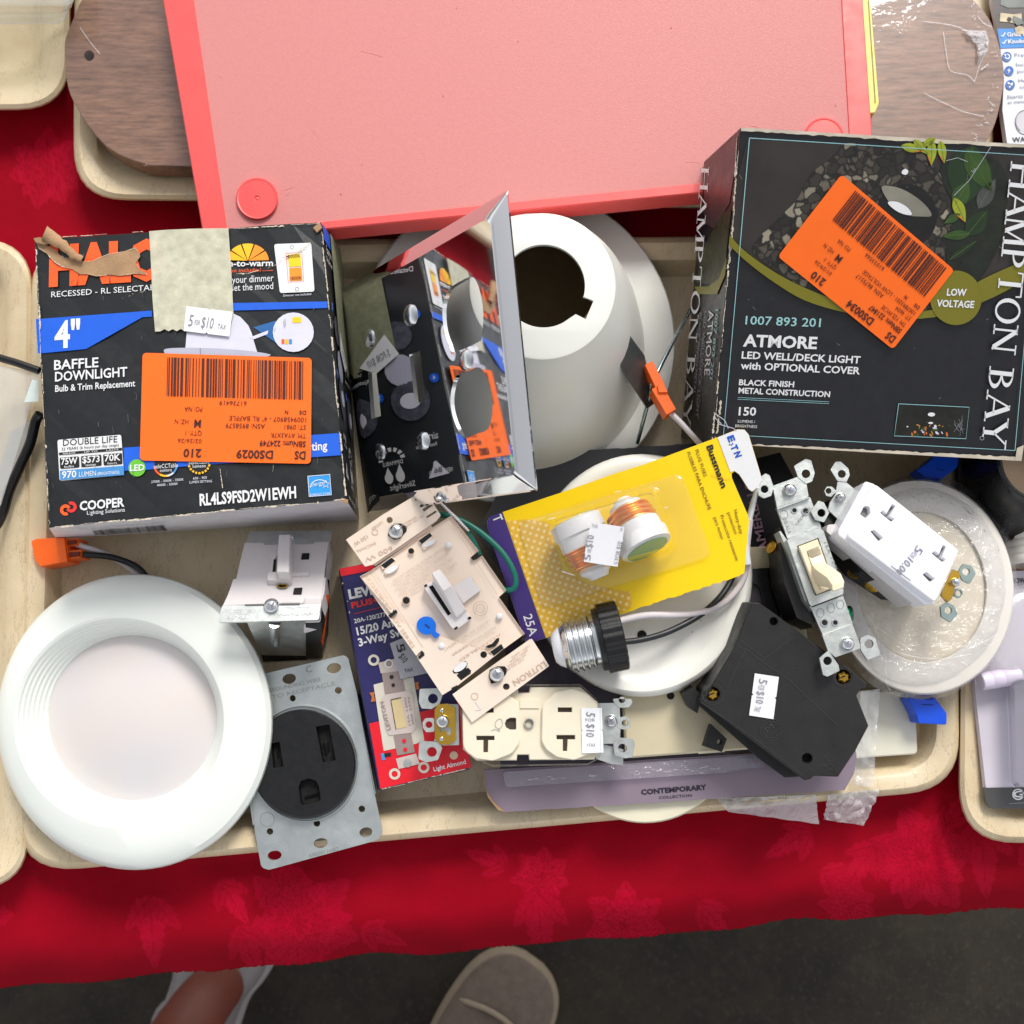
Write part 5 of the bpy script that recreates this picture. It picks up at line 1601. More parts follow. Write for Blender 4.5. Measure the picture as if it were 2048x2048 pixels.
obj('receptacle_body', q, rt, smooth=30)
q = MB()
for s_ in (ZN((640, 720), (655, 715), (672, 800), (660, 805)), ZN((672, 705), (682, 702), (692, 775), (682, 780)), ZN((500, 1128), (596, 1104), (600, 1116), (504, 1142)), ZN((280, 760), (292, 757), (302, 820), (292, 822))): q.prism(rp_, s_, .0008, M('contact_metal', (40, 40, 42), .35, 1.0), .0022)
obj('contacts', q, rt)
q = MB()
q.loft([[rp_.pt(x, y, h) for x, y in zel(ZN, 496, 878, 408 * f, 440 * f, -8, 64)] for f, h in ((1.0, .0), (1.01, .0014), (1.035, .0014), (1.04, .0))], RS, False, False)
obj('collar', q, rt, smooth=30)

# ================================================================== navy and red switch box
NAVY = M('navy_print', (30, 24, 44), .5)
NV = M('navy_card', (38, 34, 92), .36, var=.05); RD = M('red_card', (222, 22, 40), .36, var=.03)
rt = thing('switch_carton', 'small navy and red switch carton with a switch pictured on it, under the almond dimmer', 'box', (830, 1340, .006))
tp_ = [P(*ZN(1085, 1078), .034), P(*ZN(1790, 908), .036), P(*ZG(700, 470), .038), P(*ZM(1347, 470), .036)]
bt_ = [P(*ZN(1062, 1085), .0205), P(*ZN(1780, 925), .0060), P(*ZG(700, 480), .0060), P(*ZM(1338, 490), .0065)]
q = MB(); q.hexa(tp_, bt_, NV); obj('carton', q, rt, bevel=.0006)
bp = Pl(tp_[0], tp_[1], tp_[3])
q = MB()
D = lambda Z, pts, m_, h=.0004: q.decal(bp, Z(*pts), m_, h)
D(ZN, [(1085, 1072), (998, 568), (1380, 482), (1700, 405), (1788, 905)], RD)
D(ZM, [(1347, 470), (1680, 412), (1688, 480), (1362, 545)], RD)
X = lambda *a, **k: ztext(q, bp, ZG, *a, **k)
X('LEVITON', (72, 842), (480, 756), 68, PRINTW, h=.0005, bold=.05); X('PLUS+', (92, 915), (300, 868), 44, M('red_letter_print', (228, 40, 44), .4), h=.0005, bold=.04)
line(q, bp, ZG((108, 958), (420, 880)), 1.0, M('red_letter_print', (228, 40, 44), .4), .0005)
X('20A-120/277V AC', (112, 1030), (460, 952), 32, PRINTW, h=.0005, bold=.02)
X('15/20 Amp', (134, 1122), (480, 1036), 58, PRINTW, h=.0005, bold=.03); X('3-Way Switch', (148, 1208), (610, 1090), 58, PRINTW, h=.0005, bold=.03)
PS = M('pictured_switch', (198, 184, 178), .4, var=.05); PSD = M('pictured_switch_shade', (150, 134, 130), .4); PSW = M('pictured_strap', (206, 200, 186), .4)
D(ZN, [(1032, 268), (1100, 250), (1340, 208), (1425, 700), (1360, 725), (1110, 780)], PSW, .0006)
D(ZN, [(1068, 100), (1215, 62), (1230, 170), (1088, 180)], PS, .0006); D(ZN, [(1095, 180), (1245, 160), (1280, 325), (1120, 342)], PSD, .0008)
D(ZN, [(1090, 385), (1120, 345), (1310, 312), (1335, 350), (1362, 600), (1330, 640), (1150, 660), (1125, 610)], PS, .0010)
D(ZN, [(1165, 385), (1245, 368), (1290, 595), (1205, 612)], M('pictured_toggle', (206, 186, 140), .4), .0012)
line(q, bp, ZN((1165, 385), (1245, 368)), 1.6, INK, .0014); line(q, bp, ZN((1165, 385), (1205, 612)), 1.2, INK, .0014)
D(ZN, [(1185, 665), (1320, 635), (1352, 790), (1215, 815)], PSD, .0008); D(ZN, [(1205, 840), (1360, 800), (1390, 880), (1225, 920)], PS, .0008)
for c_, r in (((1171, 208), 16), ((1184, 271), 14), ): q.decal(bp, zel(ZN, *c_, r, n=14), INK, .0012)
for c_, r in (((1268, 702), 16), ((1277, 770), 16)): q.decal(bp, zel(ZN, *c_, r, n=14), RD, .0012)
for c_ in ((1033, 78), (1195, 958), (1420, 908)):
    o_ = zel(ZN, *c_, 44, n=24); i_ = zel(ZN, *c_, 24, n=24); q.decal(bp, o_, PSW, .0007, [i_])
q.decal(bp, zel(ZN, 1652, 815, 32, n=20), M('almond_dot_print', (226, 196, 168), .4), .0007)
q.decal(bp, zel(ZN, 1150, 105, 34, n=20), PRINTW, .0009); q.decal(bp, zel(ZN, 1150, 105, 24, n=20), PSD, .001); q.decal(bp, zel(ZN, 1295, 875, 32, n=20), STEEL, .0011)
CPR = M('copper_print', (180, 104, 50), .4)
for a in ([(1000, 330), (1040, 325), (1035, 350), (1046, 395), (1012, 402), (1018, 362)], [(1352, 252), (1385, 246), (1378, 270), (1390, 300), (1362, 308)]): D(ZN, a, CPR, .0008)
D(ZN, [(1088, 800), (1112, 795), (1125, 848), (1098, 852)], LB, .0008); D(ZN, [(1112, 800), (1165, 792), (1168, 820), (1116, 828)], INK, .0008)
ztext(q, bp, ZN, 'LEVITON', (1165, 615), (1108, 395), 28, PSD, h=.0013, bold=.02)
ztext(q, bp, ZN, '15A 120V', (1318, 580), (1282, 360), 16, PSD, h=.0013); ztext(q, bp, ZN, '20A 277V', (1345, 575), (1310, 355), 16, PSD, h=.0013)
ztext(q, bp, ZN, 'Light Almond', (1498, 938), (1748, 878), 34, PRINTW, h=.0007, bold=.015)
scuff(q, bp, ZM(1380, 600), ZM(1470, 1000), 9, SCUFF, 3, .0005, .5); scuff(q, bp, ZN(1095, 1076), ZN(1780, 910), 3, SCUFF, 4, .0005, 1)
obj('printing', q, rt)
q = MB()
tq = ZG((385, 1185), (540, 1120), (620, 1150), (700, 1410), (470, 1462))
q.prism(bp, tq, .0002, M('tag_grey', (176, 176, 184), .6), .0016)
ztext(q, bp, ZG, '5', (432, 1200), (452, 1162 + 100), 60, INK, h=.0019); ztext(q, bp, ZG, 'FOR', (450, 1260), (500, 1240), 22, INK, h=.0019); ztext(q, bp, ZG, '$10', (450, 1290), (490, 1400 - 60), 50, INK, h=.0019); ztext(q, bp, ZG, 'TAX', (500, 1412), (565, 1398), 26, INK, h=.0019)
obj('price_tag', q, rt)

# ================================================================== almond slide dimmer on top of the heap
LT = M('almond_painted_metal', (236, 217, 200), .42, .0, var=.03, vs=60, bs=.05)
LTD = M('stamping_and_fold_shade', (196, 172, 156), .45)
rt = thing('dimmer_switch', 'pinkish almond slide dimmer with a blue knob, lying aslant on the navy carton', 'dimmer switch', (900, 1200, .042), 'loose dimmers in the middle tray')
lp2 = Pl((*ZG(350, 350), .0600), (*ZG(860, 195), .0610), (*ZG(1240, 1480), .0570))
q = MB()
H = lambda *c_: zel(ZG, *c_, n=18)
mid = [(153, 668), (240, 622), (700, 300), (860, 196), (1072, 470), (1012, 520), (1046, 546), (1098, 506), (1285, 776), (1228, 828), (1428, 1112), (1250, 1240), (900, 1520), (790, 1587), (604, 1308), (652, 1262), (630, 1240), (588, 1282), (378, 990), (436, 948), (412, 925), (402, 962)]
win = [ZG((606, 385), (694, 326), (716, 356), (704, 372), (748, 384), (740, 400), (690, 425), (650, 462), (632, 440), (640, 410), (622, 414)), ZG((314, 580), (400, 516), (428, 545), (416, 566), (456, 574), (448, 592), (400, 622), (355, 655), (340, 632), (350, 604), (330, 612)),
       ZG((1156, 1248), (1246, 1184), (1268, 1220), (1195, 1284), (1176, 1278)), ZG((868, 1402), (900, 1360), (968, 1322), (986, 1340), (975, 1380), (1012, 1392), (1010, 1420), (935, 1472), (904, 1436), (915, 1418), (880, 1420))]
crv = ZG((1126, 1212), (1140, 1200), (1175, 1188), (1212, 1145), (1232, 1142), (1228, 1170), (1200, 1208), (1150, 1222))
q.prism(lp2, ZG(*mid), .0014, LT, 0, [H(550, 472, 23), H(512, 853, 29), H(1110, 1272, 25), crv] + win, ch=.5)
q.prism(lp2, ZG((240, 622), (640, 1225), (604, 1308), (590, 1280), (378, 990), (153, 668)), .007, LT, -.0016)
fo = obj('face_plate', q, rt)
q = MB()
q.prism(lp2, ZG(*rp([(45, 384), (330, 190), (655, -2), (778, 196), (742, 240), (710, 262), (260, 574), (192, 592)], [3, 0, 10, 14, 4, 4, 10, 4], 3)), .0016, LT, .0012, [H(383, 232, 24), ZG((376, 352), (382, 300), (420, 265), (470, 262), (515, 285), (512, 318), (460, 372), (420, 382))] + [ZG(*rp(p, 8, 2)) for p in ([(575, 68), (615, 38), (626, 52), (586, 86)], [(612, 122), (690, 68), (700, 84), (624, 138)], [(634, 150), (708, 96), (718, 118), (648, 168)], [(664, 206), (740, 156), (748, 170), (674, 218)])], ch=.5)
so = obj('strap', q, rt)
q = MB()
q.prism(lp2, ZG(*rp([(868, 1580), (1240, 1312), (1482, 1148), (1618, 1360), (1020, 1797)], [3, 0, 8, 10, 4], 3)), .0016, LT, .0012, [H(1285, 1521, 26), ZG((1150, 1432), (1160, 1390), (1215, 1366), (1270, 1366), (1292, 1390), (1280, 1420), (1235, 1475), (1170, 1494))], ch=.5)
so2 = obj('strap', q, rt)
for o_, c_ in ((so, (432, 320)), (so2, (1212, 1425))):
    q = MB(); screw(q, lp2, ZG(*c_), 14.5, STEELB, .0022, FADED, .0028, 70); obj('screw', q, rt, o_, smooth=40)
q = MB()
base_ = ZG((120, 640), (820, 190), (1420, 1110), (800, 1560))
q.prism(lp2, inset(base_, 12), .012, M('dimmer_body_black', (20, 20, 22), .5), -.004)
q.prism(lp2, ZG((260, 560), (700, 270), (715, 290), (268, 590)), .003, LT, -.001); q.prism(lp2, ZG((880, 1572), (1470, 1150), (1480, 1170), (890, 1590)), .003, LT, -.001)
obj('body', q, rt)
q = MB()
for p in ([(1010, 522), (1060, 480), (1076, 502), (1030, 544)], [(372, 968), (430, 925), (440, 945), (390, 985)], [(602, 1290), (640, 1252), (654, 1275), (616, 1306)], [(1396, 1150), (1440, 1112), (1448, 1132), (1404, 1176)], [(860, 1530), (905, 1508), (915, 1535), (872, 1556)]): q.prism(lp2, ZG(*p), .002, DARK, .0004)
for p in ([(608, 390), (694, 330), (712, 354), (632, 418)], [(316, 582), (398, 522), (426, 546), (350, 606)], [(1160, 1250), (1246, 1190), (1264, 1222), (1190, 1280)], [(902, 1430), (990, 1372), (1012, 1400), (938, 1468)]): q.prism(lp2, ZG(*p), .003, BLACKP, .0002)
obj('latches', q, rt)
q = MB()
for c_ in ((840, 425), (1233, 976), (785, 1206)):
    c3 = lp2.pt(*ZG(*c_), 0); q.lathe(c3, lp2.n, [(-.0005, .0017), (.0004, .0016), (.0009, .0010), (.001, .0001)], PRINTW, 14)
obj('rivets', q, rt, smooth=60)
q = MB()
for c_, r in (((550, 472), 22), ((512, 853), 27), ((1110, 1272), 24)): q.decal(lp2, zel(ZG, *c_, r, n=18), DARK, .0002)  # flat dark patches paint the shade inside the holes and keyholes
q.decal(lp2, crv, DARK, .0002)
for k_ in ([(370, 352), (378, 298), (420, 260), (472, 258), (518, 284), (514, 320), (462, 376), (420, 386)], [(1148, 1434), (1158, 1388), (1215, 1362), (1272, 1362), (1296, 1388), (1282, 1424), (1235, 1480), (1168, 1498)]): q.decal(lp2, ZG(*k_), DARK, .0014)
for c_, r in (((550, 472), 24), ((512, 853), 31)):
    line(q, lp2, zel(ZG, *c_, r, n=18) + zel(ZG, *c_, r, n=18)[:1], 1.0, LTD, .0004)
obj('holes', q, rt)
q = MB()
for p in ((690, 412, 56, 18, -26), (402, 612, 56, 22, -32), (930, 1368, 60, 26, -35)): q.decal(lp2, zel(ZG, *p, 18), PRINTW, .0003)
obj('slot_liners', q, rt)
q = MB()
q.prism(lp2, ZG((868, 748), (1006, 660), (1028, 680), (1022, 692), (1048, 730), (1060, 728), (1086, 774), (950, 876)), .002, DW, .0012)
bz = [(640, 745), (745, 688), (1000, 975), (1010, 1000), (890, 1086), (862, 1064)]
q.prism(lp2, ZG(*rp(bz, 10, 3)), .006, DW, .0042, [ZG((684, 748), (716, 734), (858, 955), (834, 972))], ch=1.0)
q.prism(lp2, ZG((680, 745), (720, 730), (862, 955), (830, 976)), .001, DARK, .0018)
q.prism(lp2, ZG((880, 1068), (905, 1052), (912, 1068), (890, 1084)), .003, DARK, .0046); q.prism(lp2, ZG((986, 988), (1004, 976), (1016, 992), (994, 1004)), .003, DARK, .0046); q.prism(lp2, ZG((648, 738), (668, 726), (676, 740), (656, 750)), .003, DARK, .0046)
obj('slider_frame', q, rt)
q = MB()
q.loft([[lp2.pt(*ZG(*p), h) for p in rp(pts, 12, 3)] for pts, h in (([(715, 700), (800, 650), (985, 940), (905, 1000)], .0030), ([(712, 690), (798, 640), (970, 920), (900, 985)], .0065), ([(706, 640), (772, 612), (868, 745), (800, 790)], .0125), ([(710, 640), (770, 616), (860, 742), (800, 780)], .0130))], DW, True, True)
obj('slider_lever', q, rt, smooth=35)
q = MB(); q.prism(lp2, ZG(*[tuple(p[:2]) for p in cat([Vector((x, y, 0)) for x, y in [(592, 1050), (606, 1005), (650, 978), (700, 985), (736, 1030), (735, 1075), (740, 1098), (766, 1115), (762, 1130), (738, 1145), (715, 1128), (705, 1110), (668, 1118), (618, 1098)]], 4, True)]), .003, M('cobalt_plastic', (0, 104, 214), .35), .0022, ch=.8)
ko = obj('trim_knob', q, rt)
q = MB(); q.prism(lp2, ZG((652, 1040), (664, 1034), (696, 1062), (684, 1070)), .0005, M('knob_slot', (0, 50, 130), .5), .0024); obj('slot', q, rt, ko)
q = MB()
X = lambda s_, a, b_, c_, h=.0003, bold=0.0: ztext(q, lp2, ZG, s_, a, b_, c_, LTD, h=h, bold=bold)
X('LUTRON', (1575, 1322), (1330, 1476), 46, .0015, .01)
for s_, a, b_, c_ in (('600 W', (400, 430), (185, 530), 34), ('INC/HAL', (270, 400), (120, 470), 20), ('150 W', (205, 345), (100, 410), 30), ('DIMMABLE LED', (585, 200), (470, 270), 16), ('CFL 120V 60HZ', (640, 190), (500, 280), 16), ('LISTED', (320, 240), (240, 295), 20)): X(s_, a, b_, c_, .0015)
for i, s_ in enumerate(('DO NOT REMOVE FIN WHEN GANGED', 'SEE INSTRUCTIONS FOR DERATING', 'USE ONLY WITH PERMANENTLY FIXED', 'LAMPS 600W 150W DIMMABLE LED')):
    X(s_, (800 + i * 32, 440 + i * 40), (400 + i * 26, 700 + i * 40), 20)
for i, s_ in enumerate(('US PAT 5017837 5207317', 'MADE IN USA DIMMER', 'ASSEMBLED')): X(s_, (1150 + i * 45, 1000 + i * 52), (800 + i * 60, 1230 + i * 40), 18)
for i, s_ in enumerate(('120V~ 60HZ', '600W 150W', 'NO DERATING', 'CAT NO DV')): X(s_, (1460 - i * 14, 1196 + i * 34), (1320 - i * 14, 1290 + i * 34), 15, .0015)
for c_, r in (((1085, 915), 55), ((1085, 915), 34), ((880, 610), 0), ((270, 325), 22), ((1040, 1595), 26)):
    if r: line(q, lp2, zel(ZG, *c_, r, n=20) + zel(ZG, *c_, r, n=20)[:1], 1.2, LTD, .0003 if c_[0] > 800 and c_[1] < 1500 else .0015)
line(q, lp2, ZG((1045, 1630), (1090, 1690)), 2.2, PRINTW, .0016); line(q, lp2, ZG((1048, 1700), (1090, 1692), (1100, 1650)), 2.2, PRINTW, .0016)
for a, b_ in (((250, 612), (640, 1215)), ((840, 215), (1215, 810)), ((700, 830), (860, 1075))): line(q, lp2, ZG(a, b_), .8, LTD, .0003)  # thin darker lines paint the shading along the plate's folds
for s_, a, b_, c_ in (('UP TO 80 PERCENT', (195, 680), (380, 935), 26), ('DV SERIES', (410, 1000), (560, 1225), 26), ('DIMMER 600', (1060, 450), (880, 230), 26)): X(s_, a, b_, c_)
obj('lettering', q, rt)
q = MB(); q.tube([P(*ZG(740, 190), .052), P(*ZG(820, 198), .0565), P(*ZG(960, 248), .058), P(*ZG(1110, 345), .0585), P(*ZG(1260, 490), .0585), P(*ZG(1350, 650), .0585), P(*ZG(1350, 752), .0580), P(*ZG(1290, 776), .056), P(*ZG(1220, 745), .053)], .0015, GREENW); obj('ground_wire', q, rt, smooth=60)
q = MB(); q.prism(flat(.0575), ZG((980, 322), (1010, 315), (1060, 410), (1098, 500), (1070, 500)), .002, GREENW)
q.tube([P(*ZG(770, 95), .060), P(*ZG(840, 160), .0605), P(*ZG(900, 215), .0605), P(*ZG(995, 318), .0590)], .0006, WIREW, 6)
for i in range(14):
    f = i / 14; x, y = 790 + 200 * f, 112 + 200 * f
    c3 = P(*ZG(x, y), .0612); q.lathe(c3, Vector((.8, .6, 0)), [(-.0007, .0003), (0, .0009), (.0007, .0003)], WIREW, 6)
obj('twisted_lead', q, rt)

# ================================================================== light almond duplex receptacle
rt = thing('duplex_receptacle', 'light almond duplex receptacle with T slots, a price tag on its right face', 'receptacle', (1170, 1450, .033), 'household receptacles in the heap')
xp = flat(.0530)
AL2 = M('duplex_almond', (230, 220, 198), .34, var=.02)
ztop = .0555
xt = flat(ztop)
q = MB()
q.prism(xp, ZJ((350, 290), (560, 236), (596, 236), (602, 275), (670, 275), (676, 240), (1000, 238), (1112, 335), (1118, 660), (1090, 706), (672, 710), (668, 676), (594, 676), (590, 712), (330, 712), (245, 640), (240, 380)), .014, AL2, ch=2)
q.prism(xp, ZJ((612, 318), (735, 318), (735, 375), (612, 375)), .001, AL2, .0007)
bo = obj('body', q, rt)
lobes = ([(244, 620), (240, 400), (330, 300), (430, 262), (530, 275), (608, 345), (616, 590), (562, 668), (440, 716), (330, 702), (268, 660)], [(750, 590), (755, 352), (840, 270), (945, 244), (1045, 280), (1112, 348), (1118, 590), (1064, 668), (962, 712), (850, 692), (782, 645)])
sl1 = [ZJ((330, 554), (446, 554), (446, 582), (406, 582), (404, 660), (376, 660), (376, 582), (332, 582)), ZJ(*rp([(514, 476), (524, 450), (548, 438), (586, 438), (586, 514), (548, 514), (522, 500)], 8, 2)), ZJ((385, 374), (441, 374), (441, 404), (385, 404))]
sl2 = [ZJ((847, 549), (966, 549), (966, 577), (918, 577), (914, 652), (888, 652), (888, 577), (848, 577)), ZJ((856, 371), (946, 371), (946, 401), (856, 401))]
for lb, sl in zip(lobes, (sl1, sl2)):
    q = MB(); q.prism(xt, ZJ(*rp(lb, 75, 4)), .006, AL2, 0, sl, ch=1.8)
    for s_ in sl:
        b3 = [xt.pt(x, y) - Vector((0, 0, .0021)) for x, y in s_]; q.poly(b3, M('slot_floor', (66, 56, 48), .7))
    obj('outlet_face', q, rt)
q = MB()
c3 = xp.pt(*ZJ(670, 471), .001); q.lathe(c3, Vector((0, 0, 1)), [(-.004, .0023), (.0004, .0025), (.0008, .0022), (.0008, .0019), (-.002, .0018)], STEELB, 20, True, True); obj('centre_rivet', q, rt, smooth=40)
def strap_end(plane, Z, parts, tabs, rnd=8, mat=None):
    q = MB()
    for p, h in parts: q.prism(plane, Z(*rp(p, rnd, 3)), .0013, mat or STEEL, h, ch=.4)
    for outl_, hole_, r in tabs: q.prism(plane, Z(*rp(outl_, rnd * 2, 3)), .0013, mat or STEEL, .0004, [zel(Z, *hole_, r, n=18)], ch=.4)
    return q
ep = flat(.0490)
q = strap_end(ep, ZJ, [([(1110, 342), (1252, 340), (1260, 470), (1256, 602), (1110, 606)], 0), ([(1120, 600), (1280, 640), (1275, 740), (1200, 735), (1100, 700)], -.003)],
              [([(1205, 312), (1330, 315), (1338, 340), (1312, 370), (1255, 372), (1222, 345)], (1268, 322), 20), ([(1240, 440), (1290, 424), (1322, 450), (1322, 490), (1290, 514), (1240, 505)], (1288, 469), 20), ([(1212, 604), (1250, 565), (1340, 570), (1352, 610), (1336, 690), (1290, 698), (1222, 680)], (1272, 632), 28)])
so = obj('strap', q, rt)
q = MB(); screw(q, ep, ZJ(1198, 456), 12.5, STEELB, .0004, FADED, .0024, 40); obj('screw', q, rt, so, smooth=40)
q = strap_end(ep, ZN, [([(1600, 415), (1690, 420), (1694, 735), (1570, 738), (1500, 735), (1500, 700)], -.0012)],
              [([(1388, 300), (1528, 294), (1566, 350), (1542, 420), (1480, 456), (1402, 452), (1382, 400)], (1491, 376), 38), ([(1384, 720), (1412, 704), (1540, 710), (1562, 760), (1530, 850), (1440, 868), (1378, 842)], (1483, 788), 38), ([(1410, 560), (1430, 528), (1500, 524), (1505, 632), (1440, 636), (1412, 600)], (1460, 577), 26)])
so = obj('strap', q, rt)
q = MB(); q.prism(ep, ZN(*rp([(1504, 460), (1530, 420), (1602, 414), (1662, 445), (1668, 698), (1612, 736), (1540, 722), (1506, 690)], 14, 3)), .0012, BRASS, .0012, [ZN((1540, 590), (1640, 600), (1625, 660), (1598, 655), (1595, 628), (1545, 628))]); bo = obj('ground_clip', q, rt)
q = MB(); screw(q, ep, ZN(1567, 552), 13.5, STEELB, .0016, FADED, .0026, 15); obj('screw', q, rt, bo, smooth=40)
for c_ in ((1561, 467), (1559, 686)):
    q = MB(); screw(q, ep, ZN(*c_), 4.5, STEELB, .0014, FADED, .0008, 60); obj('rivet', q, rt, bo, smooth=40)
price_tag(rt, flat(.0562), ZJ((1012, 666), (1006, 374), (1138, 372), (1150, 660))[::1], [], 0, name='price_tag')
q = MB(); tq = flat(.0566)
ztext(q, tq, ZJ, '5', (1040, 398), (1036, 424), 58, FADED, h=0); ztext(q, tq, ZJ, 'FOR', (1034, 460), (1096, 460), 20, FADED, h=0); ztext(q, tq, ZJ, '$10', (1042, 474), (1036, 556), 52, FADED, h=0); ztext(q, tq, ZJ, '+TAX', (1042, 622), (1100, 620), 20, FADED, h=0)
obj('tag_lettering', q, rt)
q = MB()
lp = []
for h, g_ in ((.044, -6), (.054, -5), (.0575, 6)): lp.append([P(*ZJ(*p), h) for p in rp([(230 - g_, 330), (560, 228 - g_), (1000, 225 - g_), (1130, 340), (1128 + g_, 690), (1050, 735 + g_), (430, 745 + g_), (240, 650)], 40, 5)])
q.loft(lp, FILM('shrink_sleeve', white=.02, gloss=.25, wr=220, ws=.7))
obj('shrink_sleeve', q, rt, smooth=60)
q = MB(); line(q, xt, ZJ(*[tuple(p[:2]) for p in cat([Vector((x, y, 0)) for x, y in [(425, 522), (450, 512), (480, 524), (472, 508), (455, 495), (452, 470), (470, 448), (490, 446), (498, 470), (492, 498), (470, 510)]], 4)]), .9, FADED, .0003); obj('stray_hair', q, rt)


# ================================================================== black circuit breaker
rt = thing('circuit_breaker', 'matt black circuit breaker with brass screws and a price tag, lying on its side', 'circuit breaker', (1650, 1390, .0355))
kb = Pl((*ZK(210, 575), .064), (*ZK(930, 478), .066), (*ZK(735, 930), .062))
BK = M('breaker_black', (27, 26, 27), .5, var=.1, vs=50, bs=.2, bsc=1500)
top_ = [(432, 72), (470, 70), (560, 133), (690, 232), (880, 368), (1032, 488), (1062, 515), (1056, 545), (1032, 548), (1008, 582), (1075, 750), (1000, 892), (906, 1032), (775, 1026), (754, 1044), (722, 1051), (690, 1028), (150, 622), (222, 500), (330, 322), (400, 140)]
holes = [zel(ZK, 551, 173, 22, n=16), zel(ZK, 736, 930, 28, n=18), zel(ZK, 214, 575, 40, n=20), zel(ZK, 936, 480, 40, n=20)]
q = MB()
q.prism(kb, ZK(*rp(top_, 9, 2)), .0255, BK, 0, holes, ch=1.8)
for h_ in holes: q.poly([kb.pt(x, y, -.004) for x, y in h_], DARK)
lo = Pl((*ZK(60, 560), .050), (*ZK(300, 620), .050), (*ZK(600, 1020), .047))
q.prism(lo, ZK((50, 578), (110, 540), (160, 590), (700, 1030), (612, 1036), (480, 940), (140, 640), (130, 682), (82, 652)), .012, BK, ch=1)
q.prism(flat(.044), ZK((165, 862), (205, 740), (292, 822), (264, 895)), .006, BK, 0, [zel(ZK, 252, 838, 16, n=12)])
obj('case', q, rt)
q = MB()
GRV = M('groove_edge', (58, 57, 58), .5)
for p in ([(360, 318), (395, 325), (480, 390), (640, 500), (905, 750)], [(480, 392), (495, 380), (690, 236)], [(500, 378), (370, 280)], [(395, 330), (300, 525), (230, 480)], [(720, 262), (880, 400)], [(150, 620), (440, 815), (735, 1040)], [(830, 910), (905, 1010)], [(800, 950), (880, 1000)], [(780, 975), (860, 960)], [(690, 236), (660, 260)]):
    line(q, kb, ZK(*p), 1.0, GRV, .0003)
for r in (60, 46): line(q, kb, zel(ZK, 535, 770, r, n=26) + zel(ZK, 535, 770, r, n=26)[:1], 1.4, M('raised_mark', (50, 49, 50), .45), .0003)
for c_, r in (((214, 575), 58), ((936, 480), 56)): line(q, kb, zel(ZK, *c_, r, n=26) + zel(ZK, *c_, r, n=26)[:1], 1.6, M('raised_mark', (50, 49, 50), .45), .0003)
ztext(q, kb, ZK, 'M', (515, 790), (555, 760), 34, M('raised_mark', (50, 49, 50), .45), h=.0003)
rn = random.Random(3)
for i in range(26):
    x, y = rn.uniform(250, 950), rn.uniform(250, 950)
    if 0 < (x - 200) * .8 + 480 - y + 300 < 700 and y < 1000: line(q, kb, ZK((x, y), (x + rn.uniform(-30, 40), y + rn.uniform(-8, 25))), .5, GRV, .0003)
obj('grooves', q, rt)
for c_ in ((209, 575), (932, 481)):
    q = MB(); c3 = kb.pt(*ZK(*c_), -.003)
    q.lathe(c3, kb.n, [(-.001, .0028), (.0016, .0028), (.0024, .0018)], BRASS, 24, rfun=lambda k, d: 1 + .14 * math.cos(k * 2 * math.pi * 6))
    line(q, kb, ZK((c_[0] - 16, c_[1] + 6), (c_[0] + 16, c_[1] - 6)), 2, DARK, .0002)
    obj('rivet', q, rt, smooth=40)
price_tag(rt, kb, ZK((415, 692), (446, 460), (579, 480), (549, 713)), [], .0006)
q = MB()
for s_, a, b_, c_ in (('5', (472, 488), (467, 512), 46), ('FOR', (466, 522), (462, 548), 36), ('$10', (460, 556), (450, 622), 42), ('TAX', (446, 640), (442, 668), 34)): ztext(q, kb, ZK, s_, a, b_, c_, FADED, h=.0010)
obj('tag_lettering', q, rt)

# ================================================================== toggle switch on its strap
IV = M('ivory_plastic', (234, 220, 190), .3, var=.02)
rt = thing('toggle_switch', 'ivory toggle switch on a zinc strap with holed ears, between breaker and white outlet', 'light switch', (1640, 1130, .03))
sp1 = Pl((*ZI(190, 470), .0705), (*ZI(410, 400), .0705), (*ZI(600, 1450), .0715))
def strap_half(parts, tabs, ridge, eyes):
    q = strap_end(sp1, ZI, parts, tabs, 5)
    q.prism(sp1, ZI(*ridge), .0030, STEEL, -.0002)
    for c_, r in eyes:
        c3 = sp1.pt(*ZI(*c_), -.0025); R_ = r * .2847 / 4.05 * .001
        q.lathe(c3, sp1.n, [(0, R_ * 1.25), (.0005, R_ * 1.2), (.0005, R_ * .8), (.0002, R_ * .7)], STEELB, 18, False, False); q.poly([c3 + sp1.n * .0003 + Vector((math.cos(a) * R_ * .85, math.sin(a) * R_ * .85, 0)) for a in [k * .349 for k in range(18)]], DARK)
    return obj('strap', q, rt)
so = strap_half([([(158, 322), (335, 258), (392, 275), (412, 390), (408, 404), (190, 474)], 0), ([(190, 486), (424, 402), (500, 606), (502, 625), (264, 695)], -.0025)],
                [([(58, 270), (108, 234), (138, 246), (168, 330), (150, 392), (100, 410), (60, 388), (50, 330)], (103, 345), 27), ([(308, 182), (392, 130), (430, 142), (456, 232), (438, 290), (395, 308), (338, 262)], (393, 237), 30)],
                ((190, 474), (410, 400), (424, 404), (192, 488)), (((310, 495), 20), ((390, 500), 25)))
so2 = strap_half([([(428, 1178), (655, 1092), (722, 1290), (512, 1372)], -.0025), ([(512, 1382), (722, 1298), (784, 1462), (600, 1527), (548, 1482)], 0)],
                 [([(488, 1532), (550, 1478), (622, 1580), (630, 1622), (545, 1662), (514, 1650)], (545, 1551), 30), ([(775, 1390), (830, 1368), (882, 1392), (916, 1512), (826, 1546), (778, 1474)], (836, 1432), 31)],
                 ((508, 1372), (720, 1292), (722, 1300), (514, 1386)), (((522, 1283), 25), ((597, 1283), 20)))
for c_ in ((278, 352), (683, 1431)):
    q = MB(); screw(q, sp1, ZI(*c_), 13.5, STEELB, .0006, FADED, .0028, 25); obj('screw', q, rt, so, smooth=40)
q = MB()
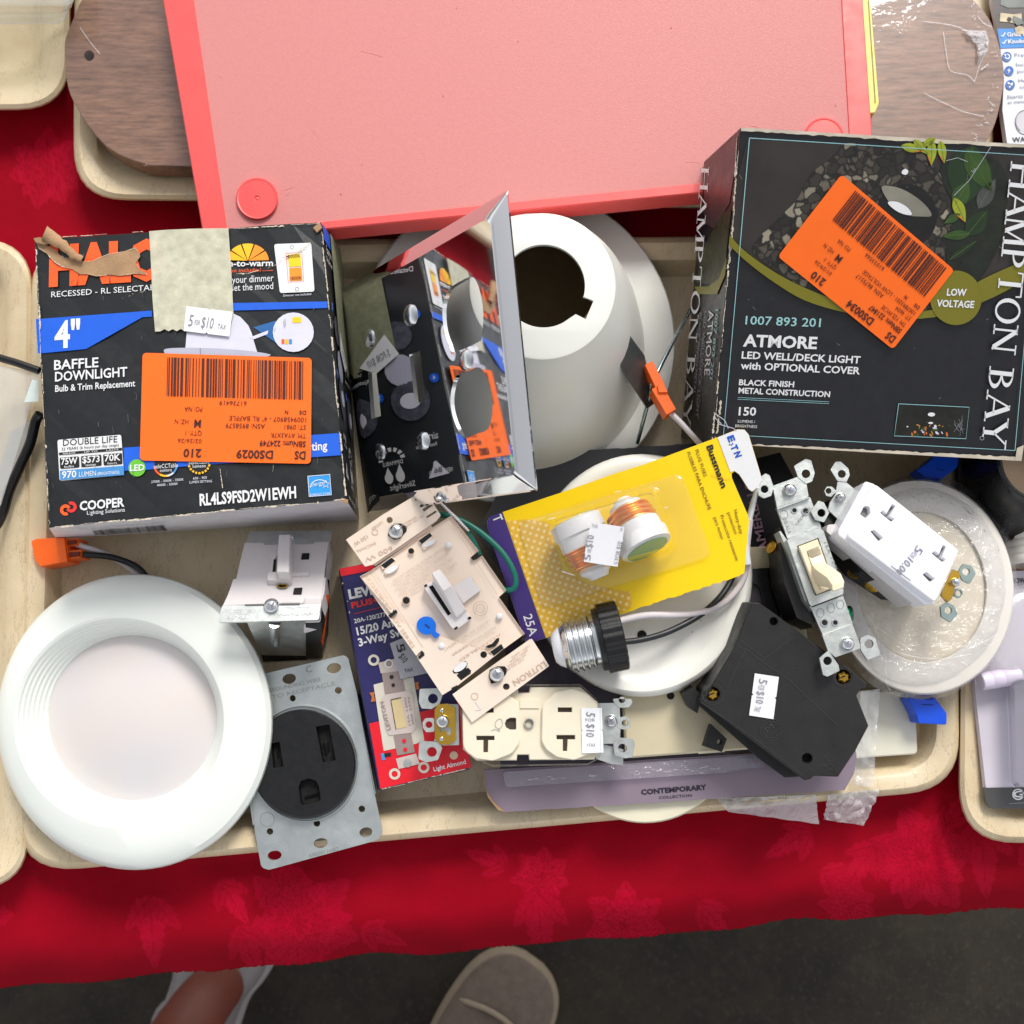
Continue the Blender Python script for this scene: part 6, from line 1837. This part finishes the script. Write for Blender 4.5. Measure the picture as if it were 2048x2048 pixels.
st2 = Pl((*ZI(265, 690), .0742), (*ZI(500, 615), .0742), (*ZI(540, 1120), .0750))
bz = [(258, 700), (292, 682), (492, 614), (520, 640), (660, 1060), (655, 1085), (432, 1168), (418, 1150)]
q.prism(st2, ZI(*rp(bz, 10, 2)), .0045, STEEL, 0, [ZI((333, 745), (480, 688), (604, 1040), (460, 1092))], ch=1)
q.prism(st2, ZI((215, 640), (258, 700), (430, 1165), (440, 1200), (380, 1120), (262, 780), (205, 640)), .010, STEEL, -.004)
fo = obj('bracket', q, rt)
q = MB()
MK = M('stamped_zinc', (150, 156, 154), .4, .8)
for s_, a, b_, c_, pl_, h in (('UNDERWRITERS', (350, 790), (445, 1080), 16, st2, .0003), ('15A 120VAC', (520, 720), (640, 1010), 18, st2, .0003), ('CO ALR', (228, 545), (270, 660), 22, sp1, -.0022), ('GROUND', (330, 600), (430, 480), 18, sp1, -.0022)): ztext(q, pl_, ZI, s_, a, b_, c_, MK, h=h)
for c_ in ((495, 1215), (570, 1180), (635, 1155), (240, 525)): line(q, sp1, zel(ZI, *c_, 26, 32, n=18) + zel(ZI, *c_, 26, 32, n=18)[:1], .9, MK, -.0022)
obj('stamping', q, rt, so)
q = MB()
sb = lambda h: [st2.pt(*ZI(*p), h) for p in ((340, 748), (474, 696), (598, 1036), (466, 1086))]
q.hexa(sb(.0012), sb(-.006), IV)
q.prism(st2, ZI(*rp([(346, 756), (470, 706), (590, 1030), (470, 1076)], 8, 2)), .002, IV, .0032, [ZI((398, 782), (492, 744), (570, 1020), (488, 1052))], ch=1.0)
so_ = obj('toggle_frame', q, rt)
q = MB()
q.loft([[st2.pt(*ZI(*p), h) for p in rp(pts, 10, 3)] for pts, h in (([(402, 790), (488, 752), (566, 1000), (482, 1040)], .0000), ([(405, 800), (486, 762), (560, 950), (470, 985)], .0030), ([(440, 900), (536, 868), (600, 975), (515, 1012)], .0085), ([(500, 960), (612, 936), (650, 992), (562, 1030)], .0150), ([(520, 985), (648, 968), (664, 1020), (664, 1040), (570, 1066)], .0185), ([(535, 995), (645, 980), (656, 1022), (574, 1052)], .0192))], IV, True, True) if False else None
def lv(a, b_, h0, h1):
    return [st2.pt(*ZI(*a[0]), h0), st2.pt(*ZI(*a[1]), h0), st2.pt(*ZI(*b_[1]), h1), st2.pt(*ZI(*b_[0]), h1)]
secs = [([(402, 788), (490, 752), (496, 770), (404, 806)], .0020), ([(438, 880), (520, 848), (528, 990), (470, 1010)], .0042), ([(455, 905), (548, 872), (575, 1005), (500, 1030)], .0080), ([(540, 965), (640, 935), (640, 1020), (560, 1045)], .0140), ([(572, 1010), (662, 985), (658, 1040), (575, 1068)], .0178), ([(578, 1022), (656, 998), (650, 1036), (582, 1060)], .0186)]
q.loft([[st2.pt(*ZI(*p), h) for p in rp(pts, 9, 2)] for pts, h in secs], IV, True, True)
obj('toggle', q, rt, so_, smooth=30)
q = MB()
q.prism(sp1, ZI((205, 610), (480, 540), (640, 1095), (440, 1300), (330, 1250), (240, 1000)), .024, M('switch_body_black', (17, 15, 14), .45), -.005)
q.prism(flat(.058), ZI((230, 990), (258, 930), (300, 1010), (320, 1250), (440, 1320), (380, 1230), (250, 1060)), .02, M('switch_body_black', (17, 15, 14), .45))
obj('body', q, rt)
for c_, r in (((160, 752), 11), ((300, 1152), 12)):
    q = MB(); c3 = P(*ZI(*c_), .055)
    q.lathe(c3, Vector((-.86, .3, .42)), [(-.010, .0018), (0, .0018), (.0, .0036), (.0012, .0037), (.0018, .003), (.002, .0003)], BRASS, 20); obj('terminal_screw', q, rt, smooth=40)
q = MB(); q.lathe(P(*ZI(690, 1222), .0610), Vector((.86, .0, .5)), [(-.004, .0018), (0, .0018), (.0002, .0041), (.0014, .0040), (.0022, .0028), (.0024, .0003)], M('green_screw', (20, 120, 84), .25, 1.0), 20); obj('ground_screw', q, rt, smooth=40)

# ================================================================== white square-faced outlet
rt = thing('duplex_receptacle', 'bright white square faced receptacle tilted over the bagged round lamp', 'receptacle', (1790, 1090, .045), 'household receptacles in the heap')
WW = M('outlet_white', (240, 240, 246), .3, var=.01)
wp = Pl((*ZI(880, 305), .0800), (*ZI(1468, 775), .0760), (*ZI(690, 680), .0840))
T_ = lambda pts: ZI(*pts)
sl = [T_([(850, 642), (874, 632), (936, 688), (908, 712)]), T_([(1216, 945), (1240, 928), (1300, 975), (1270, 1000)]),
      T_([(918, 510), (936, 496), (962, 518), (1000, 452), (1022, 466), (984, 536), (1018, 556), (998, 574), (960, 546)]), T_([(1280, 795), (1300, 782), (1330, 804), (1358, 738), (1378, 752), (1352, 822), (1378, 842), (1358, 858), (1316, 826)]),
      T_(rp([(772, 518), (800, 462), (840, 470), (848, 515), (818, 552)], 18, 3))]
q = MB()
q.prism(wp, T_(rp([(872, 300), (1470, 775), (1302, 1142), (684, 676)], [34, 26, 26, 34], 5)), .0030, WW, 0, sl, ch=2.0)
for s_ in sl: q.poly([wp.pt(x, y) - wp.n * .0029 for x, y in s_], M('outlet_slot_floor', (120, 116, 118), .6))
fo = obj('face', q, rt)
q = MB()
q.prism(wp, T_(rp([(812, 288), (870, 306), (1462, 790), (1296, 1150), (1236, 1156), (622, 668), (626, 630)], [20, 10, 20, 20, 20, 30, 30], 4)), .010, WW, -.003, ch=2)
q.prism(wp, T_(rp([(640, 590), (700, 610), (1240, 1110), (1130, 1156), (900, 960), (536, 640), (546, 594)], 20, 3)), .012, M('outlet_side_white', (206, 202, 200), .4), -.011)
obj('housing', q, rt)
q = MB(); q.prism(wp, T_([(560, 420), (640, 560), (1260, 1110), (1040, 1090), (780, 920), (520, 620)]), .016, M('switch_body_black', (17, 15, 14), .45), -.016); obj('body', q, rt)
st3 = Pl((*ZI(560, 300), .0700), (*ZI(740, 350), .0700), (*ZI(560, 520), .0700))
q = strap_end(st3, ZI, [([(615, 292), (675, 295), (745, 352), (640, 576), (548, 490), (560, 440), (600, 380)], 0)],
              [([(565, 208), (600, 152), (638, 150), (692, 200), (702, 246), (678, 296), (615, 288)], (645, 238), 28), ([(428, 502), (480, 424), (520, 438), (558, 510), (522, 578), (460, 562)], (502, 512), 28), ([(522, 357), (540, 326), (575, 326), (612, 360), (570, 400), (535, 392)], (552, 357), 20)], 5)
so = obj('strap', q, rt)
q = MB(); screw(q, st3, ZI(633, 406), 9.5, STEELB, .0006, FADED, .0034, 30); obj('screw', q, rt, so, smooth=40)
st4 = flat(.0640)
q = strap_end(st4, ZI, [([(1425, 905), (1470, 928), (1420, 1115), (1385, 1142), (1342, 1090)], -.0004)],
              [([(1464, 920), (1500, 868), (1556, 884), (1587, 940), (1545, 1012), (1492, 985)], (1519, 925), 26), ([(1338, 1170), (1382, 1140), (1430, 1160), (1462, 1222), (1410, 1282), (1345, 1240)], (1393, 1196), 26), ([(1432, 1060), (1458, 1040), (1490, 1050), (1498, 1080), (1470, 1114), (1436, 1098)], (1467, 1076), 20)], 6, M('dull_zinc', (150, 166, 164), .45, .7))
so = obj('strap', q, rt)
q = MB(); q.prism(st4, T_(rp([(1424, 910), (1470, 925), (1478, 960), (1440, 1000), (1432, 1080), (1400, 1140), (1348, 1100), (1360, 1060)], 14, 3)), .0015, BRASS, .0016); bo = obj('ground_clip', q, rt, so)
q = MB(); screw(q, st4, T_([(1440, 1000)]), 9, STEELB, .0018, FADED, .0024, 10); obj('screw', q, rt, so, smooth=40)
for c_ in ((742, 918), (868, 1012)):
    q = MB(); q.lathe(P(*ZI(*c_), .0575), Vector((-.45, -.60, .66)), [(-.008, .002), (0, .002), (0, .0040), (.0012, .0041), (.0020, .0034), (.0022, .0003)], BRASS, 22)
    obj('terminal_screw', q, rt, smooth=40)
q = MB(); q.prism(wp, T_([(1098, 682), (1128, 672), (1246, 838), (1132, 986), (992, 880)]), .0002, M('tag_pale', (226, 226, 240), .6), .0006)
ztext(q, wp, ZI, '5', (1176, 735), (1150, 770), 60, FADED, h=.001); ztext(q, wp, ZI, 'FOR', (1150, 775), (1120, 810), 36, FADED, h=.001); ztext(q, wp, ZI, '10.00', (1112, 818), (1020, 922), 52, FADED, h=.001)
obj('price_tag', q, rt)

# ================================================================== bagged round lamp with blue spring clips
rt = thing('slim_downlight', 'white round lamp in a clear plastic bag, with two blue spring clips', 'recessed light', (1846, 1174, .022))
SW = M('slim_lamp_white', (222, 216, 208), .36, var=.02); SL = M('slim_lens', (226, 214, 192), .4, var=.02)
E_ = lambda f, z, dx=0, dy=0: [P(x, y, z) for x, y in el(1843 + dx, 1174 + dy, 184 * f, 216 * f, -8, 72)]
q = MB(); q.loft([E_(.96, .0345), E_(1.0, .038), E_(1.0, .042), E_(.985, .044), E_(.96, .0445), E_(.71, .0455), E_(.695, .0440)], SW, True, False); obj('trim', q, rt, smooth=30)
q = MB(); q.loft([E_(.70, .0432), E_(.66, .0437), E_(.3, .0442)], SL, False, True); obj('lens', q, rt, smooth=60)
BC = M('clip_blue', (10, 78, 214), .34, var=.03)
for pts, z in (([(1170, 210), (1240, 165), (1295, 112), (1470, 112), (1462, 170), (1450, 200), (1335, 282), (1300, 262), (1230, 262)], .036), (None, .034)):
    q = MB()
    if pts:
        q.prism(flat(z), ZI(*rp(pts, 8, 2)), .010, BC, ch=1.2); line(q, flat(z), ZI((1310, 200), (1362, 216)), 1.2, DARK, .0003)
    else:
        q.prism(flat(z), ZK(*rp([(1284, 590), (1330, 600), (1425, 604), (1442, 596), (1506, 680), (1506, 736), (1498, 744), (1350, 736), (1338, 690)], [10, 6, 6, 6, 14, 8, 6, 10, 10], 3)), .010, BC, ch=1.4); line(q, flat(z), ZK((1368, 632), (1432, 634)), 1.2, DARK, .0003)
    obj('spring_clip', q, rt)
q = MB()
BF = FILM('bag_film', white=.06, gloss=.8, wr=95, rough=.06, ws=1.4)
rn = random.Random(9)
ctr = Vector((1843, 1174))
loops = []
for k in range(12):
    f = k / 11
    R_ = 1.045 - f * .98
    lp = []
    for i in range(96):
        a = i / 96 * 2 * math.pi
        w_ = 1 + (.02 * noise.noise(Vector((math.cos(a) * 3, math.sin(a) * 3, 1))) * (1 if k < 3 else .3))
        x, y = 184 * R_ * w_ * math.cos(a), 216 * R_ * w_ * math.sin(a)
        z = .0472 - (.014 * (1 - f * 6) if f < .16 else 0) + .0012 * abs(noise.noise(Vector((x * .03, y * .03, 4)))) + .0016 * abs(noise.noise(Vector((math.atan2(y, x) * 5, R_ * 1.5, 8))))
        lp.append(P(ctr.x + x, ctr.y + y, z))
    loops.append(lp)
q.loft(loops, BF, False, True)
obj('plastic_bag', q, rt, smooth=80)
q = MB()
cf = flat(.0500)
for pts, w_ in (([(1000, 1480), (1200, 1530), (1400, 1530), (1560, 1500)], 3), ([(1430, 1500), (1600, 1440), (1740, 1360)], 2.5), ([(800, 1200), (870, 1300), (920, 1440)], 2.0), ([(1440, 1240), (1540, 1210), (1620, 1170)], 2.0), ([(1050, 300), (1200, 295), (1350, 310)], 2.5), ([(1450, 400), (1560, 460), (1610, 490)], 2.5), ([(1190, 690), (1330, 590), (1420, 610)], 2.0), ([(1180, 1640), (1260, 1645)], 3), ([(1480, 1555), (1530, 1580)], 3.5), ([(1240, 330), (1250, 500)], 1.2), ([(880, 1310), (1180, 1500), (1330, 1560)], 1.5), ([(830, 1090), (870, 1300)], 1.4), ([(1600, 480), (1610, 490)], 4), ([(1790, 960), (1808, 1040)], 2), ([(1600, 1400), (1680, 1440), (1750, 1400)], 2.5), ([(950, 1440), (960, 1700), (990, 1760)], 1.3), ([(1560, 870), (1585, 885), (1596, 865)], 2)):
    line(q, cf, ZI(*[tuple(p[:2]) for p in cat([Vector((x, y, 0)) for x, y in pts], 4)]), w_ * .6, glint, 0)  # glints painted as pale strokes where the bag creases
obj('bag_crease_glints', q, rt)

# ================================================================== black trim ring, right edge
rt = thing('black_trim', 'black bell shaped lamp trim at the right edge, under the charcoal carton', 'lamp trim', (2065, 940, .022))
q = MB()
BG = M('black_satin', (14, 14, 16), .25, var=.1)
q.loft([[P(x, y, z) for x, y in el(a, b_, r, r, 0, 64)] for a, b_, r, z in ((2062, 948, 146, .022), (2062, 946, 148, .026), (2066, 940, 140, .032), (2078, 926, 112, .046), (2086, 916, 92, .058), (2088, 914, 88, .059), (2088, 914, 84, .058), (2076, 930, 92, .040))], BG, True, False)
obj('bell', q, rt, smooth=40)
q = MB(); q.loft([[P(x, y, z) for x, y in el(a, b_, r, r, 0, 48)] for a, b_, r, z in ((2076, 930, 94, .0402), (2074, 932, 30, .039))], M('trim_inside_brown', (112, 92, 70), .5), False, True); obj('diffuser', q, rt)

# ================================================================== things in the right tray
rt = thing('blister_pack', 'lavender blister pack with a grey foot strip, in the right hand tray', 'blister pack', (2080, 1390, .0045))
gp = flat(.0245)
q = MB(); q.prism(gp, [(1990, 1143), (2420, 1130), (2430, 1575), (1972, 1577), (1950, 1378), (1946, 1280)], .0035, M('lavender_white_card', (204, 197, 208), .4, var=.04, vs=30)); ztext(q, gp, ZP, 'HOW', (626, 607), (690, 604), 24, INK, h=.0003, bold=.02)
obj('card', q, rt)
q = MB(); q.prism(flat(.0250), rp(ZK((1712, 1092), (2200, 1085), (2200, 1205), (1745, 1208), (1722, 1170)), [0, 0, 0, 14, 14], 4), .002, M('dark_grey_strip', (72, 72, 72), .35))
line(q, flat(.0250), zel(ZK, 1900, 1128, 30, 28, n=20) + zel(ZK, 1900, 1128, 30, 28, n=20)[:1], 2.4, PRINTW, .0003)
ztext(q, flat(.0250), ZK, 'GE', (1872, 1146), (1985, 1140), 34, PRINTW, h=.0003, bold=.03); line(q, flat(.0250), ZK((1850, 1180), (1990, 1170)), 1.6, FADED, .0003)
obj('foot_strip', q, rt)
q = MB()
q.loft([[P(x, y, z) for x, y in rp([(2014 - g_, 1360), (2300, 1350), (2300, 1572), (2022 - g_, 1574)], 14, 4)] for g_, z in ((0, .0247), (-6, .034), (-14, .038))], FILM('blister_grey', (.62, .62, .66), white=.08, gloss=.5, wr=30, ws=.2), False, True); obj('blister', q, rt, smooth=40)
q = MB()
q.loft([[P(x, y, z) for x, y in el(2065, 1265, r, r * .9, 0, 40)] for r, z in ((112, .0247), (106, .032), (92, .036), (60, .037))], FILM('dome_clear', white=.10, gloss=.5, wr=30, ws=.3), False, True); obj('dome', q, rt, smooth=50)
q = MB(); A = P(*ZK(1690, 506), .0330); B = P(*ZK(1905, 470), .0330); ax = (B - A).normalized(); L = (B - A).length
q.lathe(A, ax, [(0, .0042), (.0004, .0046), (L * .25, .0046), (L * .26, .0043), (L * .28, .0046), (L * .55, .0046), (L * .56, .0043), (L * .58, .0046), (L * .98, .0046), (L, .0040)], M('lilac_white_tube', (214, 204, 222), .35), 24); obj('tube', q, rt, smooth=40)
rt = thing('spiral_bulb', 'white spiral bulb peeking in at the right edge, above the lavender pack', 'light bulb', (2050, 1090, .0045))
q = MB(); q.prism(flat(.0100), [(2016, 1060), (2300, 1040), (2300, 1148), (2024, 1146)], .005, M('crimson_card', (150, 14, 40), .4)); q.decal(flat(.010), el(2030, 1130, 10, 9, 0, 14), M('almond_dot_print', (226, 196, 168), .4), .0004); obj('card', q, rt)
q = MB()
A = P(2070, 1050, .028); B = P(2062, 1128, .0255)
turns = 5; pts = []
axv = (B - A)
for i in range(turns * 16 + 1):
    f = i / (turns * 16); a = f * turns * 2 * math.pi
    r = .0115
    pts.append(A + axv * f + Vector((math.cos(a) * r, 0, math.sin(a) * r)))
q.tube(pts, .0030, M('bulb_white', (236, 232, 224), .3), 8, sm=0)
obj('spiral_tube', q, rt, smooth=60)

# ================================================================== blue and white package, top right corner
rt = thing('knob_package', 'blue and white package with check marks and round icons, top right corner', 'package', (2040, 140, .0045))
gp = flat(.030)
q = MB(); q.prism(gp, ZO((935, 240), (880, 0), (860, -400), (2600, -400), (2600, 1900), (1072, 1850), (1010, 1420), (1030, 1000), (985, 640)), .004, M('package_white', (222, 222, 230), .4, var=.03)); obj('card', q, rt)
q = MB()
D = lambda pts, m_, h=.0003: q.decal(gp, ZO(*pts), m_, h)
D([(944, 370), (1330, 366), (2000, 360), (2000, 600), (1330, 610), (985, 622)], M('cyan_blue_panel', (14, 126, 206), .4))
D([(888, 40), (860, -400), (2000, -400), (2000, 362), (1330, 366), (944, 370), (905, 210)], M('oven_photo_print', (50, 40, 40), .3, var=.5, vs=60))
D([(992, -60), (2000, -90), (2000, 90), (1080, 100), (985, 60)], M('steel_photo_print', (96, 102, 98), .3, var=.3, vs=80), .0005)
D([(985, 165), (1160, 185), (1255, 170), (1262, 270), (1200, 320), (1130, 290), (975, 275)], M('bracket_photo_print', (190, 172, 140), .3, var=.3, vs=200), .0006)
q.decal(gp, zel(ZO, 1100, 248, 30, n=14), INK, .0008); D([(1150, 200), (1250, 240), (1288, 300), (1200, 330), (1140, 260)], M('steel_photo_print', (96, 102, 98), .3, var=.3, vs=80), .0009)
D([(1170, 360), (1230, 330), (1288, 350), (1288, 440), (1200, 440), (1175, 410)], M('bracket_photo_print', (190, 172, 140), .3, var=.3, vs=200), .0007)
X = lambda *a, **k: ztext(q, gp, ZO, *a, **k)
for y in (0, 92):
    line(q, gp, ZO((992 + y * .15, 455 + y), (1012 + y * .15, 472 + y), (1048 + y * .15, 420 + y)), 2.2, PRINTW, .0006)
X('Grills &', (1072, 470), (1330, 462), 50, PRINTW, h=.0006, bold=.03); X('Knobs', (1085, 560), (1310, 552), 50, PRINTW, h=.0006, bold=.03)
for cx, cy in ((1070, 728), (1096, 911), (1112, 1091)):
    q.decal(gp, zel(ZO, cx, cy, 60, 62, n=28), M('icon_blue', (10, 92, 186), .4), .0004); line(q, gp, zel(ZO, cx, cy, 56, 58, n=28) + zel(ZO, cx, cy, 56, 58, n=28)[:1], .8, LB, .0006)
line(q, gp, zel(ZO, 1075, 728, 28, n=14, a0=-100, a1=170), 2.6, PRINTW, .0006); D([(1030, 700), (1062, 690), (1050, 730)], PRINTW, .0006)
D([(1100, 872), (1072, 915), (1092, 912), (1082, 948), (1120, 902), (1098, 905)], PRINTW, .0006)
for a in ((1090, 1070, 16), (1128, 1085, 18), (1105, 1118, 13), (1140, 1070, 9)): q.decal(gp, zel(ZO, *a, n=10), PRINTW, .0006)
GT = M('grey_text_print', (120, 124, 136), .5)
for s_, x, y, w_ in (('Prevents', 1170, 730, 300), ('Increases', 1190, 852, 330), ('power', 1205, 938, 200), ('Heat', 1222, 1058, 160), ('cook', 1236, 1142, 170)): X(s_, (x, y), (x + w_, y - 6), 46, GT, h=.0004)
X('Starts', (1068, 1272), (1275, 1258), 48, GT, h=.0004, shear=.25); X('in minutes', (1080, 1340), (1400, 1316), 44, GT, h=.0004, shear=.25)
X('WARNING', (1145, 1830), (1600, 1800), 60, M('warning_print', (30, 30, 30), .5), h=.0004, bold=.02)
q.decal(gp, zel(ZO, 1300, 1570, 125, 160, n=28), M('pale_grey_print', (196, 192, 198), .5), .0004); line(q, gp, zel(ZO, 1300, 1560, 118, 140, n=28, a0=120, a1=300), 1.5, GT, .0006)
obj('printing', q, rt)

# ================================================================== clear clamshell at the left edge, clear tub top left
rt = thing('clamshell_package', 'clear clamshell with black rims poking out of the left tray', 'package', (-30, 850, .0220))
q = MB()
zf = lambda x, y: .040 - .010 * max(0, (y - 760) / 300)
def fn(u, v_):
    x, y = bil([(-150, 1120), (2, 1010), (82, 745), (-150, 705)], u, v_)
    return P(x, y, zf(x, y) + .004 * math.sin(u * 3) * math.sin(v_ * 3) + .0012 * noise.noise(Vector((x * .03, y * .03, 2))))
q.grid(fn, 18, 18, FILM('clamshell_clear', (.93, .95, .93), white=.34, gloss=.5, wr=25, rough=.12, ws=.4)); obj('shell', q, rt, smooth=60)
BR_ = M('black_rim', (16, 16, 18), .3)
q = MB(); q.tube([P(*ZQ(-300, 640), .041), P(*ZQ(0, 735), .0415), P(*ZQ(110, 768), .042), P(*ZQ(245, 815), .041)], .0021, BR_); obj('rim', q, rt, smooth=60)
q = MB(); q.tube([P(*ZQ(250, 1085), .0345), P(*ZQ(222, 1130), .033), P(*ZQ(190, 1260), .031), P(*ZQ(130, 1400), .029), P(*ZQ(60, 1560), .0265), P(*ZQ(-10, 1760), .0245), P(*ZQ(-200, 2000), .0245)], .0027, BR_); obj('rim', q, rt, smooth=60)
q = MB()
def fn(u, v_):
    x, y = bil([ZQ(150, 1010), ZQ(238, 1005), ZQ(245, 880), ZQ(200, 870)], u, v_)
    return P(x, y, .0445 + .001 * math.sin(u * 3))
q.grid(fn, 8, 6, M('white_tube_label', (214, 226, 222), .35)); obj('inner_label', q, rt, smooth=60)
q = MB()
def fn2(u, v_):
    x, y = bil([ZQ(-60, 1640), ZQ(20, 1600), ZQ(240, 1090), ZQ(60, 1200)], u, v_)
    return P(x, y, .026 + .006 * v_)
q.grid(fn2, 8, 10, M('pale_tool_plastic', (196, 192, 186), .4)); obj('contents', q, rt, smooth=60)
rt = thing('plastic_tub', 'clear plastic tub, its corner seen in the top left tray', 'plastic tub', (-60, -60, .0045))
q = MB()
TB = FILM('tub_clear', (.86, .88, .86), white=.16, gloss=.6, wr=22, rough=.12, ws=.3)
q.loft([[P(x, y, z) for x, y in rp([(-700, -700), (xr, -700), (xr, yb), (-700, yb + 4)], r, 6)] for xr, yb, r, z in ((128, 45, 26, .0242), (136, 48, 28, .026), (138, 36, 26, .0275), (130, 30, 24, .029), (146, 24, 24, .046), (150, 12, 24, .050), (144, 8, 22, .0505))], TB, False, True)
obj('tub', q, rt, smooth=35)

# ================================================================== the person at the table
rt = thing('person', 'person standing at the table, one bare ankle in a white shoe, one beige shoe', 'person', Vector((-.18, -.42, -.74)))
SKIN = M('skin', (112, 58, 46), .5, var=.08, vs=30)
GZ = -.74
def leg(pts):
    q = MB()
    pp_ = cat([Vector((*p[0], p[1])) if False else Vector(p[:3]) for p in pts], 6)
    rr = [p[3] for p in pts]
    def rad(t_):
        x = t_ * (len(rr) - 1); k = min(int(x), len(rr) - 2); return rr[k] + (rr[k + 1] - rr[k]) * (x - k)
    q.tube(pp_, rad, SKIN, 20, True, 0)
    return q
f1 = P(455, 1965, GZ); f2 = P(1050, 1985, GZ)
l1 = [(f1.x + .005, f1.y + .012, GZ + .045, .030), (f1.x - .004, f1.y + .002, GZ + .085, .034), (f1.x - .02, f1.y - .03, GZ + .14, .036), (f1.x - .035, f1.y - .06, GZ + .22, .043), (f1.x - .045, f1.y - .085, GZ + .32, .055), (f1.x - .045, f1.y - .10, GZ + .40, .053), (f1.x - .04, f1.y - .10, GZ + .46, .056), (f1.x - .03, f1.y - .11, GZ + .52, .062)]
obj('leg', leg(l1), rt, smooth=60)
h2 = f2 + Vector((-.155, -.185, 0))
l2 = [(h2.x, h2.y, GZ + .05, .034), (h2.x - .003, h2.y - .005, GZ + .10, .038), (h2.x - .008, h2.y - .02, GZ + .2, .045), (h2.x - .01, h2.y - .035, GZ + .32, .056), (h2.x - .01, h2.y - .04, GZ + .42, .053), (h2.x - .01, h2.y - .045, GZ + .52, .062)]
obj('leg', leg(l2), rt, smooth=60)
def shoe(toe, heel, upper, sole, name, wd=.050, lace=None, opening=True):
    """a low shoe: sole, rounded toe cap, upper with an opening"""
    ax_ = (toe - heel); L_ = ax_.length; ax_.normalize(); sd_ = Vector((-ax_.y, ax_.x, 0))
    prof = [(0, .55, .055), (.06, .72, .066), (.2, .74, .070), (.4, .76, .068), (.55, .92, .060), (.7, 1.0, .050), (.84, .96, .042), (.93, .78, .034), (.98, .5, .026), (1.0, .2, .016)]
    prof = [tuple(p) for p in cat([Vector(p) for p in prof], 5)]
    q = MB(); q2 = MB()
    lp = []
    for f, w_, h in prof:
        c_ = heel + ax_ * (L_ * f)
        lp.append([c_ + sd_ * (wd * w_ * math.cos(a)) + Vector((0, 0, .012 + (h - .012) * max(0, math.sin(a)) ** .7 + min(0, math.sin(a)) * .003)) for a in [k / 32 * 2 * math.pi for k in range(32)]])
    q.loft(lp, upper, True, True)
    o = obj(name, q, rt, smooth=60)
    q2 = MB()
    so = [heel + ax_ * (L_ * f) + sd_ * (wd * w_ * 1.06) for f, w_, h in prof] + [heel + ax_ * (L_ * f) - sd_ * (wd * w_ * 1.06) for f, w_, h in prof[::-1]]
    cen = (toe + heel) * .5
    q2.loft([[p + (p - cen) * .02 for p in so], [p + (p - cen) * .025 + Vector((0, 0, .010)) for p in so], [p + Vector((0, 0, .020)) for p in so]], sole, True, True)
    obj('sole', q2, rt, o, smooth=60)
    q3 = MB()     # stitched toe band
    for f0, zz in ((.80, .0465), (.62, .058)):
        c_ = heel + ax_ * (L_ * f0)
        w_ = .9 if f0 > .7 else .72
        q3.tube([c_ + sd_ * (wd * w_ * math.cos(a)) - ax_ * (.018 * math.cos(a) ** 2) + Vector((0, 0, .014 + (zz - .012) * math.sin(a) ** .7)) for a in [.15 + k / 12 * (math.pi - .3) for k in range(13)]], .0032, sole, 8, sm=0)
    obj('toe_band', q3, rt, o, smooth=60)
    q5 = MB()     # tongue and laces
    for f0 in (.36, .43, .50):
        c_ = heel + ax_ * (L_ * f0)
        hh = .071 - .03 * (f0 - .3)
        q5.tube([c_ - sd_ * (wd * .42) + Vector((0, 0, hh - .012)), c_ + Vector((0, 0, hh)), c_ + sd_ * (wd * .42) + Vector((0, 0, hh - .012))], .003, sole, 8)
    obj('laces', q5, rt, o, smooth=60)
    if opening:
        q4 = MB(); c_ = heel + ax_ * (L_ * .24)
        q4.loft([[c_ + ax_ * (L_ * .2 * k_ * math.cos(a)) + sd_ * (wd * .62 * k_ * math.sin(a)) + Vector((0, 0, z)) for a in [k / 24 * 2 * math.pi for k in range(24)]] for k_, z in ((1.08, .066), (1.12, .078), (1.0, .082), (.9, .078))], upper)
        obj('collar', q4, rt, o, smooth=60)
    return o
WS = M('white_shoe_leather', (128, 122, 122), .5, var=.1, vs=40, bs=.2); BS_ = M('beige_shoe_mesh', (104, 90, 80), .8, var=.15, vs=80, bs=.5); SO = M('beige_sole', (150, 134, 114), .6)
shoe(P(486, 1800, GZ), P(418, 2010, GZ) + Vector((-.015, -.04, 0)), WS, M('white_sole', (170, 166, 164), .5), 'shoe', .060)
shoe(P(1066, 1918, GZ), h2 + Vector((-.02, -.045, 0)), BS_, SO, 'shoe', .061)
for o in rt.children:
    if o.name.startswith('shoe'): o['label'] = 'white low shoe' if o.name == 'shoe' else 'beige round toed shoe'
    if o.name.startswith('leg'): o['label'] = 'bare lower leg'
